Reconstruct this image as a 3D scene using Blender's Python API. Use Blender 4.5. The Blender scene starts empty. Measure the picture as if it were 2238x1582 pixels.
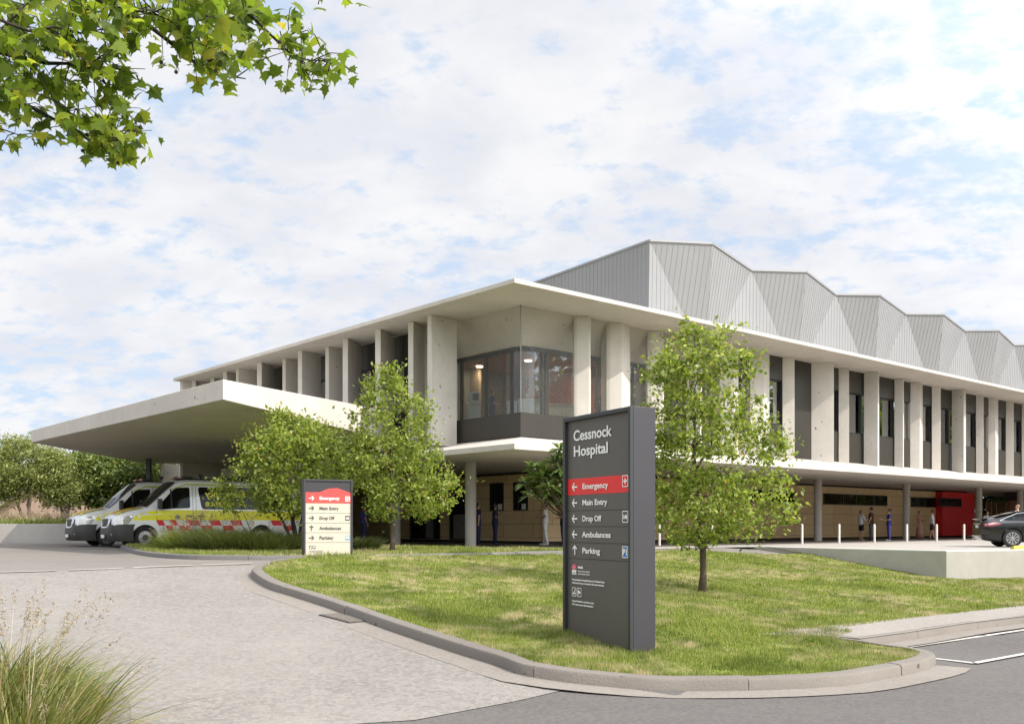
import bpy, bmesh, math, random
import numpy as np
from mathutils import Vector, Matrix
from mathutils.geometry import delaunay_2d_cdt
R = math.radians
scene = bpy.context.scene
col = scene.collection
random.seed(7); np.random.seed(7)

# ------------------------------------------------------------------ camera
FPX, CX, HY, EYE = 2127.0, 1119.0, 1148.0, 1.8
cam_d = bpy.data.cameras.new('camera'); cam = bpy.data.objects.new('camera', cam_d); col.objects.link(cam)
cam_d.sensor_width = 36.0; cam_d.lens = 36.0 * FPX / 2238.0
cam_d.shift_y = (HY - 791.0) / 2238.0
cam_d.clip_start = 0.1; cam_d.clip_end = 3000
cam.location = (0, 0, EYE); cam.rotation_euler = (R(90), 0, 0)
scene.camera = cam
scene.view_settings.view_transform = 'Standard'; scene.view_settings.look = 'None'
scene.view_settings.exposure = 0.79; scene.view_settings.gamma = 1.0
scene.cycles.max_bounces = 8; scene.cycles.transparent_max_bounces = 12
scene.cycles.diffuse_bounces = 6; scene.cycles.glossy_bounces = 3; scene.cycles.transmission_bounces = 4
scene.cycles.caustics_reflective = False; scene.cycles.caustics_refractive = False
scene.cycles.sample_clamp_indirect = 6.0

def P(px, py, d): return Vector(((px - CX) / FPX * d, d, EYE + (HY - py) / FPX * d))
def on_z(px, py, z):
    d = (EYE - z) * FPX / (py - HY)
    return P(px, py, d)
# building axes: the front corner, r along the right front, l along the left front
C0 = (0.08, 31.5); AR = (0.7566, 0.6539); AL = (-0.6539, 0.7566)
def XY(r, l): return (C0[0] + AR[0]*r + AL[0]*l, C0[1] + AR[1]*r + AL[1]*l)
def RL(x, y):
    x -= C0[0]; y -= C0[1]
    return (AR[0]*x + AR[1]*y, AL[0]*x + AL[1]*y)
def W(r, l, e):
    x, y = XY(r, l); return Vector((x, y, e + EYE))
def r_at(px, l):          # r of the point of the plane l=const seen at column px
    k = (px - CX) / FPX
    y = (l + AL[0]*C0[0] + AL[1]*C0[1]) / (AL[0]*k + AL[1])
    return RL(k*y, y)[0]
def l_at(px, r):
    k = (px - CX) / FPX
    y = (r + AR[0]*C0[0] + AR[1]*C0[1]) / (AR[0]*k + AR[1])
    return RL(k*y, y)[1]
FLOOR = 0.955

# ------------------------------------------------------------------ objects
def tag(o, label=None, cat=None, group=None, kind=None):
    if label: o['label'] = label
    if cat: o['category'] = cat
    if group: o['group'] = group
    if kind: o['kind'] = kind
    return o
def empty(name, loc=(0, 0, 0), rz=0.0, label=None, cat=None, group=None):
    o = bpy.data.objects.new(name, None); col.objects.link(o)
    o.location = loc; o.rotation_euler = (0, 0, rz); o.empty_display_size = 0.2
    return tag(o, label, cat, group)
def link(name, me, parent=None, world=True):
    o = bpy.data.objects.new(name, me); col.objects.link(o)
    if parent is not None:
        o.parent = parent
        if world and parent.parent is None:
            m = Matrix.Translation(parent.location) @ parent.rotation_euler.to_matrix().to_4x4()
            o.matrix_parent_inverse = m.inverted()
    return o
def copy_tree(o, parent=None):
    c = o.copy(); col.objects.link(c)
    if parent is not None: c.parent = parent
    for ch in o.children: copy_tree(ch, c)
    return c

class MB:
    def __init__(s): s.v = []; s.f = []; s.m = []; s.uv = None
    def face(s, pts, m=0):
        i = len(s.v); s.v.extend([tuple(p) for p in pts]); s.f.append(tuple(range(i, i+len(pts)))); s.m.append(m)
    def mesh(s, verts, faces, m=0):
        i = len(s.v); s.v.extend([tuple(p) for p in verts])
        for f in faces: s.f.append(tuple(k+i for k in f)); s.m.append(m)
    def hexa(s, b, t, m=0):
        """b, t: bottom and top loops (same count, counter-clockwise seen from above)"""
        n = len(b); v = list(b) + list(t)
        f = [tuple(reversed(range(n))), tuple(range(n, 2*n))] + [(i, (i+1) % n, n+(i+1) % n, n+i) for i in range(n)]
        s.mesh(v, f, m)
    def prism(s, xy, z0, z1, m=0):
        a = sum(xy[i][0]*xy[(i+1) % len(xy)][1] - xy[(i+1) % len(xy)][0]*xy[i][1] for i in range(len(xy)))
        if a < 0: xy = list(reversed(xy))
        z0s = z0 if hasattr(z0, '__len__') else [z0]*len(xy); z1s = z1 if hasattr(z1, '__len__') else [z1]*len(xy)
        if a < 0 and hasattr(z0, '__len__'): z0s = list(reversed(z0s))
        if a < 0 and hasattr(z1, '__len__'): z1s = list(reversed(z1s))
        s.hexa([(p[0], p[1], z) for p, z in zip(xy, z0s)], [(p[0], p[1], z) for p, z in zip(xy, z1s)], m)
    def box(s, c, d, m=0, rz=0.0):
        x, y, z = d[0]/2, d[1]/2, d[2]/2; cs, sn = math.cos(rz), math.sin(rz)
        xy = [(c[0]+cs*a-sn*b, c[1]+sn*a+cs*b) for a, b in ((-x, -y), (x, -y), (x, y), (-x, y))]
        s.prism(xy, c[2]-z, c[2]+z, m)
    def rlbox(s, r0, r1, l0, l1, e0, e1, m=0):
        s.prism([XY(r0, l0), XY(r1, l0), XY(r1, l1), XY(r0, l1)], e0+EYE, e1+EYE, m)
    def tube(s, pts, rad, n=8, m=0, cap=True):
        pts = [Vector(p) for p in pts]; rad = rad if hasattr(rad, '__len__') else [rad]*len(pts)
        i0 = len(s.v); prev = None
        for k, p in enumerate(pts):
            d = (pts[min(k+1, len(pts)-1)] - pts[max(k-1, 0)])
            if d.length < 1e-9: d = Vector((0, 0, 1))
            d.normalize()
            if prev is None:
                a = d.orthogonal().normalized()
            else:
                a = prev - d * prev.dot(d)
                a = a.normalized() if a.length > 1e-6 else d.orthogonal().normalized()
            prev = a; b = d.cross(a)
            for j in range(n):
                t = 2*math.pi*j/n
                s.v.append(tuple(p + (a*math.cos(t) + b*math.sin(t))*rad[k]))
        for k in range(len(pts)-1):
            for j in range(n):
                s.f.append((i0+k*n+j, i0+k*n+(j+1) % n, i0+(k+1)*n+(j+1) % n, i0+(k+1)*n+j)); s.m.append(m)
        if cap:
            s.f.append(tuple(i0+j for j in reversed(range(n)))); s.m.append(m)
            e = i0+(len(pts)-1)*n; s.f.append(tuple(e+j for j in range(n))); s.m.append(m)
    def lathe(s, prof, axis='y', c=(0, 0, 0), n=28, m=0, closed=True):
        """prof: list of (radius, offset along axis)"""
        i0 = len(s.v)
        for r, h in prof:
            for j in range(n):
                t = 2*math.pi*j/n; a, b = r*math.cos(t), r*math.sin(t)
                if axis == 'y': s.v.append((c[0]+a, c[1]+h, c[2]+b))
                elif axis == 'z': s.v.append((c[0]+a, c[1]+b, c[2]+h))
                else: s.v.append((c[0]+h, c[1]+a, c[2]+b))
        for k in range(len(prof)-1):
            for j in range(n):
                s.f.append((i0+k*n+j, i0+k*n+(j+1) % n, i0+(k+1)*n+(j+1) % n, i0+(k+1)*n+j)); s.m.append(m)
    def ball(s, c, r, m=0, n=8, sc=(1, 1, 1)):
        i0 = len(s.v); nr = max(4, n//2+1)
        for k in range(nr+1):
            ph = math.pi*k/nr
            for j in range(n):
                t = 2*math.pi*j/n
                s.v.append((c[0]+r*sc[0]*math.sin(ph)*math.cos(t), c[1]+r*sc[1]*math.sin(ph)*math.sin(t), c[2]+r*sc[2]*math.cos(ph)))
        for k in range(nr):
            for j in range(n):
                s.f.append((i0+k*n+j, i0+(k+1)*n+j, i0+(k+1)*n+(j+1) % n, i0+k*n+(j+1) % n)); s.m.append(m)
    def build(s, name, mats, parent=None, smooth=False, bevel=0.0, world=True):
        me = bpy.data.meshes.new(name); me.from_pydata(s.v, [], s.f)
        mats = mats if isinstance(mats, (list, tuple)) else [mats]
        for m in mats: me.materials.append(m)
        if len(mats) > 1: me.polygons.foreach_set('material_index', s.m)
        if bevel:
            bm = bmesh.new(); bm.from_mesh(me)
            bmesh.ops.remove_doubles(bm, verts=bm.verts, dist=1e-5)
            bmesh.ops.recalc_face_normals(bm, faces=bm.faces)
            eds = [e for e in bm.edges if len(e.link_faces) == 2 and e.calc_face_angle(0) > 0.5]
            bmesh.ops.bevel(bm, geom=eds, offset=bevel, segments=2, affect='EDGES', profile=0.5, clamp_overlap=True)
            bm.to_mesh(me); bm.free()
        if smooth:
            me.polygons.foreach_set('use_smooth', [True]*len(me.polygons))
            if smooth is not True: me.set_sharp_from_angle(angle=R(smooth))
        me.update()
        return link(name, me, parent, world)

def np_mesh(name, verts, nper, mat, parent=None, attr=None, world=True):
    """verts: (k, nper, 3) numpy array of separate faces"""
    k = verts.shape[0]
    me = bpy.data.meshes.new(name)
    me.vertices.add(k*nper); me.vertices.foreach_set('co', verts.reshape(-1).astype(np.float32))
    me.loops.add(k*nper); me.loops.foreach_set('vertex_index', np.arange(k*nper, dtype=np.int32))
    me.polygons.add(k); me.polygons.foreach_set('loop_start', np.arange(0, k*nper, nper, dtype=np.int32))
    me.update(calc_edges=True); me.validate()
    if attr is not None:
        a = me.attributes.new('tint', 'FLOAT', 'FACE'); a.data.foreach_set('value', attr.astype(np.float32))
    me.materials.append(mat)
    return link(name, me, parent, world)

# ------------------------------------------------------------------ materials
def srgb(r, g, b):
    f = lambda c: (c/255/12.92 if c/255 <= 0.04045 else ((c/255+0.055)/1.055)**2.4)
    return (f(r), f(g), f(b))
class NT:
    def __init__(s, name):
        s.mat = bpy.data.materials.new(name); s.mat.use_nodes = True
        s.t = s.mat.node_tree; s.t.nodes.clear()
        s.out = s.n('ShaderNodeOutputMaterial')
    def n(s, typ, **kw):
        nd = s.t.nodes.new(typ)
        for k, v in kw.items(): setattr(nd, k, v)
        return nd
    def l(s, a, b): s.t.links.new(a, b)
    def setin(s, sock, v):
        if hasattr(v, 'default_value') or hasattr(v, 'links'): s.l(v, sock)
        elif hasattr(v, '__len__') and len(v) == 3 and sock.type == 'RGBA': sock.default_value = (*v, 1)
        else: sock.default_value = v
    def coord(s, kind='Object'):
        return s.n('ShaderNodeTexCoord').outputs[kind]
    def mapping(s, vec, scale=(1, 1, 1), rot=(0, 0, 0), loc=(0, 0, 0)):
        m = s.n('ShaderNodeMapping'); s.l(vec, m.inputs['Vector'])
        m.inputs['Scale'].default_value = scale; m.inputs['Rotation'].default_value = rot; m.inputs['Location'].default_value = loc
        return m.outputs['Vector']
    def noise(s, vec, scale, detail=5, rough=0.55, dist=0.0, out='Fac'):
        t = s.n('ShaderNodeTexNoise'); s.l(vec, t.inputs['Vector'])
        t.inputs['Scale'].default_value = scale; t.inputs['Detail'].default_value = detail
        t.inputs['Roughness'].default_value = rough; t.inputs['Distortion'].default_value = dist
        return t.outputs[out]
    def vor(s, vec, scale, out='Distance', rnd=1.0):
        t = s.n('ShaderNodeTexVoronoi'); s.l(vec, t.inputs['Vector']); t.inputs['Scale'].default_value = scale
        t.inputs['Randomness'].default_value = rnd
        return t.outputs[out]
    def ramp(s, fac, a, b, ca=(0, 0, 0), cb=(1, 1, 1)):
        r = s.n('ShaderNodeValToRGB'); s.l(fac, r.inputs['Fac'])
        e = r.color_ramp.elements; e[0].position = a; e[1].position = b
        e[0].color = (*ca, 1); e[1].color = (*cb, 1)
        return r.outputs['Color']
    def mix(s, fac, a, b, mode='MIX'):
        m = s.n('ShaderNodeMix', data_type='RGBA', blend_type=mode)
        s.setin(m.inputs[0], fac); s.setin(m.inputs[6], a); s.setin(m.inputs[7], b)
        return m.outputs[2]
    def math(s, op, a, b=0.0):
        m = s.n('ShaderNodeMath', operation=op); s.setin(m.inputs[0], a); s.setin(m.inputs[1], b)
        return m.outputs[0]
    def bump(s, h, strength=0.3, dist=0.02):
        b = s.n('ShaderNodeBump'); s.l(h, b.inputs['Height'])
        b.inputs['Strength'].default_value = strength; b.inputs['Distance'].default_value = dist
        return b.outputs['Normal']
    def bsdf(s, colr, rough=0.6, metal=0.0, spec=0.5, normal=None, coat=0.0):
        b = s.n('ShaderNodeBsdfPrincipled')
        s.setin(b.inputs['Base Color'], colr); s.setin(b.inputs['Roughness'], rough)
        b.inputs['Metallic'].default_value = metal; b.inputs['Specular IOR Level'].default_value = spec
        b.inputs['Coat Weight'].default_value = coat; b.inputs['Coat Roughness'].default_value = 0.05
        if normal is not None: s.l(normal, b.inputs['Normal'])
        return b.outputs[0]
    def done(s, sh): s.l(sh, s.out.inputs['Surface']); return s.mat

def plain(name, c, rough=0.5, metal=0.0, spec=0.5, var=0.12, scale=6.0, coat=0.0, bump=0.0):
    m = NT(name); v = m.coord()
    f = m.noise(v, scale, 6, 0.6)
    cc = m.mix(m.ramp(f, 0.3, 0.72), tuple(x*(1-var) for x in c), tuple(min(1, x*(1+var)) for x in c))
    rr = m.math('ADD', m.math('MULTIPLY', m.noise(v, scale*3, 3), 0.12), rough-0.06)
    nm = m.bump(m.noise(v, scale*8, 4), bump, 0.01) if bump else None
    return m.done(m.bsdf(cc, rr, metal, spec, nm, coat))

def concrete(name, c, pits=True, panel=None, bumpy=0.25):
    m = NT(name); v = m.coord()
    big = m.noise(v, 0.45, 6, 0.6, 0.6); mid = m.noise(v, 3.0, 7, 0.65); fine = m.noise(v, 38, 4, 0.6)
    c1 = m.mix(m.ramp(big, 0.32, 0.7), tuple(x*0.86 for x in c), tuple(min(1, x*1.06) for x in c))
    c2 = m.mix(m.math('MULTIPLY', m.ramp(mid, 0.4, 0.75), 0.35), c1, tuple(x*0.78 for x in c))
    c3 = m.mix(m.math('MULTIPLY', m.ramp(fine, 0.45, 0.8), 0.25), c2, tuple(x*0.7 for x in c))
    streak = m.noise(m.mapping(v, (2.2, 2.2, 0.16)), 1.0, 5, 0.6)
    c3 = m.mix(m.math('MULTIPLY', m.ramp(streak, 0.52, 0.75), 0.22), c3, tuple(x*0.72 for x in c))
    h = fine
    if pits:
        vv_ = m.mix(0.12, v, m.noise(v, 5.0, 2, out='Color'))
        vd = m.vor(vv_, 2.3)
        msk = m.noise(v, 1.3, 2)
        pit = m.math('MULTIPLY', m.ramp(vd, 0.075, 0.105, (1, 1, 1), (0, 0, 0)), m.ramp(msk, 0.44, 0.50))
        vd2 = m.vor(vv_, 7.0)
        pit2 = m.math('MULTIPLY', m.ramp(vd2, 0.10, 0.15, (1, 1, 1), (0, 0, 0)), m.math('MULTIPLY', m.ramp(m.noise(v, 2.2, 2), 0.46, 0.58), 0.55))
        c3 = m.mix(m.math('MULTIPLY', pit, 0.75), c3, tuple(x*0.22 for x in c))
        c3 = m.mix(pit2, c3, tuple(x*0.4 for x in c))
        h = m.math('SUBTRACT', fine, m.math('MULTIPLY', pit, 2.0))
    return m.done(m.bsdf(c3, 0.82, 0, 0.3, m.bump(h, bumpy, 0.02)))

def ground_mat(name, c, grain=70, var=0.25, rough=0.9, specks=0.5, streaks=False, patch=0.3):
    m = NT(name); v = m.coord()
    big = m.noise(v, 0.25, 7, 0.65, 0.8); mid = m.noise(v, 2.2, 6, 0.65); g = m.noise(v, grain, 3, 0.7)
    cc = m.mix(m.ramp(big, 0.3, 0.7), tuple(x*(1-var) for x in c), tuple(min(1, x*(1+var*0.6)) for x in c))
    cc = m.mix(m.math('MULTIPLY', m.ramp(mid, 0.42, 0.7), patch), cc, tuple(x*0.68 for x in c))
    sp = m.vor(v, grain*0.55, 'Color')
    bw = m.n('ShaderNodeRGBToBW'); m.l(sp, bw.inputs[0])
    cc = m.mix(m.math('MULTIPLY', m.ramp(bw.outputs[0], 0.15, 0.85), specks), cc, tuple(min(1, x*1.35) for x in c))
    cc = m.mix(m.math('MULTIPLY', m.ramp(g, 0.5, 0.75), specks), cc, tuple(x*0.5 for x in c))
    if streaks:
        st = m.noise(m.mapping(v, (0.35, 2.4, 1), (0, 0, R(18))), 1.5, 6, 0.7)
        cc = m.mix(m.math('MULTIPLY', m.ramp(st, 0.52, 0.72), 0.4), cc, tuple(min(1, x*1.3) for x in c))
        cr = m.vor(m.mapping(v, (0.25, 0.4, 1)), 0.8, 'Distance')
    return m.done(m.bsdf(cc, rough, 0, 0.3, m.bump(m.math('ADD', g, bw.outputs[0]), 0.5, 0.01)))

def glass_mat(name, tint=(0.5, 0.55, 0.55), refl=0.25, rough=0.02):
    m = NT(name)
    tr = m.n('ShaderNodeBsdfTransparent'); tr.inputs[0].default_value = (*tint, 1)
    gl = m.n('ShaderNodeBsdfGlossy'); gl.inputs['Color'].default_value = (0.95, 0.97, 1, 1); gl.inputs['Roughness'].default_value = rough
    lw = m.n('ShaderNodeLayerWeight'); lw.inputs['Blend'].default_value = 0.35
    f = m.math('ADD', m.math('MULTIPLY', lw.outputs['Fresnel'], 0.3), refl)
    f = m.math('MINIMUM', f, 0.95)
    mx = m.n('ShaderNodeMixShader'); m.l(f, mx.inputs[0]); m.l(tr.outputs[0], mx.inputs[1]); m.l(gl.outputs[0], mx.inputs[2])
    return m.done(mx.outputs[0])

def leaf_mat(name, cols, trans=0.45, rough=0.5, attr=False):
    m = NT(name); g = m.n('ShaderNodeNewGeometry')
    r = m.n('ShaderNodeValToRGB'); m.l(g.outputs['Random Per Island'], r.inputs['Fac'])
    el = r.color_ramp.elements
    while len(el) < len(cols): el.new(0.5)
    for i, (p, c) in enumerate(cols): el[i].position = p; el[i].color = (*c, 1)
    v = m.coord(); big = m.noise(v, 0.9, 3)
    cc = m.mix(m.math('MULTIPLY', m.ramp(big, 0.35, 0.7), 0.2), r.outputs['Color'], tuple(x*0.7 for x in cols[0][1]))
    b = m.bsdf(cc, rough, 0, 0.35)
    tl = m.n('ShaderNodeBsdfTranslucent'); m.setin(tl.inputs['Color'], m.mix(0.5, cc, m.mix(1.0, cc, (1.5, 1.5, 0.5), 'MULTIPLY')))
    mx = m.n('ShaderNodeMixShader'); mx.inputs[0].default_value = trans
    m.l(b, mx.inputs[1]); m.l(tl.outputs[0], mx.inputs[2])
    return m.done(mx.outputs[0])

M = {}
M['concrete'] = concrete('pale_pitted_concrete', (0.61, 0.57, 0.515))
M['slab'] = concrete('canopy_concrete', (0.57, 0.53, 0.48))
M['column'] = concrete('column_concrete', (0.46, 0.435, 0.395))
M['kerb'] = concrete('kerb_concrete', (0.20, 0.178, 0.155), bumpy=0.5)
M['kerb_dark'] = concrete('kerb_stone', (0.17, 0.16, 0.152), bumpy=0.7)
M['wallgrey'] = concrete('retaining_concrete', (0.40, 0.378, 0.35), pits=False)
M['bronze'] = plain('bronze_cladding', (0.036, 0.032, 0.026), 0.42, 0.1, 0.5, 0.1, 0.6)
M['bronze2'] = plain('upper_bronze_cladding', (0.052, 0.047, 0.041), 0.4, 0.1, 0.5, 0.1, 0.6)
M['frame'] = plain('window_frame_dark', (0.02, 0.02, 0.02), 0.4)
M['dark'] = plain('dark_interior', (0.03, 0.028, 0.025), 0.8)
M['pane'] = glass_mat('window_pane', (0.25, 0.28, 0.26), 0.42)
M['bigpane'] = glass_mat('corner_glazing', (0.78, 0.80, 0.78), 0.03)
M['blind'] = plain('roller_blind', (0.62, 0.66, 0.62), 0.7)
M['red'] = plain('red_panel_paint', (0.68, 0.02, 0.024), 0.45, var=0.06, scale=0.5)
M['white'] = plain('white_paint', (0.78, 0.77, 0.74), 0.5, var=0.06)
M['metal'] = plain('mill_metal_cladding', (0.265, 0.266, 0.27), 0.6, 0.15, 0.5, 0.06, 0.4)
M['wire'] = plain('steel_wire', (0.28, 0.28, 0.26), 0.45, 0.6)
M['soffit'] = concrete('soffit_concrete', (0.58, 0.53, 0.465))
# ------------------------------------------------------------------ sky and sun
SUN_V = Vector((0.87, -0.50, 0)).normalized()
SUN_EL = R(43)
sv = Vector((SUN_V.x*math.cos(SUN_EL), SUN_V.y*math.cos(SUN_EL), math.sin(SUN_EL)))
sd = bpy.data.lights.new('sun', 'SUN'); sd.energy = 2.75; sd.angle = R(0.6); sd.color = (1.0, 0.93, 0.83)
so = bpy.data.objects.new('sun', sd); col.objects.link(so)
so.rotation_euler = (-sv).to_track_quat('-Z', 'Y').to_euler(); so.location = (20, -20, 60)

wd = bpy.data.worlds.new('World'); scene.world = wd; wd.use_nodes = True
t = wd.node_tree; t.nodes.clear()
N = lambda typ, **k: [setattr(nd, a, b) for nd in [t.nodes.new(typ)] for a, b in k.items()] and nd if False else t.nodes.new(typ)
def wn(typ, **k):
    nd = t.nodes.new(typ)
    for a, b in k.items(): setattr(nd, a, b)
    return nd
def wmath(op, a, b=0.0):
    m = wn('ShaderNodeMath', operation=op)
    for i, x in enumerate((a, b)):
        if hasattr(x, 'links'): t.links.new(x, m.inputs[i])
        else: m.inputs[i].default_value = x
    return m.outputs[0]
def wmix(f, a, b):
    m = wn('ShaderNodeMix', data_type='RGBA')
    for i, x in ((0, f), (6, a), (7, b)):
        if hasattr(x, 'links'): t.links.new(x, m.inputs[i])
        elif hasattr(x, '__len__'): m.inputs[i].default_value = (*x, 1)
        else: m.inputs[i].default_value = x
    return m.outputs[2]
sky = wn('ShaderNodeTexSky', sky_type='NISHITA'); sky.sun_disc = False
sky.sun_elevation = SUN_EL; sky.sun_rotation = math.atan2(SUN_V.x, SUN_V.y)
sky.air_density = 1.0; sky.dust_density = 1.2; sky.ozone_density = 1.0
tc = wn('ShaderNodeTexCoord'); sp = wn('ShaderNodeSeparateXYZ'); t.links.new(tc.outputs['Generated'], sp.inputs[0])
zc = wmath('MAXIMUM', sp.outputs['Z'], 0.0)
den = wmath('ADD', zc, 0.30)
cb = wn('ShaderNodeCombineXYZ')
t.links.new(wmath('DIVIDE', sp.outputs['X'], den), cb.inputs[0]); t.links.new(wmath('DIVIDE', sp.outputs['Y'], den), cb.inputs[1])
def wnoise(scale, detail, rough, dist, off=(0, 0, 0)):
    mp = wn('ShaderNodeMapping'); t.links.new(cb.outputs[0], mp.inputs[0]); mp.inputs['Location'].default_value = off
    mp.inputs['Rotation'].default_value = (0, 0, R(25)); mp.inputs['Scale'].default_value = (1.0, 1.25, 1.0)
    nz = wn('ShaderNodeTexNoise'); t.links.new(mp.outputs[0], nz.inputs['Vector'])
    nz.inputs['Scale'].default_value = scale; nz.inputs['Detail'].default_value = detail
    nz.inputs['Roughness'].default_value = rough; nz.inputs['Distortion'].default_value = dist
    return nz.outputs['Fac']
def wramp(f, a, b):
    r = wn('ShaderNodeValToRGB'); t.links.new(f, r.inputs[0]); r.color_ramp.elements[0].position = a; r.color_ramp.elements[1].position = b
    r.color_ramp.interpolation = 'EASE'
    return r.outputs[0]
big = wnoise(1.4, 3, 0.5, 0.3, (3.1, 1.7, 0)); cel = wnoise(10.5, 9, 0.60, 0.1, (0.4, 0.2, 0))
fin = wnoise(21.0, 6, 0.6, 0.2, (5, 2, 0))
dens = wmath('ADD', wmath('MULTIPLY', big, 0.50), wmath('ADD', wmath('MULTIPLY', cel, 0.70), wmath('MULTIPLY', fin, 0.34)))
cover = wramp(dens, 0.635, 0.82)
haze = wramp(wmath('SUBTRACT', 1.0, zc), 0.66, 1.0)
shade = wramp(wnoise(3.4, 6, 0.6, 0.2, (9, 4, 0)), 0.35, 0.7)
blue = wmix(0.84, sky.outputs['Color'], (7.3, 8.75, 10.9))
cloud = wmix(shade, (8.6, 8.7, 9.3), (10.3, 10.2, 10.2))
# clouds are brighter on the sun's side of the sky
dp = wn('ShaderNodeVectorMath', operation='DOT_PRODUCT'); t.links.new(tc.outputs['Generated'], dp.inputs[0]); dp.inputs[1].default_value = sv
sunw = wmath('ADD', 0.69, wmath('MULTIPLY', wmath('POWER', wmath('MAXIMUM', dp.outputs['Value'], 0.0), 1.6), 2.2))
base = wmix(wmath('MULTIPLY', haze, 0.5), blue, (7.3, 8.8, 10.7))
colr = wmix(wmath('MULTIPLY', cover, 0.93), base, cloud)
bg = wn('ShaderNodeBackground'); bg.inputs['Strength'].default_value = 0.08
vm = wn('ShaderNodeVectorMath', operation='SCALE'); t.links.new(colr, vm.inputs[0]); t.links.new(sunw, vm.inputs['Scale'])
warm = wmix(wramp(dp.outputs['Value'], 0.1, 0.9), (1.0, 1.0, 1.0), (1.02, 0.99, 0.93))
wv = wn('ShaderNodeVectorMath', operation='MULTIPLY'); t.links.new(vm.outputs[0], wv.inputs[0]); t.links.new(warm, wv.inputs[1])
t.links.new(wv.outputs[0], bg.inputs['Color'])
wo = wn('ShaderNodeOutputWorld'); t.links.new(bg.outputs[0], wo.inputs['Surface'])

# ------------------------------------------------------------------ terrain
def sst(a, b, x):
    x = min(1.0, max(0.0, (x-a)/(b-a))); return x*x*(3-2*x)
def lin(a, b, x): return min(1.0, max(0.0, (x-a)/(b-a)))
def base_z(x, y):
    r, l = RL(x, y)
    zl = FLOOR * lin(-17.0, -4.2, l)
    zlow = -0.08*sst(-18, -10, l) + (FLOOR + 0.08)*lin(-9.1, -1.3, l)
    return zl + (zlow - zl)*sst(1.5, 10.6, r)
def lawn_z(x, y):
    r, l = RL(x, y)
    return base_z(x, y) + 0.14
def ground_at(px, py, h=0.0, fz=None):
    fz = fz or base_z
    a, b = 3.0, 120.0
    k = (px-CX)/FPX; s = (HY-py)/FPX
    f = lambda d: EYE + s*d - fz(k*d, d) - h
    if f(b) > 0: return P(px, py, b)
    for _ in range(50):
        mid = (a+b)/2
        if f(mid) > 0: a = mid
        else: b = mid
    return P(px, py, (a+b)/2)

def smooth_poly(pts, closed=False, sub=6):
    """Catmull-Rom through 2-D points"""
    out = []; n = len(pts)
    rng = range(n) if closed else range(n-1)
    for i in rng:
        g = lambda k: pts[k % n] if closed else pts[min(max(k, 0), n-1)]
        p0, p1, p2, p3 = g(i-1), g(i), g(i+1), g(i+2)
        for j in range(sub):
            u = j/sub
            out.append(tuple(0.5*((2*p1[a]) + (-p0[a]+p2[a])*u + (2*p0[a]-5*p1[a]+4*p2[a]-p3[a])*u*u + (-p0[a]+3*p1[a]-3*p2[a]+p3[a])*u**3) for a in range(2)))
    if not closed: out.append(tuple(pts[-1]))
    return out
def inside(poly, x, y):
    c = False; n = len(poly); j = n-1
    for i in range(n):
        xi, yi = poly[i]; xj, yj = poly[j]
        if (yi > y) != (yj > y) and x < (xj-xi)*(y-yi)/(yj-yi)+xi: c = not c
        j = i
    return c
def inside_np(poly, x, y):
    c = np.zeros(len(x), bool); n = len(poly); j = n-1
    for i in range(n):
        xi, yi = poly[i]; xj, yj = poly[j]
        if yi != yj:
            c ^= ((yi > y) != (yj > y)) & (x < (xj-xi)*(y-yi)/(yj-yi)+xi)
        j = i
    return c
def drape(name, poly, fz, off, mat, step=0.8, parent=None):
    xs = [p[0] for p in poly]; ys = [p[1] for p in poly]
    pts = [Vector(p) for p in poly]; n = len(pts)
    x = min(xs)
    while x < max(xs):
        y = min(ys)
        while y < max(ys):
            if inside(poly, x, y): pts.append(Vector((x+random.uniform(-.05, .05), y+random.uniform(-.05, .05))))
            y += step
        x += step
    v, e, f, *_ = delaunay_2d_cdt(pts, [(i, (i+1) % n) for i in range(n)], [], 1, 1e-5)
    me = bpy.data.meshes.new(name)
    me.from_pydata([(p.x, p.y, fz(p.x, p.y)+off) for p in v], [], [tuple(q) for q in f])
    me.materials.append(mat)
    me.polygons.foreach_set('use_smooth', [True]*len(me.polygons)); me.update()
    bm = bmesh.new(); bm.from_mesh(me)
    for q in bm.faces:
        if q.normal.z < 0: q.normal_flip()
    bm.to_mesh(me); bm.free()
    return link(name, me, parent)

def ribbon(mb, line, prof, fz, m=0, closed=False):
    """sweep a profile [(offset to the left of the line, height)] along a 2-D line draped on fz"""
    n = len(line); rows = []
    for i, p in enumerate(line):
        a = line[(i-1) % n] if closed else line[max(i-1, 0)]; b = line[(i+1) % n] if closed else line[min(i+1, n-1)]
        d = Vector((b[0]-a[0], b[1]-a[1])); d.normalize(); nx, ny = -d.y, d.x
        z = fz(p[0], p[1])
        rows.append([(p[0]+nx*o, p[1]+ny*o, z+h) for o, h in prof])
    k = len(prof); v = [q for r_ in rows for q in r_]; f = []
    for i in range(n if closed else n-1):
        for j in range(k-1):
            a, b = i*k+j, ((i+1) % n)*k+j
            f.append((a, b, b+1, a+1))
    mb.mesh(v, f, m)
    if not closed:
        mb.face(rows[0], m); mb.face(list(reversed(rows[-1])), m)

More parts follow.
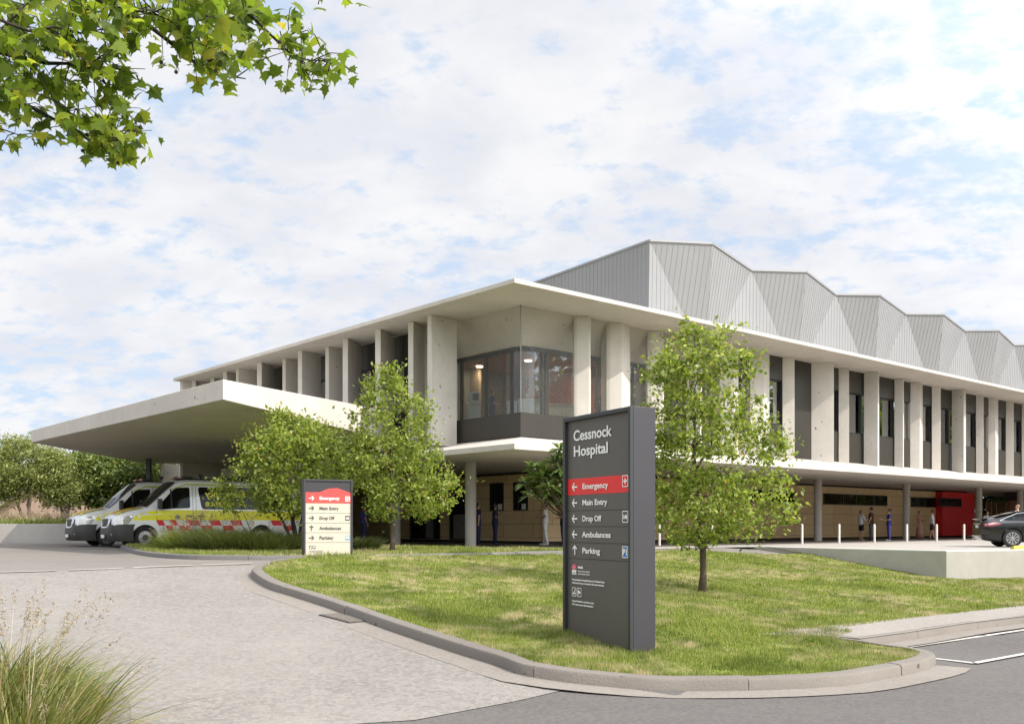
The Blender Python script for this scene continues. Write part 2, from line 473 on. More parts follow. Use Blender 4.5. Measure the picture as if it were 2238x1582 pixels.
M['asphalt'] = ground_mat('asphalt', (0.112, 0.102, 0.096), 45, 0.2, 0.9, 0.6, patch=0.2)
M['asphalt_old'] = ground_mat('worn_asphalt', (0.185, 0.166, 0.148), 40, 0.24, 0.9, 0.5, streaks=True)
M['aggregate'] = ground_mat('exposed_aggregate', (0.212, 0.195, 0.178), 36, 0.24, 0.9, 0.7, streaks=True)
M['gutter'] = ground_mat('gutter_concrete', (0.225, 0.20, 0.175), 55, 0.16, 0.9, 0.4)
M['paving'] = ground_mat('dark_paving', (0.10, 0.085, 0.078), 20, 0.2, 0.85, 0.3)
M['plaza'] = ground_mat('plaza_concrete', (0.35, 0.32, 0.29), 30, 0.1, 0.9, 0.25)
M['path'] = ground_mat('path_concrete', (0.26, 0.235, 0.212), 40, 0.14, 0.9, 0.4)
M['paint'] = ground_mat('road_paint', (0.52, 0.50, 0.46), 30, 0.1, 0.8, 0.2)
M['soil'] = ground_mat('dry_ground', (0.16, 0.17, 0.07), 8, 0.3, 0.95, 0.4)
M['mulch'] = ground_mat('bark_mulch', (0.16, 0.06, 0.035), 14, 0.3, 0.95, 0.6)

def turf(name):
    m = NT(name); v = m.coord()
    a = m.noise(v, 0.55, 6, 0.65, 0.5); b = m.noise(v, 3.2, 6, 0.7); c = m.noise(v, 45, 3, 0.7)
    cc = m.mix(m.ramp(b, 0.35, 0.65), (0.14, 0.18, 0.03), (0.26, 0.30, 0.06))
    cc = m.mix(m.math('MULTIPLY', m.ramp(a, 0.50, 0.70), m.ramp(b, 0.44, 0.60)), cc, (0.46, 0.39, 0.22))
    cc = m.mix(m.math('MULTIPLY', m.ramp(c, 0.5, 0.7), 0.5), cc, (0.06, 0.08, 0.015))
    return m.done(m.bsdf(cc, 0.9, 0, 0.2, m.bump(c, 0.8, 0.03)))
M['turf'] = turf('turf')

# ground: one graded sheet out to the horizon
gx = [-900, -400, -200, -100] + [x*2.0 for x in range(-35, 41)] + [120, 200, 400, 900]
gy = [-300, -100, -40] + [y*2.0 for y in range(-10, 46)] + [110, 150, 220, 400, 1200]
vv = [(x, y, (base_z(x, y)-0.06) if abs(x) < 90 and y < 95 else base_z(max(-90, min(90, x)), max(-40, min(95, y)))-0.06) for x in gx for y in gy]
ff = [(i*len(gy)+j, (i+1)*len(gy)+j, (i+1)*len(gy)+j+1, i*len(gy)+j+1) for i in range(len(gx)-1) for j in range(len(gy)-1)]
g = MB(); g.mesh(vv, ff); gobj = g.build('ground', M['soil'], smooth=True); tag(gobj, kind='structure')

def gxy(pxs, h=0.0): return [tuple(ground_at(x, y, h).xy) for x, y in pxs]

# kerb line of the front lawn (foot of the kerb), anticlockwise from behind the tip round to the nose
KP = gxy([(760, 1226), (690, 1227), (636, 1231), (590, 1239), (560, 1250), (550, 1262), (585, 1287), (640, 1305), (717, 1330), (849, 1379), (1006, 1432), (1087, 1457), (1135, 1476), (1203, 1488),
          (1260, 1496), (1400, 1509), (1500, 1512), (1665, 1510), (1836, 1501), (1929, 1486), (2020, 1467), (2045, 1455), (2040, 1446), (1990, 1434), (1900, 1421), (1830, 1412)])
kline = smooth_poly(KP, sub=5)
# back edge of the lawn runs beside the upper drive to the retaining wall
WALL_A = XY(11.3, -1.3); WALL_B = (14.06, 31.5); WALL_C = (17.2, 32.7); WALL_D = (30.0, 37.6)
back = [kline[0], XY(-2.0, -5.0), XY(3.0, -4.4), XY(8.0, -3.9), XY(11.0, -3.7), WALL_A]
path_back = gxy([(1655, 1391), (1800, 1373), (2000, 1352), (2238, 1326)], 0.1)
pdir = (path_back[-1][0]-path_back[0][0], path_back[-1][1]-path_back[0][1]); pl = math.hypot(*pdir)
far_path = (path_back[-1][0]+pdir[0]/pl*40, path_back[-1][1]+pdir[1]/pl*40)
def inset(line, w):
    out = []
    for i in range(len(line)):
        a, b_ = line[max(i-1, 0)], line[min(i+1, len(line)-1)]; d = Vector((b_[0]-a[0], b_[1]-a[1])).normalized(); out.append((line[i][0]-d.y*w, line[i][1]+d.x*w))
    return out
lawn_poly = inset(kline, 0.14) + [(kline[-1][0]+.5, kline[-1][1]+.7)] + [(path_back[1][0], path_back[1][1]-.25)] + [(p[0], p[1]-.1) for p in path_back[2:]] + [far_path, (46, 44), WALL_D, WALL_C, WALL_B, WALL_A] + list(reversed(back[1:-1]))
lawn = drape('lawn', lawn_poly, lawn_z, -0.02, M['turf'], 0.8); tag(lawn, kind='structure')
# (lawn sheet stops inside the kerb)
# kerb body: outer foot, face, rounded top, inner edge (left of travel direction = inside)
kb = MB()
seg = []
def arclen(pl_):
    s = [0.0]
    for i in range(1, len(pl_)): s.append(s[-1]+math.hypot(pl_[i][0]-pl_[i-1][0], pl_[i][1]-pl_[i-1][1]))
    return s
def resample(pl_, step):
    s = arclen(pl_); n = max(2, int(s[-1]/step)); out = []
    j = 0
    for k in range(n+1):
        tt = s[-1]*k/n
        while j < len(s)-2 and s[j+1] < tt: j += 1
        u = (tt-s[j])/max(1e-9, s[j+1]-s[j])
        out.append((pl_[j][0]+(pl_[j+1][0]-pl_[j][0])*u, pl_[j][1]+(pl_[j+1][1]-pl_[j][1])*u))
    return out
def kerb(name, line, mat, h=0.14, w=0.2, block=2.4, fz=base_z, gap=0.012):
    mb = MB(); fine = resample(line, 0.15); k = max(2, int(block/0.15)); i = 0
    while i < len(fine)-1:
        sgm = fine[i:i+k+1]
        if len(sgm) > 1:
            a, b = sgm[0], sgm[1]; u = gap/max(1e-6, math.hypot(b[0]-a[0], b[1]-a[1]))
            sgm = [(a[0]+(b[0]-a[0])*u, a[1]+(b[1]-a[1])*u)] + sgm[1:]
            dz = random.uniform(-0.006, 0.006); do = random.uniform(-0.008, 0.008)
            ribbon(mb, sgm, [(do, -0.1), (do+0.012, h-0.03+dz), (do+0.03, h-0.006+dz), (do+0.06, h+dz), (w, h+0.004+dz), (w+.001, -0.1)], fz)
        i += k
    o = mb.build(name, mat, smooth=35); tag(o, kind='structure'); return o
# travel runs with the lawn on the left
kerb('kerb', kline, M['kerb'])
# gutter strip outside the kerb
gm = MB(); ribbon(gm, resample(kline[8:-20], 0.4), [(0.0, 0.012), (-0.42, 0.010)], base_z)
tag(gm.build('gutter', M['gutter'], smooth=True), kind='structure')

# beige driveway sheet and asphalt sheets
d0 = tuple(on_z(905, 1582, 0.0).xy); d1 = tuple(on_z(1300, 1503, 0.0).xy)
road_edge = [(-9.0, 4.9), (-3.6, 7.6), d0, (0.05, 9.75), d1]
drive_poly = road_edge + [kline[i] for i in range(kline.index(min(kline, key=lambda p: (p[0]-d1[0])**2+(p[1]-d1[1])**2)), 12, -1)] + gxy([(552, 1236), (300, 1242), (0, 1251), (-400, 1262)]) + [(-16, 12.0), (-14, 7.0)]
tag(drape('driveway', drive_poly, base_z, 0.004, M['aggregate'], 1.0), kind='structure')
road_poly = [(-60, -20), (60, -20), (80, 40), (80, 59)] + [XY(60, -17.2), XY(30, -17.2), XY(12, -16.6)] + gxy([(2238, 1362), (2110, 1379), (1879, 1415), (1800, 1425)]) + [(3.6, 12.2), (2.5, 11.2), (1.2, 11.0)] + list(reversed(road_edge)) + [(-30, -8)]
tag(drape('main_road', road_poly, base_z, -0.002, M['asphalt'], 2.0), kind='structure')
upper_poly = gxy([(-400, 1262), (0, 1251), (300, 1242), (552, 1236)]) + [kline[12], kline[5], kline[0]] + back[1:] + [WALL_B, XY(10.2, 4.5), XY(-1, 4.5), (-4, 33), (-15, 46), (-34, 46), (-40, 22)]
upper_poly = gxy([(-400, 1262), (0, 1251), (300, 1242), (552, 1236)]) + [kline[10], kline[0]] + [(p[0], p[1]) for p in back[1:-1]] + [XY(11.0, 2.0), XY(2.0, 3.0), XY(-2, 3.0), XY(-2.0, 30), (-34, 46), (-40, 22)]
tag(drape('upper_road', upper_poly, base_z, 0.0, M['asphalt_old'], 1.5), kind='structure')
# plaza in front of the right wing, raised behind the retaining wall
pz = [XY(-1, -0.6), XY(9.5, -0.9), WALL_A, WALL_B, WALL_C, WALL_D, XY(75, -12), XY(75, 1.6), XY(2, 1.6), XY(-1, 1.6)]
tag(drape('plaza', pz, lambda x, y: FLOOR, 0.012, M['plaza'], 3.0), kind='structure')
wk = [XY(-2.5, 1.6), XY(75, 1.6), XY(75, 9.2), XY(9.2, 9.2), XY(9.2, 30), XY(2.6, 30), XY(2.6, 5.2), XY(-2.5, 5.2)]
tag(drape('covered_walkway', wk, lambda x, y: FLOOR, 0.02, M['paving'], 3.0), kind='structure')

# retaining wall of the plaza
rw = MB()
def wall_seg(mb, a, b, z0, z1, th):
    d = Vector((b[0]-a[0], b[1]-a[1])).normalized(); n = Vector((-d.y, d.x))*th
    mb.prism([a, b, (b[0]+n.x, b[1]+n.y), (a[0]+n.x, a[1]+n.y)], z0, z1)
root = empty('retaining_wall', (*WALL_B, 0), 0, 'long grey concrete retaining wall holding up the plaza above the lawn', 'retaining wall')
d1v = Vector((WALL_B[0]-WALL_A[0], WALL_B[1]-WALL_A[1])).normalized()
wall_seg(rw, (WALL_B[0], WALL_B[1]), WALL_D, -0.6, FLOOR+0.0, 0.25)
o = rw.build('side_wall', M['wallgrey'], root, bevel=0.012)
rw = MB(); wall_seg(rw, (WALL_B[0]-d1v.x*0.0, WALL_B[1]-d1v.y*0.0), (WALL_A[0]-d1v.x*3, WALL_A[1]-d1v.y*3), -0.6, FLOOR, -0.25)
rw.build('front_wall', M['wallgrey'], root, bevel=0.012)
cp = MB(); 
ia = (WALL_A[0]-d1v.x*3, WALL_A[1]-d1v.y*3)
wall_seg(cp, WALL_B, ia, FLOOR+0.002, FLOOR+0.035, -0.3)
wall_seg(cp, WALL_B, WALL_D, FLOOR+0.003, FLOOR+0.036, 0.3)
cp.build('coping', M['white'], root)

# footpath with its own kerb beside the parking bay
pk = gxy([(1815, 1411), (1879, 1415), (1978, 1401), (2110, 1379), (2238, 1362)])
pk[0] = tuple(ground_at(1812, 1409).xy)
pkd = Vector((pk[-1][0]-pk[-2][0], pk[-1][1]-pk[-2][1])).normalized()
pk.append((pk[-1][0]+pkd.x*40, pk[-1][1]+pkd.y*40))
pkl = pk
foot_poly = [(path_back[0][0], path_back[0][1])] + [(p[0], p[1]) for p in pkl] + [far_path] + list(reversed(path_back[1:]))
tag(drape('footpath', foot_poly, base_z, 0.135, M['path'], 0.8), kind='structure')
kerb('kerb', pkl[0:], M['kerb'], h=0.14, w=0.18, block=2.2)
gm = MB(); ribbon(gm, resample(pkl, 0.4), [(0.0, 0.012), (-0.38, 0.010)], base_z)
tag(gm.build('gutter', M['gutter'], smooth=True), kind='structure')

# painted lines
def line_mark(name, pts, w, off=0.02, h=0.0):
    mb = MB(); ln = resample(pts, 0.3)
    ribbon(mb, ln, [(w/2, off), (-w/2, off)], base_z)
    o = mb.build(name, M['paint']); tag(o, kind='structure'); return o
a, b = gxy([(1930, 1424), (2238, 1378)]); bb = (a[0]+(b[0]-a[0])*8, a[1]+(b[1]-a[1])*8)
line_mark('road_marking', [a, bb], 0.10)
q = gxy([(2040, 1441), (2130, 1451), (2238, 1431)]); q.append((q[2][0]+(q[2][0]-q[1][0])*8, q[2][1]+(q[2][1]-q[1][1])*8))
line_mark('road_marking', q[0:2], 0.09); line_mark('road_marking', q[1:], 0.09)
lm = [((-60, 1253.5), (125, 1248.5)), ((150, 1247.6), (270, 1242.5)), ((290, 1242), (420, 1236)), ((440, 1235.4), (552, 1231.5))]
for s_, e_ in lm: line_mark('road_marking', gxy([s_, e_]), 0.12)

# garden island of the upper drive
IK = gxy([(900, 1189.5), (500, 1190.5), (330, 1192), (278, 1194.5), (266, 1200), (297, 1211), (344, 1218), (419, 1222.5), (532, 1224), (657, 1224), (770, 1223), (1000, 1218.5), (1240, 1212), (1330, 1208.5)])
IK[0] = XY(-1.5, 7.5); IK[1] = XY(-1.5, 17.0); IK[2] = (IK[4][0]+1.0, IK[4][1]+4.0)
il = smooth_poly(IK[1:], sub=5)
kerb('kerb', il, M['kerb_dark'], h=0.115, w=0.18, block=1.6)
isl = inset(il, 0.13) + [XY(0.5, -0.6), XY(-1.0, 0.5), XY(-1.5, 7.5)]
tag(drape('garden_bed', isl, lambda x, y: base_z(x, y), 0.10, M['turf'], 1.0), kind='structure')
# near kerbed bed at the lower left
NB = gxy([(-500, 1460), (-120, 1470), (120, 1492), (240, 1520), (285, 1553), (287, 1590), (262, 1640), (200, 1700), (60, 1790)])
NB = [NB[i] for i in range(len(NB))]
nbl = smooth_poly(NB, sub=5); nbl.reverse()
kerb('kerb', nbl, M['kerb'], h=0.13, w=-0.0+0.22, block=1.5)
tag(drape('garden_bed', inset(nbl, 0.15) + [(-12, 6)], base_z, 0.10, M['turf'], 0.8), kind='structure')
# ------------------------------------------------------------------ hospital
H = empty('hospital_building', (C0[0], C0[1], FLOOR), 0, 'two storey pale concrete hospital with vertical fins, wide flat roof and folded metal plant screen', 'hospital building')
S = 7.85                                   # soffit above the eye
def RLp(lst): return [XY(*p) for p in lst]
ROOF_R, ROOF_L = 78.0, 28.3
m = MB()
m.prism(RLp([(0, 0), (ROOF_R, 0), (ROOF_R, 26), (20, 26), (20, ROOF_L), (0, ROOF_L)]), S+EYE, S+0.15+EYE)
m.build('roof', M['slab'], H, bevel=0.012)
# end wall of the left wing
m = MB(); m.rlbox(0.35, 3.2, ROOF_L-0.45, ROOF_L-0.1, -0.845, S-0.002); m.build('end_wall', M['concrete'], H, bevel=0.012)
m = MB(); m.rlbox(2.9, 20, ROOF_L-0.6, ROOF_L-0.46, -0.845, S-0.003); m.build('gable_wall', M['concrete'], H)
# first-floor slab with sloping top
sl_r, sl_l = 78.0, 14.5
E0, E1, E2 = 2.47, 2.66, 3.18
m = MB()
o0, o1, o2 = (0, 0), (sl_r, 0), (0, sl_l)
i0, i1, i2 = (2.4, 2.4), (sl_r, 2.4), (2.4, sl_l)
b0 = [W(*o0, E0), W(*o1, E0), W(sl_r, 12, E0), W(9.2, 12, E0), W(9.2, sl_l, E0), W(*o2, E0)]
m.face([b0[0], b0[5], b0[4], b0[3], b0[2], b0[1]])
m.face([W(*o0, E0), W(*o1, E0), W(*o1, E1), W(*o0, E1)])
m.face([W(*o2, E0), W(*o0, E0), W(*o0, E1), W(*o2, E1)])
m.face([W(*o0, E1), W(*o1, E1), W(*i1, E2), W(*i0, E2)])
m.face([W(*o2, E1), W(*o0, E1), W(*i0, E2), W(*i2, E2)])
m.face([W(*o2, E0), W(*o2, E1), W(*i2, E2), W(9.2, sl_l, E2), W(9.2, sl_l, E0)])
m.face([W(*i0, E2), W(*i1, E2), W(sl_r, 12, E2), W(9.2, 12, E2)]); m.face([W(*i0, E2), W(9.2, 12, E2), W(9.2, sl_l, E2), W(*i2, E2)])
m.build('floor_slab', M['slab'], H, bevel=0.01)

# fins -----------------------------------------------------------------
def soffit_pt(px, py):
    d = S*FPX/(HY-py); return ((px-CX)/FPX*d, d)
FL, FT = 3.0, S-0.003
def fin(pts, th=0.24):
    q = [soffit_pt(*p) for p in pts]
    mid = Vector((sum(p[0] for p in q)/len(q), sum(p[1] for p in q)/len(q))).normalized()
    a, b = Vector(q[0]), Vector(q[-1])
    dv = (b-a).normalized(); nn = Vector((-dv.y, dv.x))
    if nn.dot(mid) < 0: nn = -nn
    poly = q + [tuple(b+nn*th), tuple(a+nn*th)]
    low = FL if RL(*q[0])[1] < 9.5 or RL(*q[0])[0] > 4 else 4.1
    m = MB(); m.prism(poly, low+EYE, FT+EYE); m.build('fin', M['concrete'], H, bevel=0.012)
LF = [[(943, 687.7), (998.6, 699.1)], [(903.4, 703), (928, 714.5), (942, 716.5)], [(832, 719.5), (862, 734)], [(760.4, 739.3), (789, 753)], [(718.5, 757.5), (751.6, 763.5)],
      [(660, 766.3), (701.5, 776.5)], [(624, 783.3), (656, 788.5)], [(572, 791.4), (599.3, 803)], [(521, 805), (571, 811.6)], [(495.6, 812), (520, 818)], [(468, 826), (482, 829)], [(428, 832), (441.5, 838)]]
RF = [[(1251.4, 693), (1254.8, 690.6), (1287.6, 690.2)], [(1320.5, 708), (1325.5, 704.7), (1359.5, 704.7), (1377.6, 714.2)], [(1411.3, 725), (1415, 722.6), (1448.5, 722.4)],
      [(1500, 735), (1530, 732)], [(1572, 752), (1604, 751), (1614, 756)],
      [(1640, 766.4), (1671, 766.8), (1681.7, 773.7)], [(1710, 780.8), (1736.5, 780)], [(1773, 793.6), (1822.4, 791.6)], [(1832.8, 804.8), (1855.7, 804)],
      [(1888, 814.8), (1918.6, 812)], [(1954.6, 828.6), (1973.8, 827.2)], [(1989.4, 835.9), (2010.5, 835.2), (2016.7, 841)], [(2036.5, 844.6), (2056, 843.9)], [(2080, 853.1), (2106.3, 850)],
      [(2133, 863.8), (2149.8, 863)], [(2160.3, 869.3), (2176, 868.8), (2181.8, 873)], [(2198, 876.9), (2215.5, 876)], [(2233, 883.4), (2262, 882)], [(2276, 893), (2298, 892)]]
for f in LF: fin(f)
for f in RF: fin(f)
# the same rhythm goes on past the frame
for k in range(8):
    r0 = 58 + k*2.3
    m = MB(); m.prism(RLp([(r0, 0.9), (r0+0.9, 1.1), (r0+0.9, 2.3), (r0+0.3, 2.3)]), FL+EYE, FT+EYE); m.build('fin', M['concrete'], H, bevel=0.012)

# upper walls and windows ------------------------------------------------
LW, RW_ = 2.25, 2.40
def bay(side, a, b, full=False, head=6.76, sill=4.67, blind=6.43, fr_at_b=True):
    """a<b along the wall; a wall bay of dark panels with a window between them"""
    def bx(mb, u0, u1, d0, d1, e0, e1):
        if side == 'R': mb.rlbox(u0, u1, RW_+d0, RW_+d1, e0, e1)
        else: mb.rlbox(LW+d0, LW+d1, u0, u1, e0, e1)
    if full:
        mb = MB(); bx(mb, a, b, 0, 0.1, E2-0.1, S-0.004); mb.build('wall_panel', M['bronze'], H); return
    mb = MB(); bx(mb, a, b, -0.03, 0.1, head, S-0.004); mb.build('wall_panel', M['bronze2'], H)
    mb = MB(); bx(mb, a, b, -0.01, 0.1, (E2-0.1) if side == 'R' or a < 9 else 4.1, sill); mb.build('wall_panel', M['bronze'], H)
    fr = MB(); w = 0.07
    bx(fr, a, a+w, 0.05, 0.2, sill, head); bx(fr, b-w, b, 0.05, 0.2, sill, head)
    bx(fr, a+w, b-w, 0.05, 0.2, head-w, head-0.001); bx(fr, a+w, b-w, 0.02, 0.2, sill+0.001, sill+w)
    win = fr.build('window', M['frame'], H)
    pn = MB(); bx(pn, a+w, b-w, 0.12, 0.126, sill+w, head-w); pn.build('pane', M['pane'], win)
    bl = MB(); bx(bl, a+w, b-w, 0.16, 0.17, blind, head-w); bl.build('blind', M['blind'], win)
def gaps(F, side):
    cs = []
    for f in F:
        us = [(RL(*soffit_pt(*p))[0] if side == 'R' else RL(*soffit_pt(*p))[1]) for p in f]
        cs.append((min(us), max(us)))
    return sorted(cs)
gr_ = gaps(RF, 'R')
for i in range(5, len(gr_)-1):
    a = (gr_[i][0]+gr_[i][1])/2; b = (gr_[i+1][0]+gr_[i+1][1])/2
    bay('R', a+0.001, b-0.001, full=(i == 6), blind=(6.43, 6.55, 6.2, 6.4)[i % 4])
bay('R', gr_[4][0]+0.3, (gr_[5][0]+gr_[5][1])/2-0.001)
for k in range(8): bay('R', 58.3+k*2.3, 58.3+(k+1)*2.3-0.002)
bay('R', (gr_[-1][0]+gr_[-1][1])/2, 58.299)
gl_ = gaps(LF, 'L')
for i in range(1, len(gl_)-1):
    a = (gl_[i][0]+gl_[i][1])/2; b = (gl_[i+1][0]+gl_[i+1][1])/2
    bay('L', a+0.001, b-0.001, blind=(6.43, 6.6, 6.3)[i % 3])
bay('L', (gl_[-1][0]+gl_[-1][1])/2, ROOF_L-0.6)
# core behind the windows
m = MB(); m.rlbox(19.5, 77, 5.2, 5.35, E2-0.05, S-0.005); m.rlbox(5.2, 5.35, 8.3, 27.5, E2-0.05, S-0.005)
m.build('corridor_wall', plain('corridor_plaster', (0.30, 0.24, 0.17), 0.8), H)
# corner lounge -----------------------------------------------------------
mr_end = gr_[4][0]+0.3
# parapet band
m = MB(); l_end = l_at(998.3, 2.25)
m.rlbox(2.2, 2.28, 2.2, l_end, 3.17, 4.03); m.rlbox(2.282, mr_end, 2.2, 2.28, 3.17, 4.03)
m.build('parapet', M['bronze'], H)
GR = 3.3
FLE, TOPE = 3.75, 6.68
lend = 7.25
m = MB()   # sloping soffit of the balcony
m.face([W(2.3, 2.3, S-0.003), W(2.3, lend, S-0.003), W(GR, lend, TOPE), W(GR, GR, TOPE)])
m.face([W(mr_end, 2.3, S-0.003), W(2.3, 2.3, S-0.003), W(GR, GR, TOPE), W(mr_end, GR, TOPE)])
m.build('sloping_soffit', M['soffit'], H)
m = MB(); m.rlbox(2.3, 3.6, lend, lend+0.2, E2-0.05, S-0.004); m.build('return_wall', M['concrete'], H)
m = MB(); m.rlbox(mr_end-0.0, mr_end+0.2, 2.3, 3.6, E2-0.05, S-0.004); m.build('return_wall', M['concrete'], H)
m = MB(); m.prism(RLp([(2.3, 2.3), (18.9, 2.3), (18.9, 11), (2.3, 11)]), E2+EYE-0.04, FLE+EYE); m.build('lounge_floor', plain('lounge_floor', (0.22, 0.2, 0.18), 0.5), H)
m = MB(); m.prism(RLp([(GR, GR), (18.9, GR), (18.9, 11), (GR, 11)]), TOPE+EYE+0.001, TOPE+EYE+0.1); m.build('lounge_ceiling', plain('lounge_ceiling', (0.35, 0.13, 0.08), 0.8), H)
m = MB(); m.rlbox(GR, 18.9, 10.6, 10.8, FLE, TOPE); m.rlbox(18.7, 18.9, GR, 10.6, FLE, TOPE); m.rlbox(9.0, 9.2, 6.6, 10.6, FLE, TOPE); m.rlbox(9.2, 12.0, 6.6, 6.8, FLE, TOPE)
m.build('lounge_wall', plain('orange_wall', (0.42, 0.05, 0.025), 0.7, var=0.1, scale=0.8), H)
m = MB(); m.rlbox(GR+0.3, 7.5, 8.9, 9.1, FLE, TOPE); m.build('lounge_wall', plain('grey_wall', (0.13, 0.13, 0.125), 0.8), H)
lamps = []
for (r_, l_) in ((5.6, 5.6), (8.4, 5.2), (12.0, 5.0), (15.5, 5.0), (5.0, 8.0)):
    m = MB(); x, y = XY(r_, l_); m.lathe([(0.0, -0.03), (0.13, -0.03), (0.15, 0.0), (0.15, 0.005)], 'z', (x, y, TOPE+EYE-0.01), 16)
    if 'glow' not in M:
        lm_ = NT('downlight_glow'); em = lm_.n('ShaderNodeEmission'); em.inputs[0].default_value = (1, 0.78, 0.5, 1); em.inputs[1].default_value = 14
        M['glow'] = lm_.done(em.outputs[0])
    dl = m.build('downlight', M['glow'], H)
    ld = bpy.data.lights.new('downlight_lamp', 'AREA'); ld.shape = 'DISK'; ld.size = 0.28; ld.energy = 26; ld.color = (1.0, 0.76, 0.52)
    lo = bpy.data.objects.new('downlight_lamp', ld); col.objects.link(lo); lo.location = (x, y, TOPE+EYE-0.06); lo.parent = H
    lo.matrix_parent_inverse = Matrix.Translation(H.location).inverted()
# glazing with a rounded corner
fr = MB(); gl = MB()
def seg_rl(mb, p, q, e0, e1, th):
    a, b = Vector(XY(*p)), Vector(XY(*q)); d = (b-a).normalized(); n = Vector((-d.y, d.x))*th/2
    mb.prism([tuple(a-n), tuple(b-n), tuple(b+n), tuple(a+n)], e0+EYE, e1+EYE)
corner = [(GR, GR+0.55), (GR+0.05, GR+0.3), (GR+0.16, GR+0.16), (GR+0.3, GR+0.05), (GR+0.55, GR)]
run = [(GR, lend)] + corner + [(mr_end, GR)]
for p, q_ in zip(run[:-1], run[1:]):
    seg_rl(fr, p, q_, TOPE-0.16, TOPE-0.001, 0.12); seg_rl(fr, p, q_, FLE, FLE+0.1, 0.1)
glz = fr.build('glazing', M['frame'], H)
gp = MB()
for p, q_ in zip(run[:-1], run[1:]): seg_rl(gp, p, q_, FLE+0.1, TOPE-0.16, 0.012)
gp.build('pane', M['bigpane'], glz)
for p in ([(GR, l_at(px, GR)) for px in (1009.5, 1063, 1119)] + [(r_at(px, GR), GR) for px in (1185, 1192, 1305, 1383, 1470, 1540)]):
    mu = MB(); x, y = XY(*p); mu.box((x, y, (FLE+TOPE)/2+EYE-0.03), (0.09, 0.12, TOPE-FLE-0.27), 0, math.atan2(AR[1], AR[0])); mu.build('mullion', M['frame'], glz)
# diamond wire screen on the slab edge line
wm = MB(); pit = 0.088; wd_ = 0.0075
def wires(p0, p1, e0, e1):
    a = Vector((*XY(*p0), 0)); b = Vector((*XY(*p1), 0)); L = (b-a).length; d = (b-a)/L; n = Vector((-d.y, d.x, 0))*wd_*0.5
    hh = e1-e0; sl = 1.7    # rise per run
    run_ = hh/sl; k = -run_
    while k < L:
        for s_ in (0, 1):
            u0, u1 = k, k+run_; v0, v1 = (e0, e1) if s_ == 0 else (e1, e0)
            c0, c1 = max(0, u0), min(L, u1)
            if c1 > c0:
                w0 = v0+(v1-v0)*(c0-u0)/run_; w1 = v0+(v1-v0)*(c1-u0)/run_
                q0 = a+d*c0+Vector((0, 0, w0+EYE)); q1 = a+d*c1+Vector((0, 0, w1+EYE))
                t_ = Vector((0, 0, wd_*1.0)); o_ = n*(1 if s_ else -1)
                wm.face([q0+o_-t_, q1+o_-t_, q1+o_+t_, q0+o_+t_])
        k += pit
wires((2.24, 2.24), (2.24, l_end), 4.03, S-0.01); wires((2.24, 2.24), (mr_end, 2.24), 4.03, S-0.01)
x, y = XY(2.24, 2.24); wm.tube([(x, y, 4.03+EYE), (x, y, S+EYE)], 0.02, 6)
wm.build('wire_screen', M['wire'], H)

# ground floor ------------------------------------------------------------
def plywood(name):
    m_ = NT(name); g_ = m_.n('ShaderNodeAttribute'); g_.attribute_name = 'uvw'
    return m_
def wood_wall_mat(name, ang):
    m_ = NT(name); v = m_.mapping(m_.coord(), (1, 1, 1), (0, 0, -ang))
    sp_ = m_.n('ShaderNodeSeparateXYZ'); m_.l(v, sp_.inputs[0])
    cb_ = m_.n('ShaderNodeCombineXYZ'); m_.l(sp_.outputs['X'], cb_.inputs[0]); m_.l(sp_.outputs['Z'], cb_.inputs[1])
    br = m_.n('ShaderNodeTexBrick'); m_.l(cb_.outputs[0], br.inputs['Vector'])
    br.inputs['Scale'].default_value = 1.0; br.inputs['Brick Width'].default_value = 2.1; br.inputs['Row Height'].default_value = 0.62
    br.inputs['Mortar Size'].default_value = 0.008; br.inputs['Mortar Smooth'].default_value = 0.0; br.inputs['Bias'].default_value = 0.0
    br.offset = 0.37; br.squash = 0.8; br.squash_frequency = 3
    br.inputs['Color1'].default_value = (0.82, 0.62, 0.36, 1); br.inputs['Color2'].default_value = (0.72, 0.52, 0.285, 1); br.inputs['Mortar'].default_value = (0.1, 0.06, 0.03, 1)
    gr = m_.noise(m_.mapping(v, (1.2, 1.2, 14)), 1.6, 6, 0.6, 0.6)
    cc = m_.mix(m_.math('MULTIPLY', m_.ramp(gr, 0.4, 0.7), 0.4), br.outputs['Color'], (0.60, 0.41, 0.20))
    return m_.done(m_.bsdf(cc, 0.55, 0, 0.4))
angR = math.atan2(AR[1], AR[0]); angL = math.atan2(AL[1], AL[0])
M['woodR'] = wood_wall_mat('plywood_panels_right', angR); M['woodL'] = wood_wall_mat('plywood_panels_left', angL)
WR, WL = 8.4, 9.0
r_red0, r_red1 = r_at(2045, WR), r_at(2130, WR-0.5)
WB, WT = -0.72, 2.36
m = MB(); m.rlbox(WL, r_red0, WR, WR+0.2, WB, WT); m.build('plywood_wall', M['woodR'], H)
m = MB(); m.rlbox(WL, WL+0.2, WR, 27.5, WB, WT); m.build('plywood_wall', M['woodL'], H)
m = MB(); m.rlbox(WL+0.06, r_red1, WR+0.06, WR+0.3, WT, E0-0.002); m.rlbox(WL+0.06, WL+0.3, WR, 27.5, WT, E0-0.001)
m.rlbox(WL+0.05, r_red1, WR+0.05, WR+0.3, -0.83, WB); m.rlbox(WL+0.05, WL+0.3, WR, 27.5, -0.83, WB-0.001); m.build('shadow_gap', M['dark'], H)
m = MB(); m.rlbox(r_red0, r_red1, WR-0.5, WR+2.0, WB, WT+0.0); red = m.build('red_wall', M['red'], H, bevel=0.01)
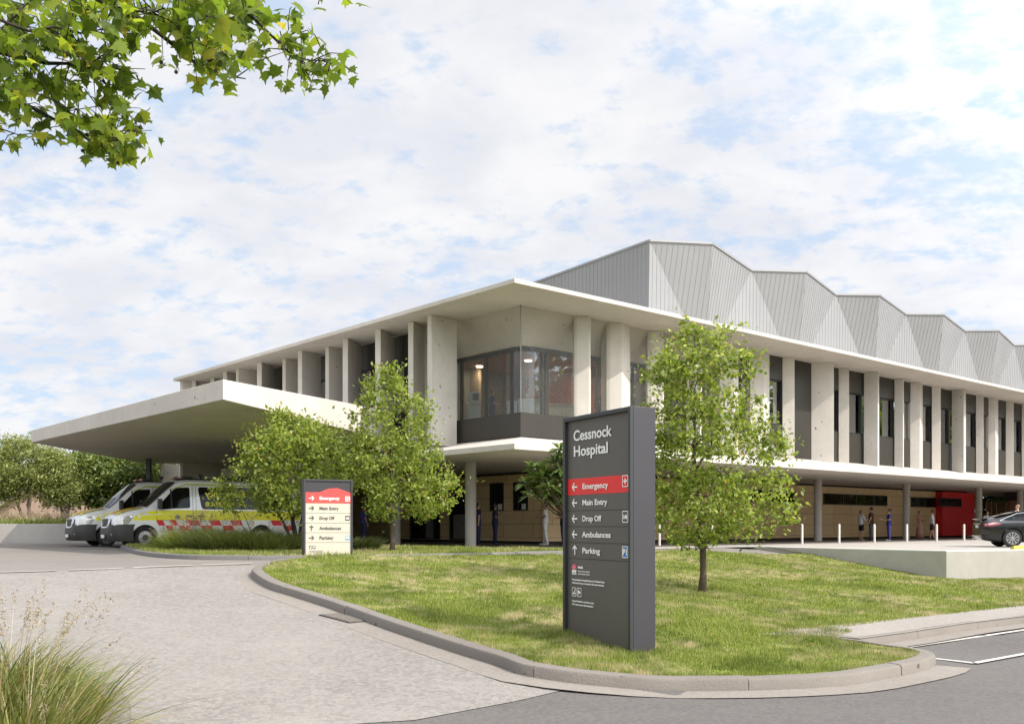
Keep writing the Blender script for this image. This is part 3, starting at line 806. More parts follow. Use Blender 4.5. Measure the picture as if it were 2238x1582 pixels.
def rwin(px0, px1, e0, e1, l=WR, splits=(), parent=H):
    a, b = r_at(px0, l), r_at(px1, l); f = MB(); w = 0.05
    f.rlbox(a, a+w, l-0.05, l+0.05, e0, e1); f.rlbox(b-w, b, l-0.05, l+0.05, e0, e1)
    f.rlbox(a+w, b-w, l-0.05, l+0.05, e0, e0+w); f.rlbox(a+w, b-w, l-0.05, l+0.05, e1-w, e1)
    for s_ in splits: rr = r_at(s_, l); f.rlbox(rr-0.04, rr+0.04, l-0.049, l+0.05, e0+w, e1-w)
    win = f.build('window', M['frame'], parent)
    p = MB(); p.rlbox(a+w, b-w, l-0.02, l-0.01, e0+w, e1-w); p.build('pane', M['pane_dark'], win)
def lwin(px0, px1, e0, e1, splits=(), name='window', sheet=None, panel=None):
    b, a = l_at(px0, WL), l_at(px1, WL); f = MB(); w = 0.05; r_ = WL
    f.rlbox(r_-0.05, r_+0.05, a, a+w, e0, e1); f.rlbox(r_-0.05, r_+0.05, b-w, b, e0, e1)
    f.rlbox(r_-0.05, r_+0.05, a+w, b-w, e0, e0+w); f.rlbox(r_-0.05, r_+0.05, a+w, b-w, e1-w, e1)
    for s_ in splits: ll = l_at(s_, WL); f.rlbox(r_-0.049, r_+0.05, ll-0.03, ll+0.03, e0+w, e1-w)
    win = f.build(name, M['frame'], H)
    p = MB(); p.rlbox(r_-0.02, r_-0.01, a+w, b-w, e0+w, e1-w); p.build('pane', M['pane_dark'], win)
    if sheet:
        l1, l0 = l_at(sheet[0], WL), l_at(sheet[1], WL)
        s_ = MB(); s_.rlbox(r_-0.06, r_-0.052, l0, l1, sheet[2], sheet[3]); s_.build('notice', M['white'], win)
    if panel:
        l1, l0 = l_at(panel[0], WL), l_at(panel[1], WL)
        s_ = MB(); s_.rlbox(r_-0.03, r_-0.021, l0, l1, panel[2], panel[3]); s_.build('panel', M['greypanel'], win)
M['pane_dark'] = (lambda m_: m_.done(m_.bsdf((0.012, 0.014, 0.012), 0.03, 0, 0.6)))(NT('dark_window_pane'))
M['greypanel'] = plain('grey_door_panel', (0.25, 0.235, 0.22), 0.5)
rwin(1560, 1737, 1.35, 2.0, splits=(1650,))
rwin(1799, 1938, 1.27, 1.95, splits=(1842, 1870, 1909))
rwin(1990, 2044.5, 1.25, 1.93, splits=(2008, 2020))
rwin(2054, 2100, 1.32, 1.92, l=WR-0.5, splits=(2066,), parent=red)
lwin(1072, 1101, 0.70, 2.02, splits=(1083,), sheet=(1090.5, 1099, 0.74, 1.02))
lwin(1123, 1154, 0.70, 2.00, splits=(1134,), sheet=(1142, 1151, 0.74, 1.0))
lwin(984, 1030, -0.7, 1.9, name='door', panel=(992, 1029, -0.65, 0.55))
lwin(898, 962, -0.7, 1.55, splits=(928, 949), name='door', panel=(932, 948, -0.65, 0.3))
# columns
def colm(px, pyb, rad=0.215):
    p = on_z(px, pyb, FLOOR); q_ = MB()
    q_.lathe([(0.0, 0.0), (rad, 0.0), (rad, 1.0), (rad, 2.0), (rad, E0+EYE-FLOOR-0.001), (0, E0+EYE-FLOOR-0.001)], 'z', (p.x, p.y, FLOOR), 28)
    q_.build('column', M['column'], H, smooth=40)
for px, py, rr in ((1028.5, 1195, 0.22), (865.5, 1189.5, 0.2), (1787.5, 1182.4, 0.21), (1981, 1178.9, 0.21), (2139, 1175.9, 0.21)): colm(px, py, rr)
for k in range(1, 4):
    x, y = XY(31.6+0.2+10.0*k+9.5, 4.7); q_ = MB(); q_.lathe([(0, 0), (0.21, 0), (0.21, 3.3), (0, 3.3)], 'z', (x, y, FLOOR), 24); q_.build('column', M['column'], H, smooth=40)
# left ground-floor wing wall under the emergency canopy
m = MB(); m.rlbox(2.3, 2.55, sl_l+0.0, 27.4, -0.83, E2-0.06); m.build('wing_wall', M['concrete'], H)

# emergency canopy ----------------------------------------------------------
def PX(px, py, e):
    d = e*FPX/(HY-py); return ((px-CX)/FPX*d, d)
CB = 3.4
Nn = PX(487.5, 873, CB); Lc = PX(68, 967, CB)
Fp = PX(320, 1013, CB)
dN = Vector((-6.56-Nn[0], 31.6-Nn[1])).normalized()
B1 = (Nn[0]+dN.x*11.5, Nn[1]+dN.y*11.5)
fl = [Nn, B1, XY(3.0, 13.0), XY(2.2, 14), XY(2.2, 27.6), Fp, Lc]
def ctop(p):
    s_ = (Vector(p)-Vector(Nn)).dot(dN); return CB + 0.545 + max(0.0, s_)*0.048
m = MB(); tops = [CB+0.545, ctop(B1), CB+1.1, CB+1.1, CB+1.1, CB+0.95, CB+0.50]
m.prism(fl, CB+EYE, [z+EYE for z in tops])
m.build('emergency_canopy', M['slab'], H, bevel=0.015)
m = MB(); p = PX(325, 1012, CB+0.0)
m.box((p[0]*0.93, p[1]*0.93, (CB-0.845)/2+EYE), (0.22, 0.22, CB+0.845-0.002)); m.build('post', M['frame'], H)
# pier at the end of the canopy
m = MB(); a, b = PX(376, 1017, CB), PX(414, 1020, CB); m.prism([(a[0], a[1]-1.8), (b[0], b[1]-1.8), (b[0], b[1]+2), (a[0], a[1]+2)], FLOOR, CB+EYE-0.002); m.build('pier', M['slab'], H)

# folded metal plant screen -------------------------------------------------
LV, zt = 6.0, None
T0r = r_at(1420, LV); T0 = W(T0r, LV, 0); zt = (HY-526)*T0.y/FPX
def at_h(px, py, e):
    d = e*FPX/(HY-py); return RL((px-CX)/FPX*d, d)
ev = [at_h(px, py, zt) for px, py in ((1420, 526), (1642, 590.5), (1826, 643.5), (1980, 686.5), (2108, 722.5))]
LO = 4.95
od = []
for px, py in ((1557, 532.5), (1762, 594), (1922, 645), (2062, 687), (2182, 722)):
    r_ = r_at(px, LO); od.append((r_, LO, (HY-py)*W(r_, LO, 0).y/FPX))
stp = (ev[-1][0]-ev[0][0])/4
for k in range(5): ev.append((ev[-1][0]+stp, ev[-1][1]))
stq = (od[-1][0]-od[0][0])/4
for k in range(4): od.append((od[-1][0]+stq, od[-1][1], od[-1][2]))
LB = 6.1
def base_px(px, py, slope):
    q = px
    for _ in range(30):
        y_ = HY-(S+0.1)*FPX/W(r_at(q, LB), LB, 0).y; q = 0.5*q+0.5*(px+(y_-py)/slope)
    return q
cr = [((1420, 526, 1.976), (1642, 592, -1.738)), ((1642, 592, 2.18), (1826, 646, -1.889)), ((1826, 646, 2.25), (1979, 687, -2.087)), ((1979, 687, 2.565), (2110, 724, -2.02)), ((2110, 724, 2.97), (2213, 752, -2.1))]
bs = [(r_at((base_px(*a)+base_px(*b))/2, LB), LB) for a, b in cr]
stb = (bs[-1][0]-bs[0][0])/4
for k in range(4): bs.append((bs[-1][0]+stb, LB))
MT = MB()
EB = S+0.1
def clipcol(poly, u):
    vs = []
    n = len(poly)
    for i in range(n):
        (u0, v0), (u1, v1) = poly[i], poly[(i+1) % n]
        if (u0 <= u <= u1) or (u1 <= u <= u0):
            if abs(u1-u0) < 1e-9: vs += [v0, v1]
            else: vs.append(v0+(v1-v0)*(u-u0)/(u1-u0))
    return (min(vs), max(vs)) if vs else None
def facet(pts, pitch=0.30, rib=0.06, hgt=0.012):
    pts = [Vector(p) for p in pts]; MT.face(pts)
    n = (pts[1]-pts[0]).cross(pts[2]-pts[0]).normalized()
    cen = sum(pts, Vector())/len(pts)
    if n.dot(Vector((0, 0, EYE))-cen) < 0: n = -n
    hdir = Vector((0, 0, 1)).cross(n).normalized(); vdir = n.cross(hdir)
    if vdir.z < 0: vdir = -vdir
    pl_ = [((p-cen).dot(hdir), (p-cen).dot(vdir)) for p in pts]
    us = [p[0] for p in pl_]; u = math.ceil(min(us)/pitch)*pitch
    while u+rib < max(us):
        c0 = clipcol(pl_, u+0.001); c1 = clipcol(pl_, u+rib)
        if c0 and c1 and min(c0[1]-c0[0], c1[1]-c1[0]) > 0.05:
            q = lambda uu, vv, h_: cen+hdir*uu+vdir*vv+n*h_
            a, b, c, d = q(u, c0[0], 0), q(u+rib, c1[0], 0), q(u+rib, c1[1], 0), q(u, c0[1], 0)
            a2, b2, c2, d2 = [p+n*hgt for p in (a, b, c, d)]
            MT.mesh([a, b, c, d, a2, b2, c2, d2], [(4, 5, 6, 7), (0, 4, 7, 3), (1, 2, 6, 5), (3, 7, 6, 2)])
        u += pitch
Tp = lambda p: W(p[0], p[1], p[2] if len(p) > 2 else zt); Bp = lambda p: W(p[0], p[1], EB)
corner_b = (ev[0][0], LB)
facet([Tp(ev[0]), Bp(corner_b), Bp(bs[0])])
for k in range(len(bs)):
    facet([Tp(ev[k]), Bp(bs[k]), Tp(od[k])]); facet([Tp(od[k]), Bp(bs[k]), Tp(ev[k+1])])
    if k < len(bs)-1: facet([Tp(ev[k+1]), Bp(bs[k]), Bp(bs[k+1])])
ew = at_h(1174, 616, zt); d_ = Vector((ew[0]-ev[0][0], ew[1]-ev[0][1])).normalized()
e_end = (ev[0][0]+d_.x*18, ev[0][1]+d_.y*18)
facet([Tp(ev[0]), Tp(e_end), Bp(e_end), Bp(corner_b)])
top = [Tp(e_end)]
for k in range(len(bs)): top += [Tp(ev[k]), Tp(od[k])]
top += [Tp(ev[len(bs)]), Tp((ev[len(bs)][0], 22)), ]
MT.face([p+Vector((0, 0, -0.05)) for p in top])
scr = MT.build('plant_screen', M['metal'], H)
cpg = MB(); ridge = [Tp(e_end)]
for k in range(len(bs)): ridge += [Tp(ev[k]), Tp(od[k])]
for a, b in zip(ridge[:-1], ridge[1:]): cpg.tube([a, b], 0.07, 4)
for k in range(len(bs)):
    pass
cpg.build('ridge_cap', M['metal'], scr)
# solid core so nothing shows through from behind
# ------------------------------------------------------------------ lettering
def text_mesh(txt, size, xs=1.0, align='LEFT', bold=0.0, spacing=1.0):
    cu = bpy.data.curves.new('lettering', 'FONT'); cu.body = txt; cu.size = size; cu.align_x = align
    cu.offset = bold; cu.extrude = 0.0015; cu.space_character = spacing; cu.resolution_u = 4
    ob = bpy.data.objects.new('lettering', cu); col.objects.link(ob)
    dg = bpy.context.evaluated_depsgraph_get(); dg.update()
    me = bpy.data.meshes.new_from_object(ob.evaluated_get(dg))
    v = [(p.co.x*xs, p.co.y, p.co.z) for p in me.vertices]; f = [tuple(p.vertices) for p in me.polygons]
    bpy.data.objects.remove(ob); bpy.data.curves.remove(cu); bpy.data.meshes.remove(me)
    return v, f
def put_text(mb, txt, x, z, y, cap, xs=1.0, bold=0.0, mirror=False, align='LEFT', width=None, m=0, spacing=1.0):
    """text in the x-z plane at depth y (front towards -y); cap: capital height"""
    v, f = text_mesh(txt, cap/0.70, 1.0, align, bold, spacing)
    if width and v:
        w = max(p[0] for p in v)-min(p[0] for p in v); xs = width/w
    vv = [((x-p[0]*xs if mirror else x+p[0]*xs), y-p[2]*0.7, z+p[1]) for p in v]
    mb.mesh(vv, [tuple(reversed(q)) for q in f] if mirror else f, m)
def flat(mb, poly, y, t=0.003, m=0):
    """flat plate in the x-z plane, its face at y, thickness t behind"""
    a = sum(poly[i][0]*poly[(i+1) % len(poly)][1]-poly[(i+1) % len(poly)][0]*poly[i][1] for i in range(len(poly)))
    if a < 0: poly = list(reversed(poly))
    n = len(poly); v = [(p[0], y, p[1]) for p in poly]+[(p[0], y+t, p[1]) for p in poly]
    mb.mesh(v, [tuple(range(n)), tuple(reversed(range(n, 2*n)))]+[(i, n+i, n+(i+1) % n, (i+1) % n) for i in range(n)], m)
def rect(x0, x1, z0, z1): return [(x0, z0), (x1, z0), (x1, z1), (x0, z1)]
def rrect(x0, x1, z0, z1, r):
    o = []
    for cx, cz, a0 in ((x1-r, z1-r, 0), (x0+r, z1-r, 90), (x0+r, z0+r, 180), (x1-r, z0+r, 270)):
        for k in range(5): t_ = R(a0+22.5*k); o.append((cx+r*math.cos(t_), cz+r*math.sin(t_)))
    return o
def stroke(mb, a, b, w, y, m=0, t=0.002):
    d = Vector((b[0]-a[0], b[1]-a[1])); d.normalize(); n = Vector((-d.y, d.x))*w/2
    flat(mb, [(a[0]+n.x, a[1]+n.y), (b[0]+n.x, b[1]+n.y), (b[0]-n.x, b[1]-n.y), (a[0]-n.x, a[1]-n.y)], y, t, m)
def arrow(mb, x, z, s, w, kind, y):
    """kind l, r or u; s overall size"""
    h = s/2
    if kind == 'u':
        stroke(mb, (x, z-h), (x, z+h), w, y); stroke(mb, (x-h*0.8, z+h*0.25), (x+w*.2, z+h), w, y-0.0006); stroke(mb, (x+h*0.8, z+h*0.25), (x-w*.2, z+h), w, y-0.0009)
    else:
        g_ = 1 if kind == 'r' else -1
        stroke(mb, (x-g_*h, z), (x+g_*h, z), w, y)
        stroke(mb, (x+g_*h*0.15, z+h*0.85), (x+g_*h, z-w*.2), w, y-0.0006); stroke(mb, (x+g_*h*0.15, z-h*0.85), (x+g_*h, z+w*.2), w, y-0.0009)
def ring(mb, x0, x1, z0, z1, w, r, y, m=0):
    o, i = rrect(x0, x1, z0, z1, r), rrect(x0+w, x1-w, z0+w, z1-w, max(0.002, r-w))
    n = len(o); v = [(p[0], y, p[1]) for p in o]+[(p[0], y, p[1]) for p in i]
    mb.mesh(v, [(k, (k+1) % n, n+(k+1) % n, n+k) for k in range(n)], m)
def vehicle_icon(mb, x, z, s, y):
    """person beside a small car"""
    flat(mb, rect(x-s*.40, x-s*.24, z-s*.28, z+s*.08), y); flat(mb, rrect(x-s*.39, x-s*.25, z+s*.12, z+s*.26, s*.065), y)
    flat(mb, [(x-s*.16, z-s*.2), (x+s*.42, z-s*.2), (x+s*.42, z+s*.02), (x+s*.32, z+s*.06), (x+s*.22, z+s*.24), (x+s*.0, z+s*.24), (x-s*.1, z+s*.05), (x-s*.16, z+s*.02)], y)
    flat(mb, rect(x-s*.08, x+s*.04, z-s*.3, z-s*.2), y-0.0004); flat(mb, rect(x+s*.22, x+s*.34, z-s*.3, z-s*.2), y-0.0004)

M['signgrey'] = plain('sign_grey_panel', (0.098, 0.089, 0.074), 0.5, var=0.05, scale=1.5)
M['signframe'] = plain('sign_frame', (0.028, 0.03, 0.032), 0.45, var=0.05)
M['signside'] = plain('sign_side', (0.034, 0.031, 0.036), 0.45, var=0.05, scale=1.2)
M['signred'] = plain('sign_red', (0.72, 0.025, 0.02), 0.5, var=0.03)
M['coral'] = plain('sign_coral', (0.66, 0.06, 0.055), 0.5, var=0.03)
M['letter'] = plain('lettering_white', (0.82, 0.80, 0.76), 0.5, var=0.02)
M['letterdark'] = plain('lettering_grey', (0.075, 0.07, 0.062), 0.5, var=0.02)
M['signblue'] = plain('sign_blue', (0.05, 0.20, 0.48), 0.5, var=0.03)
M['signcyan'] = plain('sign_light_blue', (0.08, 0.36, 0.58), 0.5, var=0.03)
M['cream'] = plain('sign_cream', (0.50, 0.46, 0.375), 0.5, var=0.03, scale=1.0)
M['pink'] = plain('emblem_pink', (0.72, 0.14, 0.22), 0.5, var=0.03)
M['groove'] = plain('sign_groove', (0.03, 0.028, 0.024), 0.6)

# tall roadside sign ------------------------------------------------------------
dR = 12.0; NR = P(1380, 1420, dR); Hs = 533*dR/FPX
FLp = P(1235, 1381, 13.4)
wv = Vector((NR.x-FLp.x, NR.y-FLp.y)); Ws = wv.length; rz = math.atan2(wv.y, wv.x)
DP = 0.36
zb = NR.z
tall = empty('directional_sign', (FLp.x, FLp.y, zb), rz, 'tall dark grey hospital pylon sign on the front lawn with a red emergency band', 'sign')
kw = dict(world=False)
bm_ = MB(); bm_.prism([(0.0, 0.03), (Ws-0.03, 0.03), (Ws-0.03, DP), (0.0, DP)], -0.2, Hs-0.03); bm_.build('cabinet', M['signgrey'], tall, **kw)
sd_ = MB(); sd_.prism([(Ws-0.029, 0.031), (Ws, 0.031), (Ws, DP+0.001), (Ws-0.029, DP+0.001)], -0.2, Hs-0.001); sd_.build('side_panel', M['signside'], tall, bevel=0.004, **kw)
fr = MB(); fw = 0.055
fr.prism([(-0.03, -0.02), (fw-0.03, -0.02), (fw-0.03, DP), (-0.03, DP)], -0.2, Hs)
fr.prism([(Ws-fw+0.01, -0.02), (Ws+0.002, -0.02), (Ws+0.002, 0.028), (Ws-fw+0.01, 0.028)], -0.2, Hs)
fr.prism([(fw-0.03, -0.02), (Ws-fw+0.01, -0.02), (Ws-fw+0.01, DP), (fw-0.03, DP)], Hs-fw, Hs-0.002)
fr.build('frame', M['signframe'], tall, bevel=0.004, **kw)
Y0 = 0.027
zz = lambda f: Hs*(1-f)
bd = MB(); flat(bd, rect(0.028, Ws-0.048, zz(0.352), zz(0.279)), Y0); bd.build('red_band', M['signred'], tall, **kw)
gv = MB()
for f in (0.423, 0.494, 0.566, 0.638): flat(gv, rect(0.028, Ws-0.048, zz(f)-0.004, zz(f)+0.004), Y0-0.0)
gv.build('groove', M['groove'], tall, **kw)
tx = MB(); yt = 0.020
put_text(tx, 'Cessnock', 0.185, zz(0.108), yt, 0.138, width=0.93, bold=0.004)
put_text(tx, 'Hospital', 0.185, zz(0.178), yt, 0.138, width=0.83, bold=0.004)
tx.build('lettering', M['letter'], tall, **kw)
rows = [('Emergency', 0.316, 'l', 0.62), ('Main Entry', 0.388, 'l', 0.60), ('Drop Off', 0.459, 'l', 0.46), ('Ambulances', 0.530, 'l', 0.69), ('Parking', 0.601, 'u', 0.43)]
for txt, f, k, wdt in rows:
    t_ = MB(); put_text(t_, txt, 0.41, zz(f)-0.034, yt, 0.072, width=wdt, bold=0.0025); t_.build('lettering', M['letter'], tall, **kw)
    a_ = MB(); arrow(a_, 0.22, zz(f)-0.0, 0.125, 0.021, k, yt); a_.build('arrow', M['letter'], tall, **kw)
ic = MB(); xi, s_ = Ws-0.165, 0.128
ring(ic, xi-s_/2, xi+s_/2, zz(.305)-s_/2*1.15, zz(.305)+s_/2*1.15, 0.011, 0.014, yt)
stroke(ic, (xi-.036, zz(.305)), (xi+.036, zz(.305)), 0.024, yt); stroke(ic, (xi, zz(.305)-.036), (xi, zz(.305)+.036), 0.024, yt-.0008); ic.build('cross_symbol', M['letter'], tall, **kw)
ic = MB(); ring(ic, xi-s_/2, xi+s_/2, zz(.453)-s_/2*1.15, zz(.453)+s_/2*1.15, 0.011, 0.016, yt); vehicle_icon(ic, xi, zz(.453), 0.105, yt); ic.build('drop_off_symbol', M['letter'], tall, **kw)
ic = MB(); flat(ic, rrect(xi-s_/2, xi+s_/2, zz(.600)-s_/2*1.15, zz(.600)+s_/2*1.15, 0.014), Y0-0.002, m=0); ring(ic, xi-s_/2, xi+s_/2, zz(.600)-s_/2*1.15, zz(.600)+s_/2*1.15, 0.010, 0.014, yt-0.002, m=1)
put_text(ic, 'P1', xi, zz(.600)-0.036, yt-0.001, 0.075, align='CENTER', width=0.088, bold=0.004, m=1); ic.build('parking_symbol', [M['signblue'], M['letter']], tall, **kw)
em = MB()
ex, ez = 0.205, zz(0.688)
for k in range(7):
    t_ = R(-66+22*k); em.mesh([(ex, yt, ez), (ex+0.058*math.sin(t_-.19), yt, ez+0.058*math.cos(t_-.19)*1.15), (ex+0.072*math.sin(t_), yt, ez+0.072*math.cos(t_)*1.15), (ex+0.058*math.sin(t_+.19), yt, ez+0.058*math.cos(t_+.19)*1.15)], [(0, 3, 2, 1)], 0)
put_text(em, 'NSW', ex, ez-0.047, yt, 0.04, align='CENTER', width=0.115, bold=0.006, m=1)
flat(em, rect(ex-0.057, ex+0.057, ez-0.068, ez-0.055), yt, m=1); em.build('health_emblem', [M['pink'], M['letter']], tall, **kw)
sm = MB()
put_text(sm, 'Health', 0.30, zz(.681), yt, 0.028, width=0.13, bold=0.003); put_text(sm, 'Hunter New England', 0.30, zz(.697), yt, 0.022, width=0.30); put_text(sm, 'Local Health District', 0.30, zz(.709), yt, 0.022, width=0.30)
put_text(sm, 'We acknowledge the Aboriginal People as the Traditional Owners', 0.15, zz(.737), yt, 0.022, width=0.80, bold=0.001); put_text(sm, 'of this land and we pay our respects to Elders past and present', 0.15, zz(.751), yt, 0.022, width=0.79, bold=0.001)
put_text(sm, 'Cessnock Hospital is a smoke free precinct', 0.15, zz(.833), yt, 0.022, width=0.55, bold=0.001); put_text(sm, 'CCTV cameras operate within this precinct', 0.15, zz(.848), yt, 0.022, width=0.535, bold=0.001)
sm.build('small_print', M['letter'], tall, **kw)
for k, x_ in enumerate((0.205, 0.335)):
    ic = MB(); c_ = zz(.789); ring(ic, x_-.055, x_+.055, c_-.06, c_+.06, 0.009, 0.014, yt)
    if k == 0:
        stroke(ic, (x_-.035, c_-.02), (x_+.035, c_-.02), 0.018, yt); stroke(ic, (x_-.036, c_-.04), (x_+.036, c_+.04), 0.009, yt-.0008); stroke(ic, (x_+.02, c_-.01), (x_+.01, c_+.03), 0.007, yt-.0012)
    else:
        stroke(ic, (x_-.035, c_+.02), (x_+.03, c_-.01), 0.03, yt); stroke(ic, (x_-.03, c_-.04), (x_-.03, c_+.0), 0.01, yt-.0008); stroke(ic, (x_-.03, c_-.03), (x_+.0, c_+.005), 0.01, yt-.0012)
    ic.build('no_smoking_symbol' if k == 0 else 'camera_symbol', M['letter'], tall, **kw)

# small kerbside sign -------------------------------------------------------------
SB = on_z(664, 1214, FLOOR+0.10); ds = SB.y; rz2 = R(24)
u1 = 771.0; k1 = (u1-CX)/FPX
Wm = (k1*SB.y-SB.x)/(math.cos(rz2)-k1*math.sin(rz2))
Hm = 167.5*ds/FPX
small = empty('directional_sign', (SB.x, SB.y, SB.z), rz2, 'small cream directional sign with coral emergency panel on the far kerb', 'sign')
bm_ = MB(); bm_.prism([(0.02, 0.03), (Wm-0.02, 0.03), (Wm-0.02, 0.24), (0.02, 0.24)], -0.15, Hm-0.02); bm_.build('cabinet', M['cream'], small, **kw)
fr = MB(); fw = 0.045
fr.prism([(0, 0), (fw, 0), (fw, 0.25), (0, 0.25)], -0.15, Hm); fr.prism([(Wm-fw, 0), (Wm, 0), (Wm, 0.25), (Wm-fw, 0.25)], -0.15, Hm); fr.prism([(fw, 0), (Wm-fw, 0), (Wm-fw, 0.25), (fw, 0.25)], Hm-fw, Hm-0.002)
fr.build('frame', M['signside'], small, bevel=0.004, **kw)
X0, X1 = fw, Wm-fw; fx = lambda px: X0+(X1-X0)*(px-205)/(1108-205); fz_ = lambda py: Hm*(1-(py-75)/1445.0)
y0 = 0.027
pn = MB(); flat(pn, [(X0, fz_(335)), (X1, fz_(335)), (X1, Hm-fw), (X0, Hm-fw)], y0-0.0); pn.build('header', M['signside'], small, **kw)
pn = MB(); flat(pn, [(X0, fz_(525)), (X1, fz_(525)), (X1, fz_(325)), (fx(840), fz_(238)), (fx(660), fz_(248)), (fx(490), fz_(320)), (X0, fz_(322))], y0-0.004); pn.build('red_panel', M['coral'], small, **kw)
gv = MB()
for py in (714, 902, 1086, 1272): flat(gv, rect(X0, X1, fz_(py)-.004, fz_(py)+.004), y0)
gv.build('groove', M['kerb_dark'], small, **kw)
yt = 0.019
for txt, py, k, x1, mt in (('Emergency', 432, 'r', 875, 'letter'), ('Main Entry', 622, 'r', 860, 'letterdark'), ('Drop Off', 808, 'r', 775, 'letterdark'), ('Ambulances', 1000, 'u', 915, 'letterdark'), ('Parking', 1184, 'r', 750, 'letterdark')):
    t_ = MB(); put_text(t_, txt, fx(478), fz_(py+28), yt, 0.078, width=fx(x1)-fx(478), bold=0.0025 if mt == 'letter' else 0.0015); t_.build('lettering', M[mt], small, **kw)
    a_ = MB(); arrow(a_, fx(322), fz_(py), 0.125, 0.020, k, yt); a_.build('arrow', M[mt], small, **kw)
ic = MB(); x_ = fx(1043); c_ = fz_(440); ring(ic, x_-.06, x_+.06, c_-.062, c_+.062, .016, .008, yt); stroke(ic, (x_-.03, c_), (x_+.03, c_), .026, yt); stroke(ic, (x_, c_-.03), (x_, c_+.03), .026, yt-.0008); ic.build('cross_symbol', M['letter'], small, **kw)
ic = MB(); c_ = fz_(808); flat(ic, rrect(x_-.058, x_+.058, c_-.058, c_+.058, .01), y0-.003); 
for q_ in range(1): vehicle_icon(ic, x_, c_, 0.10, yt)
n0 = len(ic.m); ic.m = [0]*6+[0]*(n0-6)
sq = MB(); flat(sq, rrect(x_-.058, x_+.058, c_-.058, c_+.058, .01), y0-.003); nn0 = len(sq.f); vehicle_icon(sq, x_, c_, 0.10, yt); sq.m = [0]*nn0+[1]*(len(sq.f)-nn0); sq.build('drop_off_symbol', [M['letterdark'], M['letter']], small, **kw)
ic = MB(); c_ = fz_(1184); flat(ic, rrect(x_-.055, x_+.055, c_-.058, c_+.058, .01), y0-.003); put_text(ic, 'P1', x_, c_-.03, yt, 0.062, align='CENTER', width=.075, bold=.004, m=1); ic.build('parking_symbol', [M['signcyan'], M['letter']], small, **kw)
for k, px in enumerate((306, 375)):
    ic = MB(); x_ = fx(px); c_ = fz_(1362); flat(ic, rect(x_-.036, x_+.036, c_-.036, c_+.036), y0-.003)
    stroke(ic, (x_-.025, c_-.02), (x_+.025, c_+.02), .014, yt, 1); stroke(ic, (x_-.02, c_+.02 if k else c_-.015), (x_+.02, c_-.0 if k else c_-.015), .012, yt-.001, 1)
    ic.build('no_smoking_symbol' if k == 0 else 'camera_symbol', [M['letterdark'], M['letter']], small, **kw)
sm = MB(); put_text(sm, 'Cessnock Hospital is a smoke free precinct', fx(278), fz_(1432), yt, .018, width=fx(548)-fx(278)); put_text(sm, 'CCTV cameras operate within this precinct', fx(278), fz_(1455), yt, .018, width=fx(545)-fx(278)); sm.build('small_print', M['letterdark'], small, **kw)

# white bollards ---------------------------------------------------------------------
bolls = [(1441, 'white bollard beside the tall sign, left of the lawn tree trunk'), (1556, 'white bollard just behind the lawn tree trunk'), (1753, 'white bollard beside the right edge of the lawn tree, before the first column'),
         (1834, 'white bollard between the first column and the group of standing people'), (1911, 'white bollard in front of the man in the dark red shirt'), (1982, 'white bollard in front of the second column'),
         (2047, 'white bollard at the left edge of the red wall'), (2107, 'white bollard in front of the red wall near the car')]
b0_, b1_ = on_z(1753, 1188.7, FLOOR), on_z(2107, 1183.3, FLOOR)
proto = None
M['bollard'] = plain('bollard_white', (0.60, 0.57, 0.52), 0.4, var=0.04)
for px, lab in bolls:
    k = (px-CX)/FPX; dx, dy = b1_.x-b0_.x, b1_.y-b0_.y
    u = (k*b0_.y-b0_.x)/(dx-k*dy); x, y = b0_.x+dx*u, b0_.y+dy*u
    if proto is None:
        q_ = MB(); q_.lathe([(0, 0), (0.055, 0), (0.055, 0.86), (0.05, 0.885), (0.03, 0.9), (0, 0.9)], 'z', (0, 0, 0), 16)
        o = q_.build('bollard', M['bollard'], smooth=40); proto = o
    else: o = proto.copy(); col.objects.link(o)
    o.location = (x, y, FLOOR+0.012); tag(o, lab, 'bollard', 'white bollards along the drop-off kerb')
# yellow wheel stop
ws = on_z(2232, 1200, FLOOR+0.012)
q_ = MB(); q_.prism([(-0.37, -0.1), (1.5, -0.1), (1.5, 0.1), (-0.37, 0.1)], 0, 0.0)
q_ = MB(); q_.hexa([(-0.37, -0.11, 0), (1.5, -0.11, 0), (1.5, 0.11, 0), (-0.37, 0.11, 0)], [(-0.30, -0.06, 0.13), (1.43, -0.06, 0.13), (1.43, 0.06, 0.13), (-0.30, 0.06, 0.13)])
o = q_.build('wheel_stop', plain('wheel_stop_yellow', (0.46, 0.36, 0.03), 0.6), bevel=0.01); o.location = ws; o.rotation_euler = (0, 0, R(8)); tag(o, 'yellow wheel stop block on the plaza edge beside the black car', 'wheel stop')
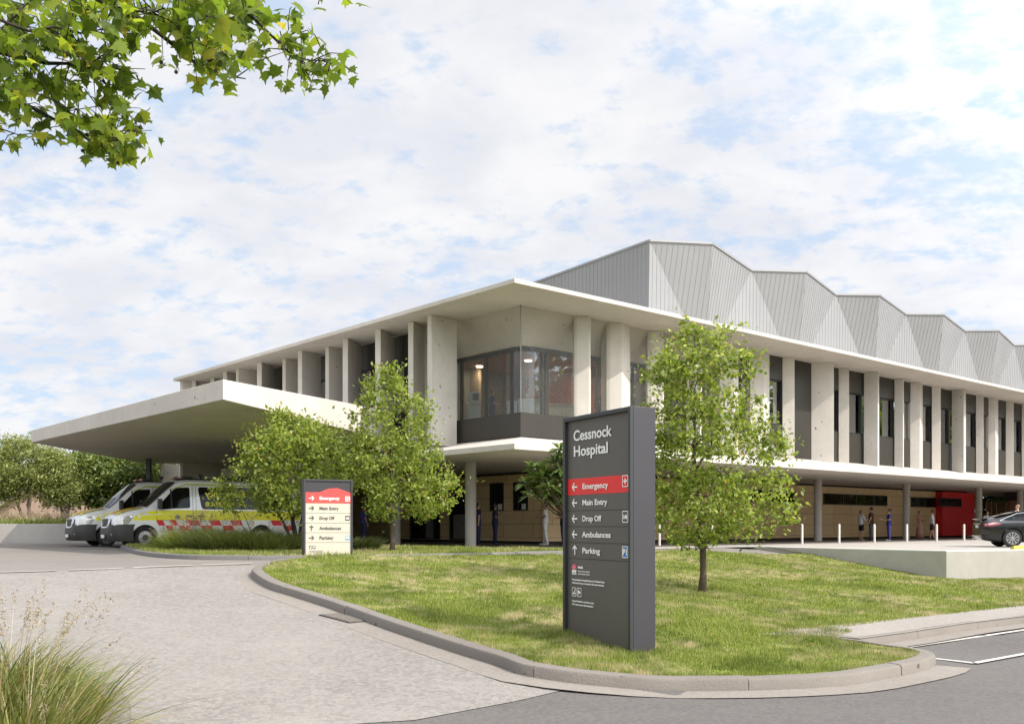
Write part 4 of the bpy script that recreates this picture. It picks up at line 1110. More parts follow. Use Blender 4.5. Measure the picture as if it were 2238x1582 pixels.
# ------------------------------------------------------------------ vehicles
def lerp_tab(tab, x):
    if x <= tab[0][0]: return tab[0][1]
    for (a, u), (b, v) in zip(tab[:-1], tab[1:]):
        if x <= b: return u+(v-u)*(x-a)/(b-a)
    return tab[-1][1]
class Shell:
    """a vehicle body lofted along x (forward); section from bottom to roof given by half-widths at heights"""
    def __init__(s, zb, zbelt, ztop, wb, wbelt, wroof, crown=0.05): s.zb, s.zbelt, s.ztop, s.wb, s.wbelt, s.wroof, s.crown = zb, zbelt, ztop, wb, wbelt, wroof, crown
    def sec(s, x):
        zb, zt = lerp_tab(s.zb, x), lerp_tab(s.ztop, x); zl = min(lerp_tab(s.zbelt, x), zt-0.10)
        wb, wl, wr = lerp_tab(s.wb, x), lerp_tab(s.wbelt, x), lerp_tab(s.wroof, x)
        zm = zb+(zl-zb)*0.45
        h = zt-zl
        rr = min(0.16, h*0.55)
        return [(wb-0.10, zb), (wb-0.02, zb+0.06), (wb+(wl-wb)*0.7+0.0, zm), (wl, zl-0.08), (wl-0.005, zl), (wl+(wr-wl)*0.55, zl+(h-rr)*0.55), (wr, zt-rr), (wr-rr*0.28, zt-rr*0.35), (wr-rr*0.95, zt-0.0), (wr*0.45, zt+s.crown*0.8)]
    def y(s, x, z):
        q = s.sec(x)
        if z <= q[0][1]: return q[0][0]
        for (y0, z0), (y1, z1) in zip(q[:-1], q[1:]):
            if z <= z1 and z1 > z0: return y0+(y1-y0)*(z-z0)/(z1-z0)
        return q[-1][0]
    def loft(s, xs, name, mats, parent, cuts=None, smooth=38):
        mb = MB(); n = None; rows = []
        for x in xs:
            q = s.sec(x); loop = [(x, y, z) for y, z in q]+[(x, 0, lerp_tab(s.ztop, x)+s.crown)]+[(x, -y, z) for y, z in reversed(q)]+[(x, 0, q[0][1])]
            rows.append(loop)
        n = len(rows[0]); v = [p for r_ in rows for p in r_]; f = []
        for i in range(len(rows)-1):
            for j in range(n): f.append((i*n+j, i*n+(j+1) % n, (i+1)*n+(j+1) % n, (i+1)*n+j))
        f.append(tuple(range(n))); f.append(tuple(reversed([(len(rows)-1)*n+j for j in range(n)])))
        mb.mesh(v, f)
        o = mb.build(name, mats, parent, world=False)
        bm = bmesh.new(); bm.from_mesh(o.data); bmesh.ops.recalc_face_normals(bm, faces=bm.faces); bm.to_mesh(o.data); bm.free()
        if cuts:
            c = MB()
            for (x, z, r_) in cuts: c.lathe([(0, -1.6), (r_, -1.6), (r_, 1.6), (0, 1.6)], 'y', (x, 0, z), 32)
            co = c.build('cutter', mats, None)
            bm = bmesh.new(); bm.from_mesh(co.data); bmesh.ops.remove_doubles(bm, verts=bm.verts, dist=1e-5); bmesh.ops.recalc_face_normals(bm, faces=bm.faces); bm.to_mesh(co.data); bm.free()
            tmp = bpy.data.objects.new('tmp', o.data); col.objects.link(tmp)
            md = tmp.modifiers.new('cut', 'BOOLEAN'); md.object = co; md.operation = 'DIFFERENCE'; md.solver = 'EXACT'
            dg = bpy.context.evaluated_depsgraph_get(); dg.update()
            me = bpy.data.meshes.new_from_object(tmp.evaluated_get(dg)); bpy.data.objects.remove(tmp); bpy.data.objects.remove(co)
            o.data = me; me.name = name
        o.data.polygons.foreach_set('use_smooth', [True]*len(o.data.polygons)); o.data.set_sharp_from_angle(angle=R(smooth))
        return o
    def patch(s, mb, poly, side=1, off=0.006, m=0, step=0.12):
        pts = [Vector(p) for p in poly]; n = len(pts); dens = []
        for i in range(n):
            a, b = pts[i], pts[(i+1) % n]; k = max(1, int((b-a).length/step))
            dens += [a.lerp(b, j/k) for j in range(k)]
        pts = list(dens); n = len(pts); pl_ = [(p.x, p.y) for p in pts]
        x = min(p[0] for p in pl_)+step*.5
        while x < max(p[0] for p in pl_):
            z = min(p[1] for p in pl_)+step*.5
            while z < max(p[1] for p in pl_):
                if inside(pl_, x, z) and all((x-p[0])**2+(z-p[1])**2 > (step*.35)**2 for p in pl_): pts.append(Vector((x, z)))
                z += step
            x += step
        v, e, f, *_ = delaunay_2d_cdt(pts, [(i, (i+1) % n) for i in range(n)], [], 1, 1e-6)
        vv = [(p.x, side*(s.y(p.x, p.y)+off), p.y) for p in v]
        mb.mesh(vv, [tuple(q) if side < 0 else tuple(reversed(q)) for q in f], m)
def rounded(poly, r=0.06, k=3):
    out = []; n = len(poly)
    for i in range(n):
        p0, p1, p2 = Vector(poly[i-1]), Vector(poly[i]), Vector(poly[(i+1) % n])
        a = p1+(p0-p1).normalized()*min(r, (p0-p1).length*.45); b = p1+(p2-p1).normalized()*min(r, (p2-p1).length*.45)
        for j in range(k+1):
            t_ = j/k; out.append(tuple(a*(1-t_)**2+p1*2*t_*(1-t_)+b*t_*t_))
    return out
M['silver'] = plain('silver_white_paint', (0.82, 0.83, 0.84), 0.3, 0.1, 0.5, 0.03, coat=0.5)
M['vyellow'] = plain('fluorescent_yellow', (0.85, 0.80, 0.02), 0.4, var=0.03)
M['vred'] = plain('reflective_red', (0.70, 0.012, 0.03), 0.4, var=0.03)
M['vwhite'] = plain('reflective_white', (0.74, 0.73, 0.72), 0.4, var=0.03)
M['vorange'] = plain('reflective_orange', (0.80, 0.20, 0.08), 0.4, var=0.03)
M['vlime'] = plain('reflective_lime', (0.42, 0.55, 0.04), 0.4, var=0.03)
M['vglass'] = (lambda m_: m_.done(m_.bsdf((0.006, 0.007, 0.007), 0.05, 0, 0.18)))(NT('dark_vehicle_glass'))
M['wind'] = glass_mat('windscreen', (0.35, 0.42, 0.42), 0.22)
M['plastic'] = plain('black_plastic', (0.03, 0.029, 0.026), 0.55, var=0.1)
M['rubber'] = plain('tyre_rubber', (0.018, 0.018, 0.018), 0.8)
M['rim'] = plain('wheel_rim', (0.38, 0.38, 0.38), 0.35, 0.7)
M['rimdark'] = plain('wheel_rim_dark', (0.06, 0.06, 0.06), 0.5, 0.3)
M['lamp'] = plain('headlamp_glass', (0.55, 0.55, 0.52), 0.12, 0.5, 0.8, coat=1.0)
M['chrome'] = plain('chrome_trim', (0.6, 0.6, 0.6), 0.2, 0.9)
M['taillamp'] = plain('tail_lamp_red', (0.32, 0.03, 0.035), 0.2, 0.0, 0.7, coat=1.0)
M['amber'] = plain('beacon_red', (0.5, 0.06, 0.04), 0.25, 0, 0.7)

def wheel(parent, x, y, r, w, side, spokes=0):
    t_ = MB(); t_.lathe([(r*.66, -w/2), (r*.94, -w/2), (r, -w*.32), (r, w*.32), (r*.94, w/2), (r*.66, w/2)], 'y', (0, 0, 0), 36)
    wh = t_.build('wheel', M['rubber'], parent, smooth=40, world=False); wh.location = (x, y, r)
    rm = MB(); o_ = side*w/2
    sg = side
    if spokes:
        rm.lathe([(r*.68, o_-sg*.02), (r*.68, o_+sg*.004), (r*.62, o_+sg*.004), (r*.60, o_-sg*.05)], 'y', (0, 0, 0), 36)
        for k in range(spokes):
            a = 2*math.pi*k/spokes; c, s_ = math.cos(a), math.sin(a)
            def pt(rad, off, yy): return (c*rad-s_*off, yy, s_*rad+c*off)
            for dd in (-.024, .024):
                q = [pt(r*.10, dd*.9-.008, o_-sg*.012), pt(r*.10, dd*.9+.012, o_-sg*.012), pt(r*.62, dd*2.1+.016, o_-sg*.006), pt(r*.62, dd*2.1-.016, o_-sg*.006)]
                rm.face(q); rm.face(list(reversed([(p[0], p[1]-sg*.025, p[2]) for p in q])))
        rm.lathe([(0, o_+sg*.006), (r*.13, o_+sg*.004), (r*.15, o_-sg*.03)], 'y', (0, 0, 0), 20)
        rm.build('rim', M['rim'], wh, smooth=30, world=False)
        b_ = MB(); b_.lathe([(0, o_-sg*.07), (r*.62, o_-sg*.07)], 'y', (0, 0, 0), 28); b_.build('brake', M['rimdark'], wh, world=False)
    else:
        rm.lathe([(r*.67, o_-sg*.02), (r*.67, o_+sg*.0), (r*.60, o_+sg*.004), (r*.57, o_-sg*.03), (r*.42, o_-sg*.02), (r*.40, o_+sg*.01), (r*.34, o_+sg*.01), (r*.33, o_-sg*.02), (0, o_-sg*.02)], 'y', (0, 0, 0), 36)
        for k in range(10):
            a = 2*math.pi*k/10; rm.ball((math.cos(a)*r*.49, o_-sg*.022, math.sin(a)*r*.49), r*.045, 1, 8, (1, .4, 1))
        rm.lathe([(r*.32, o_+sg*.002), (r*.25, o_+sg*.02), (0, o_+sg*.02)], 'y', (0, 0, 0), 20, m=1)
        rm.build('rim', [M['rim'], M['rimdark']], wh, smooth=35, world=False)
    return wh

# ambulance: x forward, nose at x=0, tail at x=-7
def make_ambulance(name, loc, rz, label):
    A = empty(name, loc, rz, label, 'ambulance', 'ambulances parked under the emergency canopy')
    sh = Shell(zb=[(-7, .42), (-6.6, .36), (-.9, .34), (0, .42)],
               zbelt=[(-7, 1.22), (-1.5, 1.20), (-.8, 1.15), (-.3, 1.08), (0, .95)],
               ztop=[(-7, 2.30), (-6.9, 2.42), (-2.55, 2.46), (-2.2, 2.38), (-1.75, 2.02), (-1.15, 1.46), (-1.02, 1.41), (-.55, 1.31), (-.22, 1.20), (-.06, 1.10), (0, 1.0)],
               wb=[(-7, .90), (-6.8, .95), (-.8, .95), (-.25, .93), (0, .82)],
               wbelt=[(-7, .95), (-6.8, .99), (-1.2, .99), (-.7, .97), (-.25, .92), (0, .80)],
               wroof=[(-7, .80), (-6.8, .84), (-2.3, .84), (-1.7, .82), (-1.1, .84), (-.6, .87), (-.2, .84), (0, .74)], crown=0.035)
    xs = [-7, -6.95, -6.85, -6.5, -6, -5.2, -4.4, -3.6, -2.9, -2.55, -2.38, -2.2, -1.98, -1.75, -1.45, -1.15, -1.02, -.8, -.55, -.36, -.2, -.1, -.05, 0]
    body = sh.loft(xs, 'body', M['silver'], A, cuts=[(-1.02, .36, .46), (-5.35, .36, .46)])
    # wheel housings
    hs = MB(); hs.box((-1.02, 0, .55), (1.1, 1.5, .55)); hs.box((-5.35, 0, .55), (1.1, 1.5, .55)); hs.box((-3.2, 0, .42), (6.0, 1.5, .2)); hs.build('underbody', M['plastic'], A, world=False)
    L = MB(); yb0, yb1 = 0.99, 1.33
    for sd_ in (1, -1):
        sh.patch(L, [(-6.93, yb0), (-.60, yb0-.02), (-.66, yb0+.14), (-1.2, yb1-.03), (-2.2, yb1+.02), (-6.93, yb1)], sd_, .005)
        sh.patch(L, [(-6.9, 2.30), (-2.5, 2.31), (-1.95, 2.10), (-1.95, 2.07), (-2.5, 2.26), (-6.9, 2.24)], sd_, .006, 3)
    # chequers: two rows of slanted red and white blocks
    zr = [0.985, 0.785, 0.585]
    sl = 0.10
    for sd_ in (1, -1):
        x = -6.9; k = 0
        while x < -.75:
            wdt = .40 if x < -2.2 else .24
            x2 = min(x+wdt, -.62)
            for row in (0, 1):
                z1, z0 = zr[row], zr[row+1]
                s1, s0 = row*sl, (row+1)*sl
                q = [(x-s0, z0), (x2-s0, z0), (x2-s1, z1), (x-s1, z1)]
                mid = (sum(p[0] for p in q)/4, sum(p[1] for p in q)/4)
                if min(p[0] for p in q) < -6.97: continue
                if any((p[0]+1.02)**2+(p[1]-.36)**2 < .53**2 or (p[0]+5.35)**2+(p[1]-.36)**2 < .48**2 for p in q+[mid]): continue
                sh.patch(L, q, sd_, .005, 1 if (k+row) % 2 == 0 else 2, 0.2)
            x = x2; k += 1
    L.build('livery', [M['vyellow'], M['vred'], M['vwhite'], M['vlime']], A, world=False)
    # bonnet stripes
    bs_ = MB()
    def bon(x, y): return (x, y, lerp_tab(sh.ztop, x)+sh.crown*(1-abs(y)*.25)+.012)
    def strip(y0, y1, x0, x1, m_):
        n_ = 6
        for k in range(n_):
            a, b = x0+(x1-x0)*k/n_, x0+(x1-x0)*(k+1)/n_
            bs_.face([bon(a, y0), bon(a, y1), bon(b, y1), bon(b, y0)], m_)
    strip(.34, .76, -.98, -.12, 0); strip(-.76, -.34, -.98, -.12, 0); strip(.08, .30, -.98, -.12, 1); strip(-.30, -.08, -.98, -.12, 1)
    bs_.build('bonnet_stripe', [M['vyellow'], M['vorange']], A, world=False)
    # glass
    for sd_ in (1, -1):
        g_ = MB(); sh.patch(g_, rounded([(-2.62, 1.42), (-1.98, 1.40), (-1.62, 1.36), (-1.45, 1.42), (-1.78, 1.80), (-2.05, 2.10), (-2.2, 2.16), (-2.62, 2.18)], .07), sd_, .008)
        d_ = g_.build('door_window', M['vglass'], A, world=False)
        q_ = MB(); sh.patch(q_, [(-1.98, 1.42), (-1.93, 1.42), (-1.93, 2.10), (-1.98, 2.13)], sd_, .012); q_.build('divider', M['frame'], d_, world=False)
        g_ = MB(); sh.patch(g_, rounded([(-6.6, 1.40), (-3.05, 1.38), (-2.92, 2.20), (-6.6, 2.22)], .12), sd_, .008)
        sw = g_.build('side_window', M['vglass'], A, world=False)
        if sd_ == 1:
            t_ = MB()
            for txt, z_, wd_ in (('Emergency', 1.84, 1.55), ('Ambulance', 1.50, 1.52)):
                v, f = text_mesh(txt, .24/.70, bold=.010); ww = max(p[0] for p in v)
                # the lettering reads mirrored on this vehicle
                vv = [(-3.18-wd_+p[0]/ww*wd_ if False else -3.18-wd_+(p[0]/ww)*wd_, sh.y(-4, z_+p[1])+.014+p[2], z_+p[1]) for p in v]
                t_.mesh(vv, [tuple(reversed(q)) for q in f])
            t_.build('lettering', M['vyellow'], sw, world=False)
        # seams, handles, emblem
        s_ = MB()
        for x0, z0, x1, z1 in ((-2.72, .62, -2.72, 2.26), (-2.84, .62, -2.84, 2.26), (-1.42, .95, -1.42, 1.35)):
            sh.patch(s_, [(x0-.006, z0), (x0+.006, z0), (x1+.006, z1), (x1-.006, z1)], sd_, .007)
        s_.build('door_seam', M['plastic'], A, world=False)
        for hx in (-2.58, -3.02):
            h_ = MB(); yy = sh.y(hx, 1.13); h_.box((hx, sd_*(yy+.02), 1.13), (.24, .04, .05)); h_.build('door_handle', M['plastic'], A, bevel=.01, world=False)
        e_ = MB(); yy = sd_*(sh.y(-2.15, 1.10)+.010)
        e_.lathe([(0, 0), (.085, 0)], 'y', (-2.15, yy, 1.09), 20); e_.lathe([(0, sd_*.003), (.066, sd_*.003)], 'y', (-2.15, yy, 1.09), 20, m=1)
        for k in range(4):
            a = math.pi/4*k+.4; e_.face([(-2.15+math.cos(a)*.064-math.sin(a)*.008, yy+sd_*.006, 1.09+math.sin(a)*.064+math.cos(a)*.008), (-2.15+math.cos(a)*.064+math.sin(a)*.008, yy+sd_*.006, 1.09+math.sin(a)*.064-math.cos(a)*.008), (-2.15-math.cos(a)*.064+math.sin(a)*.008, yy+sd_*.006, 1.09-math.sin(a)*.064-math.cos(a)*.008), (-2.15-math.cos(a)*.064-math.sin(a)*.008, yy+sd_*.006, 1.09-math.sin(a)*.064+math.cos(a)*.008)], 0)
        e_.build('emblem', [M['plastic'], M['vwhite']], A, world=False)
        # mirror
        mr = MB(); yy = sh.y(-1.55, 1.45); mr.box((-1.50, sd_*(yy+.16), 1.56), (.14, .20, .36)); mr.box((-1.52, sd_*(yy+.04), 1.42), (.1, .12, .08)); mr.build('mirror', M['plastic'], A, bevel=.03, world=False)
        # head lamps and fog lamps, arch flare
        hl = MB(); sh.patch(hl, rounded([(-.06, .78), (-.06, 1.0), (-.50, 1.14), (-.62, 1.08), (-.40, .80)], .05), sd_, .012, 0, .06)
        hl.build('headlight', M['lamp'], A, world=False)
        br = MB()
        n_ = 14; 
        for k in range(n_):
            a0, a1 = math.pi*k/n_, math.pi*(k+1)/n_
            q = [( -1.02+.46*math.cos(a0), .36+.46*math.sin(a0)), (-1.02+.54*math.cos(a0), .36+.54*math.sin(a0)), (-1.02+.54*math.cos(a1), .36+.54*math.sin(a1)), (-1.02+.46*math.cos(a1), .36+.46*math.sin(a1))]
            br.face([(p[0], sd_*(sh.y(p[0], max(.45, p[1]))+.014), p[1]) for p in (q if sd_ < 0 else list(reversed(q)))])
        br.build('wheel_arch', M['silver'], A, smooth=True, world=False)
    # windscreen
    ws_ = MB(); rows = []
    for x, hw in ((-1.10, .76), (-1.3, .77), (-1.5, .76), (-1.75, .735), (-1.98, .71), (-2.16, .68)):
        rows.append([(x, hw*u, lerp_tab(sh.ztop, x)+sh.crown*(1-.55*u*u)-(.022 if abs(u) > .9 else 0)+.015) for u in (-1, -.6, -.2, .2, .6, 1)])
    v = [p for r_ in rows for p in r_]; ws_.mesh(v, [(i*6+j, (i+1)*6+j, (i+1)*6+j+1, i*6+j+1) for i in range(5) for j in range(5)])
    ws_.build('windscreen', M['vglass'], A, smooth=True, world=False)
    wp = MB()
    for yy in (.45, -.2): wp.tube([(-1.06, yy, 1.475), (-1.5, yy-.28, 1.86)], .012, 5)
    wp.build('wiper', M['plastic'], A, world=False)
    vt = MB(); vt.box((-.98, .35, 1.425), (.12, .42, .02)); vt.box((-.98, -.35, 1.425), (.12, .42, .02)); vt.build('bonnet_vent', M['plastic'], A, world=False)
    # front bumper, grille, plate
    bp = MB(); prof = [(.10, .0), (.24, .0), (.44, .0), (.60, 0)]
    pts = []
    for k in range(-8, 9):
        u = k/8; y_ = 1.0*math.sin(u*math.pi/2); x_ = .11-.74*(1-math.cos(u*math.pi/2))**2.3
        pts.append((x_, y_))
    v = []; n_ = len(pts)
    for z_, o_ in ((.22, -.05), (.30, .02), (.50, .05), (.70, .02), (.78, -.07)):
        v += [(x_+o_*(1-abs(y_)*.4), y_*(1+o_*.15), z_+.05*abs(y_)*(z_ > .6)) for x_, y_ in pts]
    f = [(i*n_+j, i*n_+j+1, (i+1)*n_+j+1, (i+1)*n_+j) for i in range(4) for j in range(n_-1)]
    bp.mesh(v, f); b_ = bp.build('bumper', M['plastic'], A, smooth=50, world=False)
    fg = MB()
    for sd_ in (1, -1): fg.ball((.07, sd_*.70, .47), .055, 0, 12, (.5, 1, 1))
    fg.build('fog_lamp', M['lamp'], b_, smooth=True, world=False)
    gr = MB(); gr.prism([(-.12, -.46), (.10, -.40), (.14, 0), (.10, .40), (-.12, .46)], .72, 1.03); gl_o = gr.build('grille', M['frame'], A, bevel=.03, world=False)
    sl_ = MB()
    for z_ in (.80, .88, .96): sl_.prism([(.0, -.42), (.115, -.385), (.155, 0), (.115, .385), (.0, .42)], z_-.012, z_+.012)
    sl_.build('slat', M['plastic'], gl_o, world=False)
    fr_ = MB(); fr_.tube([(.05, -.45, 1.04), (.085, -.43, .86), (.10, -.37, .74), (.14, -.2, .71), (.145, .2, .71), (.10, .37, .74), (.085, .43, .86), (.05, .45, 1.04)], .035, 6); fr_.build('surround', M['silver'], gl_o, smooth=True, world=False)
    pt_ = MB(); pt_.box((.185, 0, .40), (.02, .40, .12)); pt_.build('number_plate', M['vwhite'], A, world=False)
    # roof gear
    rb = MB(); rb.box((-2.62, 0, 2.555), (.42, 1.30, .09)); lb = rb.build('light_bar', M['plastic'], A, bevel=.03, world=False)
    le = MB(); le.box((-2.47, .40, 2.56), (.16, .36, .07)); le.box((-2.47, -.40, 2.56), (.16, .36, .07)); le.build('beacon', M['amber'], lb, bevel=.02, world=False)
    sp_ = MB(); sp_.tube([(-3.15, .55, 2.48), (-3.15, .55, 2.60)], .02, 6); sp_.ball((-3.15, .55, 2.64), .075, 0, 12); sp_.build('roof_lamp', M['plastic'], A, smooth=True, world=False)
    ac = MB(); ac.hexa([(-5.6, -.6, 2.47), (-3.75, -.6, 2.47), (-3.75, .6, 2.47), (-5.6, .6, 2.47)], [(-5.4, -.5, 2.66), (-4.1, -.5, 2.66), (-4.1, .5, 2.66), (-5.4, .5, 2.66)]); ac.build('air_conditioner', M['rimdark'], A, bevel=.03, world=False)
    an = MB(); an.tube([(-2.3, .1, 2.45), (-2.42, .1, 2.62)], .012, 5); an.build('aerial', M['plastic'], A, world=False)
    sk = MB()
    for sd_ in (1, -1): sk.box((-3.2, sd_*.93, .40), (3.1, .08, .14))
    sk.build('side_skirt', M['plastic'], A, bevel=.02, world=False)
    # red step block low on the side
    rs = MB(); rs.box((-2.05, .965, .40), (.55, .03, .16)); rs.build('side_reflector', M['vred'], A, world=False)
    for x_ in (-1.02, -5.35):
        for sd_ in (1, -1): wheel(A, x_, sd_*.86, .35, .22, sd_)
    return A
hx, hy = -0.80, -0.60
n1 = on_z(236, 1191, FLOOR); D1 = 37.2
p1 = (( 236-CX)/FPX*D1, D1)
rzv = math.atan2(hy, hx)
amb = make_ambulance('ambulance', (p1[0], p1[1], FLOOR+.004), rzv, 'nearer silver ambulance with yellow stripe and red chequers, half hidden by the bush')
p2 = (p1[0]-1.75-0.55, p1[1]+2.35-0.3)
amb.scale = (1.07, 1.07, 1.07); amb2 = copy_tree(amb); amb2.location = (p2[0], p2[1], FLOOR+.004); amb2['label'] = 'farther silver ambulance, mostly hidden behind the nearer one, with orange bonnet stripe'

# black liftback car
def make_car(loc, rz):
    A = empty('parked_car', loc, rz, 'black liftback car parked on the plaza at the right edge, rear towards the wall', 'car')
    sh = Shell(zb=[(-2.48, .42), (-2.3, .26), (-1.9, .19), (1.9, .19), (2.4, .25), (2.49, .35)],
               zbelt=[(-2.48, .84), (-2.2, .90), (-1.2, .94), (.6, .90), (1.4, .82), (2.2, .68), (2.49, .58)],
               ztop=[(-2.48, .96), (-2.40, 1.08), (-2.25, 1.10), (-1.9, 1.17), (-1.2, 1.35), (-.5, 1.43), (.2, 1.42), (.7, 1.30), (1.2, 1.08), (1.35, 1.02), (2.0, .90), (2.4, .76), (2.49, .66)],
               wb=[(-2.48, .70), (-2.3, .86), (-1.6, .93), (1.6, .92), (2.3, .80), (2.49, .55)],
               wbelt=[(-2.48, .72), (-2.3, .88), (-1.6, .975), (1.5, .955), (2.2, .86), (2.49, .6)],
               wroof=[(-2.48, .66), (-2.3, .78), (-1.9, .70), (-1.2, .62), (-.3, .60), (.4, .61), (1.2, .76), (2.0, .80), (2.49, .52)], crown=.03)
    xs = [-2.48, -2.45, -2.40, -2.3, -2.2, -2.05, -1.9, -1.65, -1.4, -1.2, -.9, -.5, -.1, .2, .45, .7, .95, 1.2, 1.35, 1.6, 2.0, 2.2, 2.4, 2.46, 2.49]
    black = plain('black_car_paint', (0.006, 0.006, 0.007), 0.15, 0, 0.4, 0.02, coat=0.6)
    sh.loft(xs, 'body', black, A, cuts=[(-1.45, .345, .385), (1.5, .345, .385)])
    u_ = MB(); u_.box((0, 0, .42), (4.2, 1.36, .36)); u_.build('underbody', M['plastic'], A, world=False)
    for sd_ in (1, -1):
        g_ = MB(); sh.patch(g_, rounded([(-1.85, 1.04), (.95, .99), (.55, 1.25), (.1, 1.355), (-.5, 1.37), (-1.2, 1.28)], .08), sd_, .006)
        gw = g_.build('side_window', M['vglass'], A, world=False)
        t_ = MB(); line = [(-1.85, 1.02), (-1.2, 1.30), (-.5, 1.385), (.1, 1.37), (.6, 1.25)]
        t_.tube([(x, sd_*(sh.y(x, z)+.008), z) for x, z in line], .012, 5); t_.tube([(x, sd_*(sh.y(x, z)+.008), z) for x, z in ((-1.85, 1.02), (-.4, .995), (.95, .97))], .012, 5)
        t_.build('chrome_trim', M['chrome'], gw, world=False)
        q_ = MB(); sh.patch(q_, [(-.48, .98), (-.42, .98), (-.42, 1.38), (-.48, 1.38)], sd_, .01); q_.build('pillar', M['plastic'], gw, world=False)
        tl = MB(); sh.patch(tl, rounded([(-2.43, .80), (-2.44, .90), (-2.1, .96), (-1.86, .93), (-1.82, .885), (-2.15, .80)], .03), sd_, .012, 0, .05)
        tlo = tl.build('tail_light', M['taillamp'], A, world=False)
        tz = MB(); sh.patch(tz, [(-2.40, .875), (-2.12, .925), (-1.95, .91), (-2.12, .89), (-2.38, .845)], sd_, .016, 0, .05); tz.build('reflector', M['lamp'], tlo, world=False)
        for hx_ in (-.75, .35):
            h_ = MB(); h_.box((hx_, sd_*(sh.y(hx_, .86)+.01), .86), (.20, .02, .025)); h_.build('door_handle', M['chrome'], A, world=False)
        mr = MB(); mr.ball((.78, sd_*1.02, 1.02), .11, 0, 10, (.6, 1, .7)); mr.build('mirror', black, A, smooth=True, world=False)
        hl = MB(); sh.patch(hl, [(1.95, .66), (2.38, .58), (2.40, .66), (1.98, .76)], sd_, .01); hl.build('headlight', M['lamp'], A, world=False)
        sm_ = MB()
        for x0 in (-.98, .02, .92): sh.patch(sm_, [(x0-.004, .32), (x0+.004, .32), (x0+.004, .95), (x0-.004, .95)], sd_, .004)
        sm_.build('door_seam', M['frame'], A, world=False)
        for x_ in (-1.45, 1.5): wheel(A, x_, sd_*.86, .345, .24, sd_, 10)
    # rear glass, plate, bumper lip, diffuser
    rg = MB(); rows = []
    for x, hw in ((-2.02, .62), (-1.7, .60), (-1.4, .57), (-1.1, .55), (-.8, .53)):
        rows.append([(x, hw*u, lerp_tab(sh.ztop, x)+sh.crown*(1-.5*u*u)+.008) for u in (-1, -.5, 0, .5, 1)])
    rg.mesh([p for r_ in rows for p in r_], [(i*5+j, i*5+j+1, (i+1)*5+j+1, (i+1)*5+j) for i in range(4) for j in range(4)]); rg.build('rear_window', M['vglass'], A, smooth=True, world=False)
    fw_ = MB(); rows = []
    for x, hw in ((1.22, .70), (.95, .66), (.7, .61), (.45, .56)):
        rows.append([(x, hw*u, lerp_tab(sh.ztop, x)+sh.crown*(1-.5*u*u)+.008) for u in (-1, -.5, 0, .5, 1)])
    fw_.mesh([p for r_ in rows for p in r_], [(i*5+j, (i+1)*5+j, (i+1)*5+j+1, i*5+j+1) for i in range(3) for j in range(4)]); fw_.build('windscreen', M['vglass'], A, smooth=True, world=False)
    pl_ = MB(); pl_.box((-2.488, 0, .80), (.015, .38, .11)); pl_.build('number_plate', M['vwhite'], A, world=False)
    ct = MB(); ct.tube([(-2.47, -.5, .905), (-2.50, 0, .905), (-2.47, .5, .905)], .014, 6); ct.build('chrome_bar', M['chrome'], A, world=False)
    bl = MB(); bl.hexa([(-2.50, -.7, .40), (-2.30, -.86, .40), (-2.30, .86, .40), (-2.50, .7, .40)], [(-2.52, -.7, .46), (-2.30, -.875, .46), (-2.30, .875, .46), (-2.52, .7, .46)]); bl.build('rear_bumper', black, A, bevel=.015, world=False)
    df = MB(); df.tube([(-2.50, -.6, .34), (-2.52, 0, .33), (-2.50, .6, .34)], .02, 6); df.build('diffuser_trim', M['chrome'], A, world=False)
    sp_ = MB(); sp_.hexa([(-2.47, -.68, 1.075), (-2.28, -.72, 1.10), (-2.28, .72, 1.10), (-2.47, .68, 1.075)], [(-2.50, -.68, 1.10), (-2.28, -.72, 1.125), (-2.28, .72, 1.125), (-2.50, .68, 1.10)]); sp_.build('spoiler', black, A, world=False)
    return A
hd = Vector((0.979, -0.205)).normalized()
rw_ = on_z(2213.5, 1195.5, FLOOR+.012)      # near rear wheel on the plaza
nrm = Vector((-hd.y, hd.x))                   # left of heading
cc = Vector((rw_.x, rw_.y)) + hd*1.45 + nrm*0.98
make_car((cc.x, cc.y, FLOOR+.012), math.atan2(hd.y, hd.x))
# ------------------------------------------------------------------ plants
rng = np.random.default_rng(11)
G1 = leaf_mat('bright_leaves', [(0.0, (0.10, 0.145, 0.022)), (0.35, (0.21, 0.275, 0.042)), (0.75, (0.34, 0.41, 0.085)), (0.93, (0.48, 0.51, 0.20)), (1.0, (0.36, 0.26, 0.05))], 0.55, 0.4)
G2 = leaf_mat('olive_leaves', [(0.0, (0.14, 0.17, 0.045)), (0.5, (0.25, 0.29, 0.08)), (1.0, (0.37, 0.39, 0.14))], 0.35, 0.5)
G3 = leaf_mat('dark_leaves', [(0.0, (0.06, 0.09, 0.018)), (0.5, (0.13, 0.18, 0.04)), (1.0, (0.25, 0.29, 0.08))], 0.3, 0.42)
G4 = leaf_mat('glossy_leaves', [(0.0, (0.07, 0.12, 0.035)), (0.5, (0.14, 0.21, 0.06)), (1.0, (0.28, 0.33, 0.12))], 0.25, 0.3)
G5 = leaf_mat('autumn_leaves', [(0.0, (0.14, 0.07, 0.01)), (0.5, (0.25, 0.14, 0.02)), (1.0, (0.16, 0.15, 0.03))], 0.35, 0.5)
GM = leaf_mat('plane_leaves', [(0.0, (0.09, 0.14, 0.02)), (0.6, (0.19, 0.27, 0.03)), (0.92, (0.33, 0.40, 0.045)), (1.0, (0.44, 0.38, 0.06))], 0.66, 0.45)
M['bark'] = plain('bark', (0.085, 0.06, 0.042), 0.9, var=0.4, scale=14, bump=0.8)
M['barkdark'] = plain('dark_bark', (0.035, 0.027, 0.022), 0.9, var=0.4, scale=14, bump=0.6)
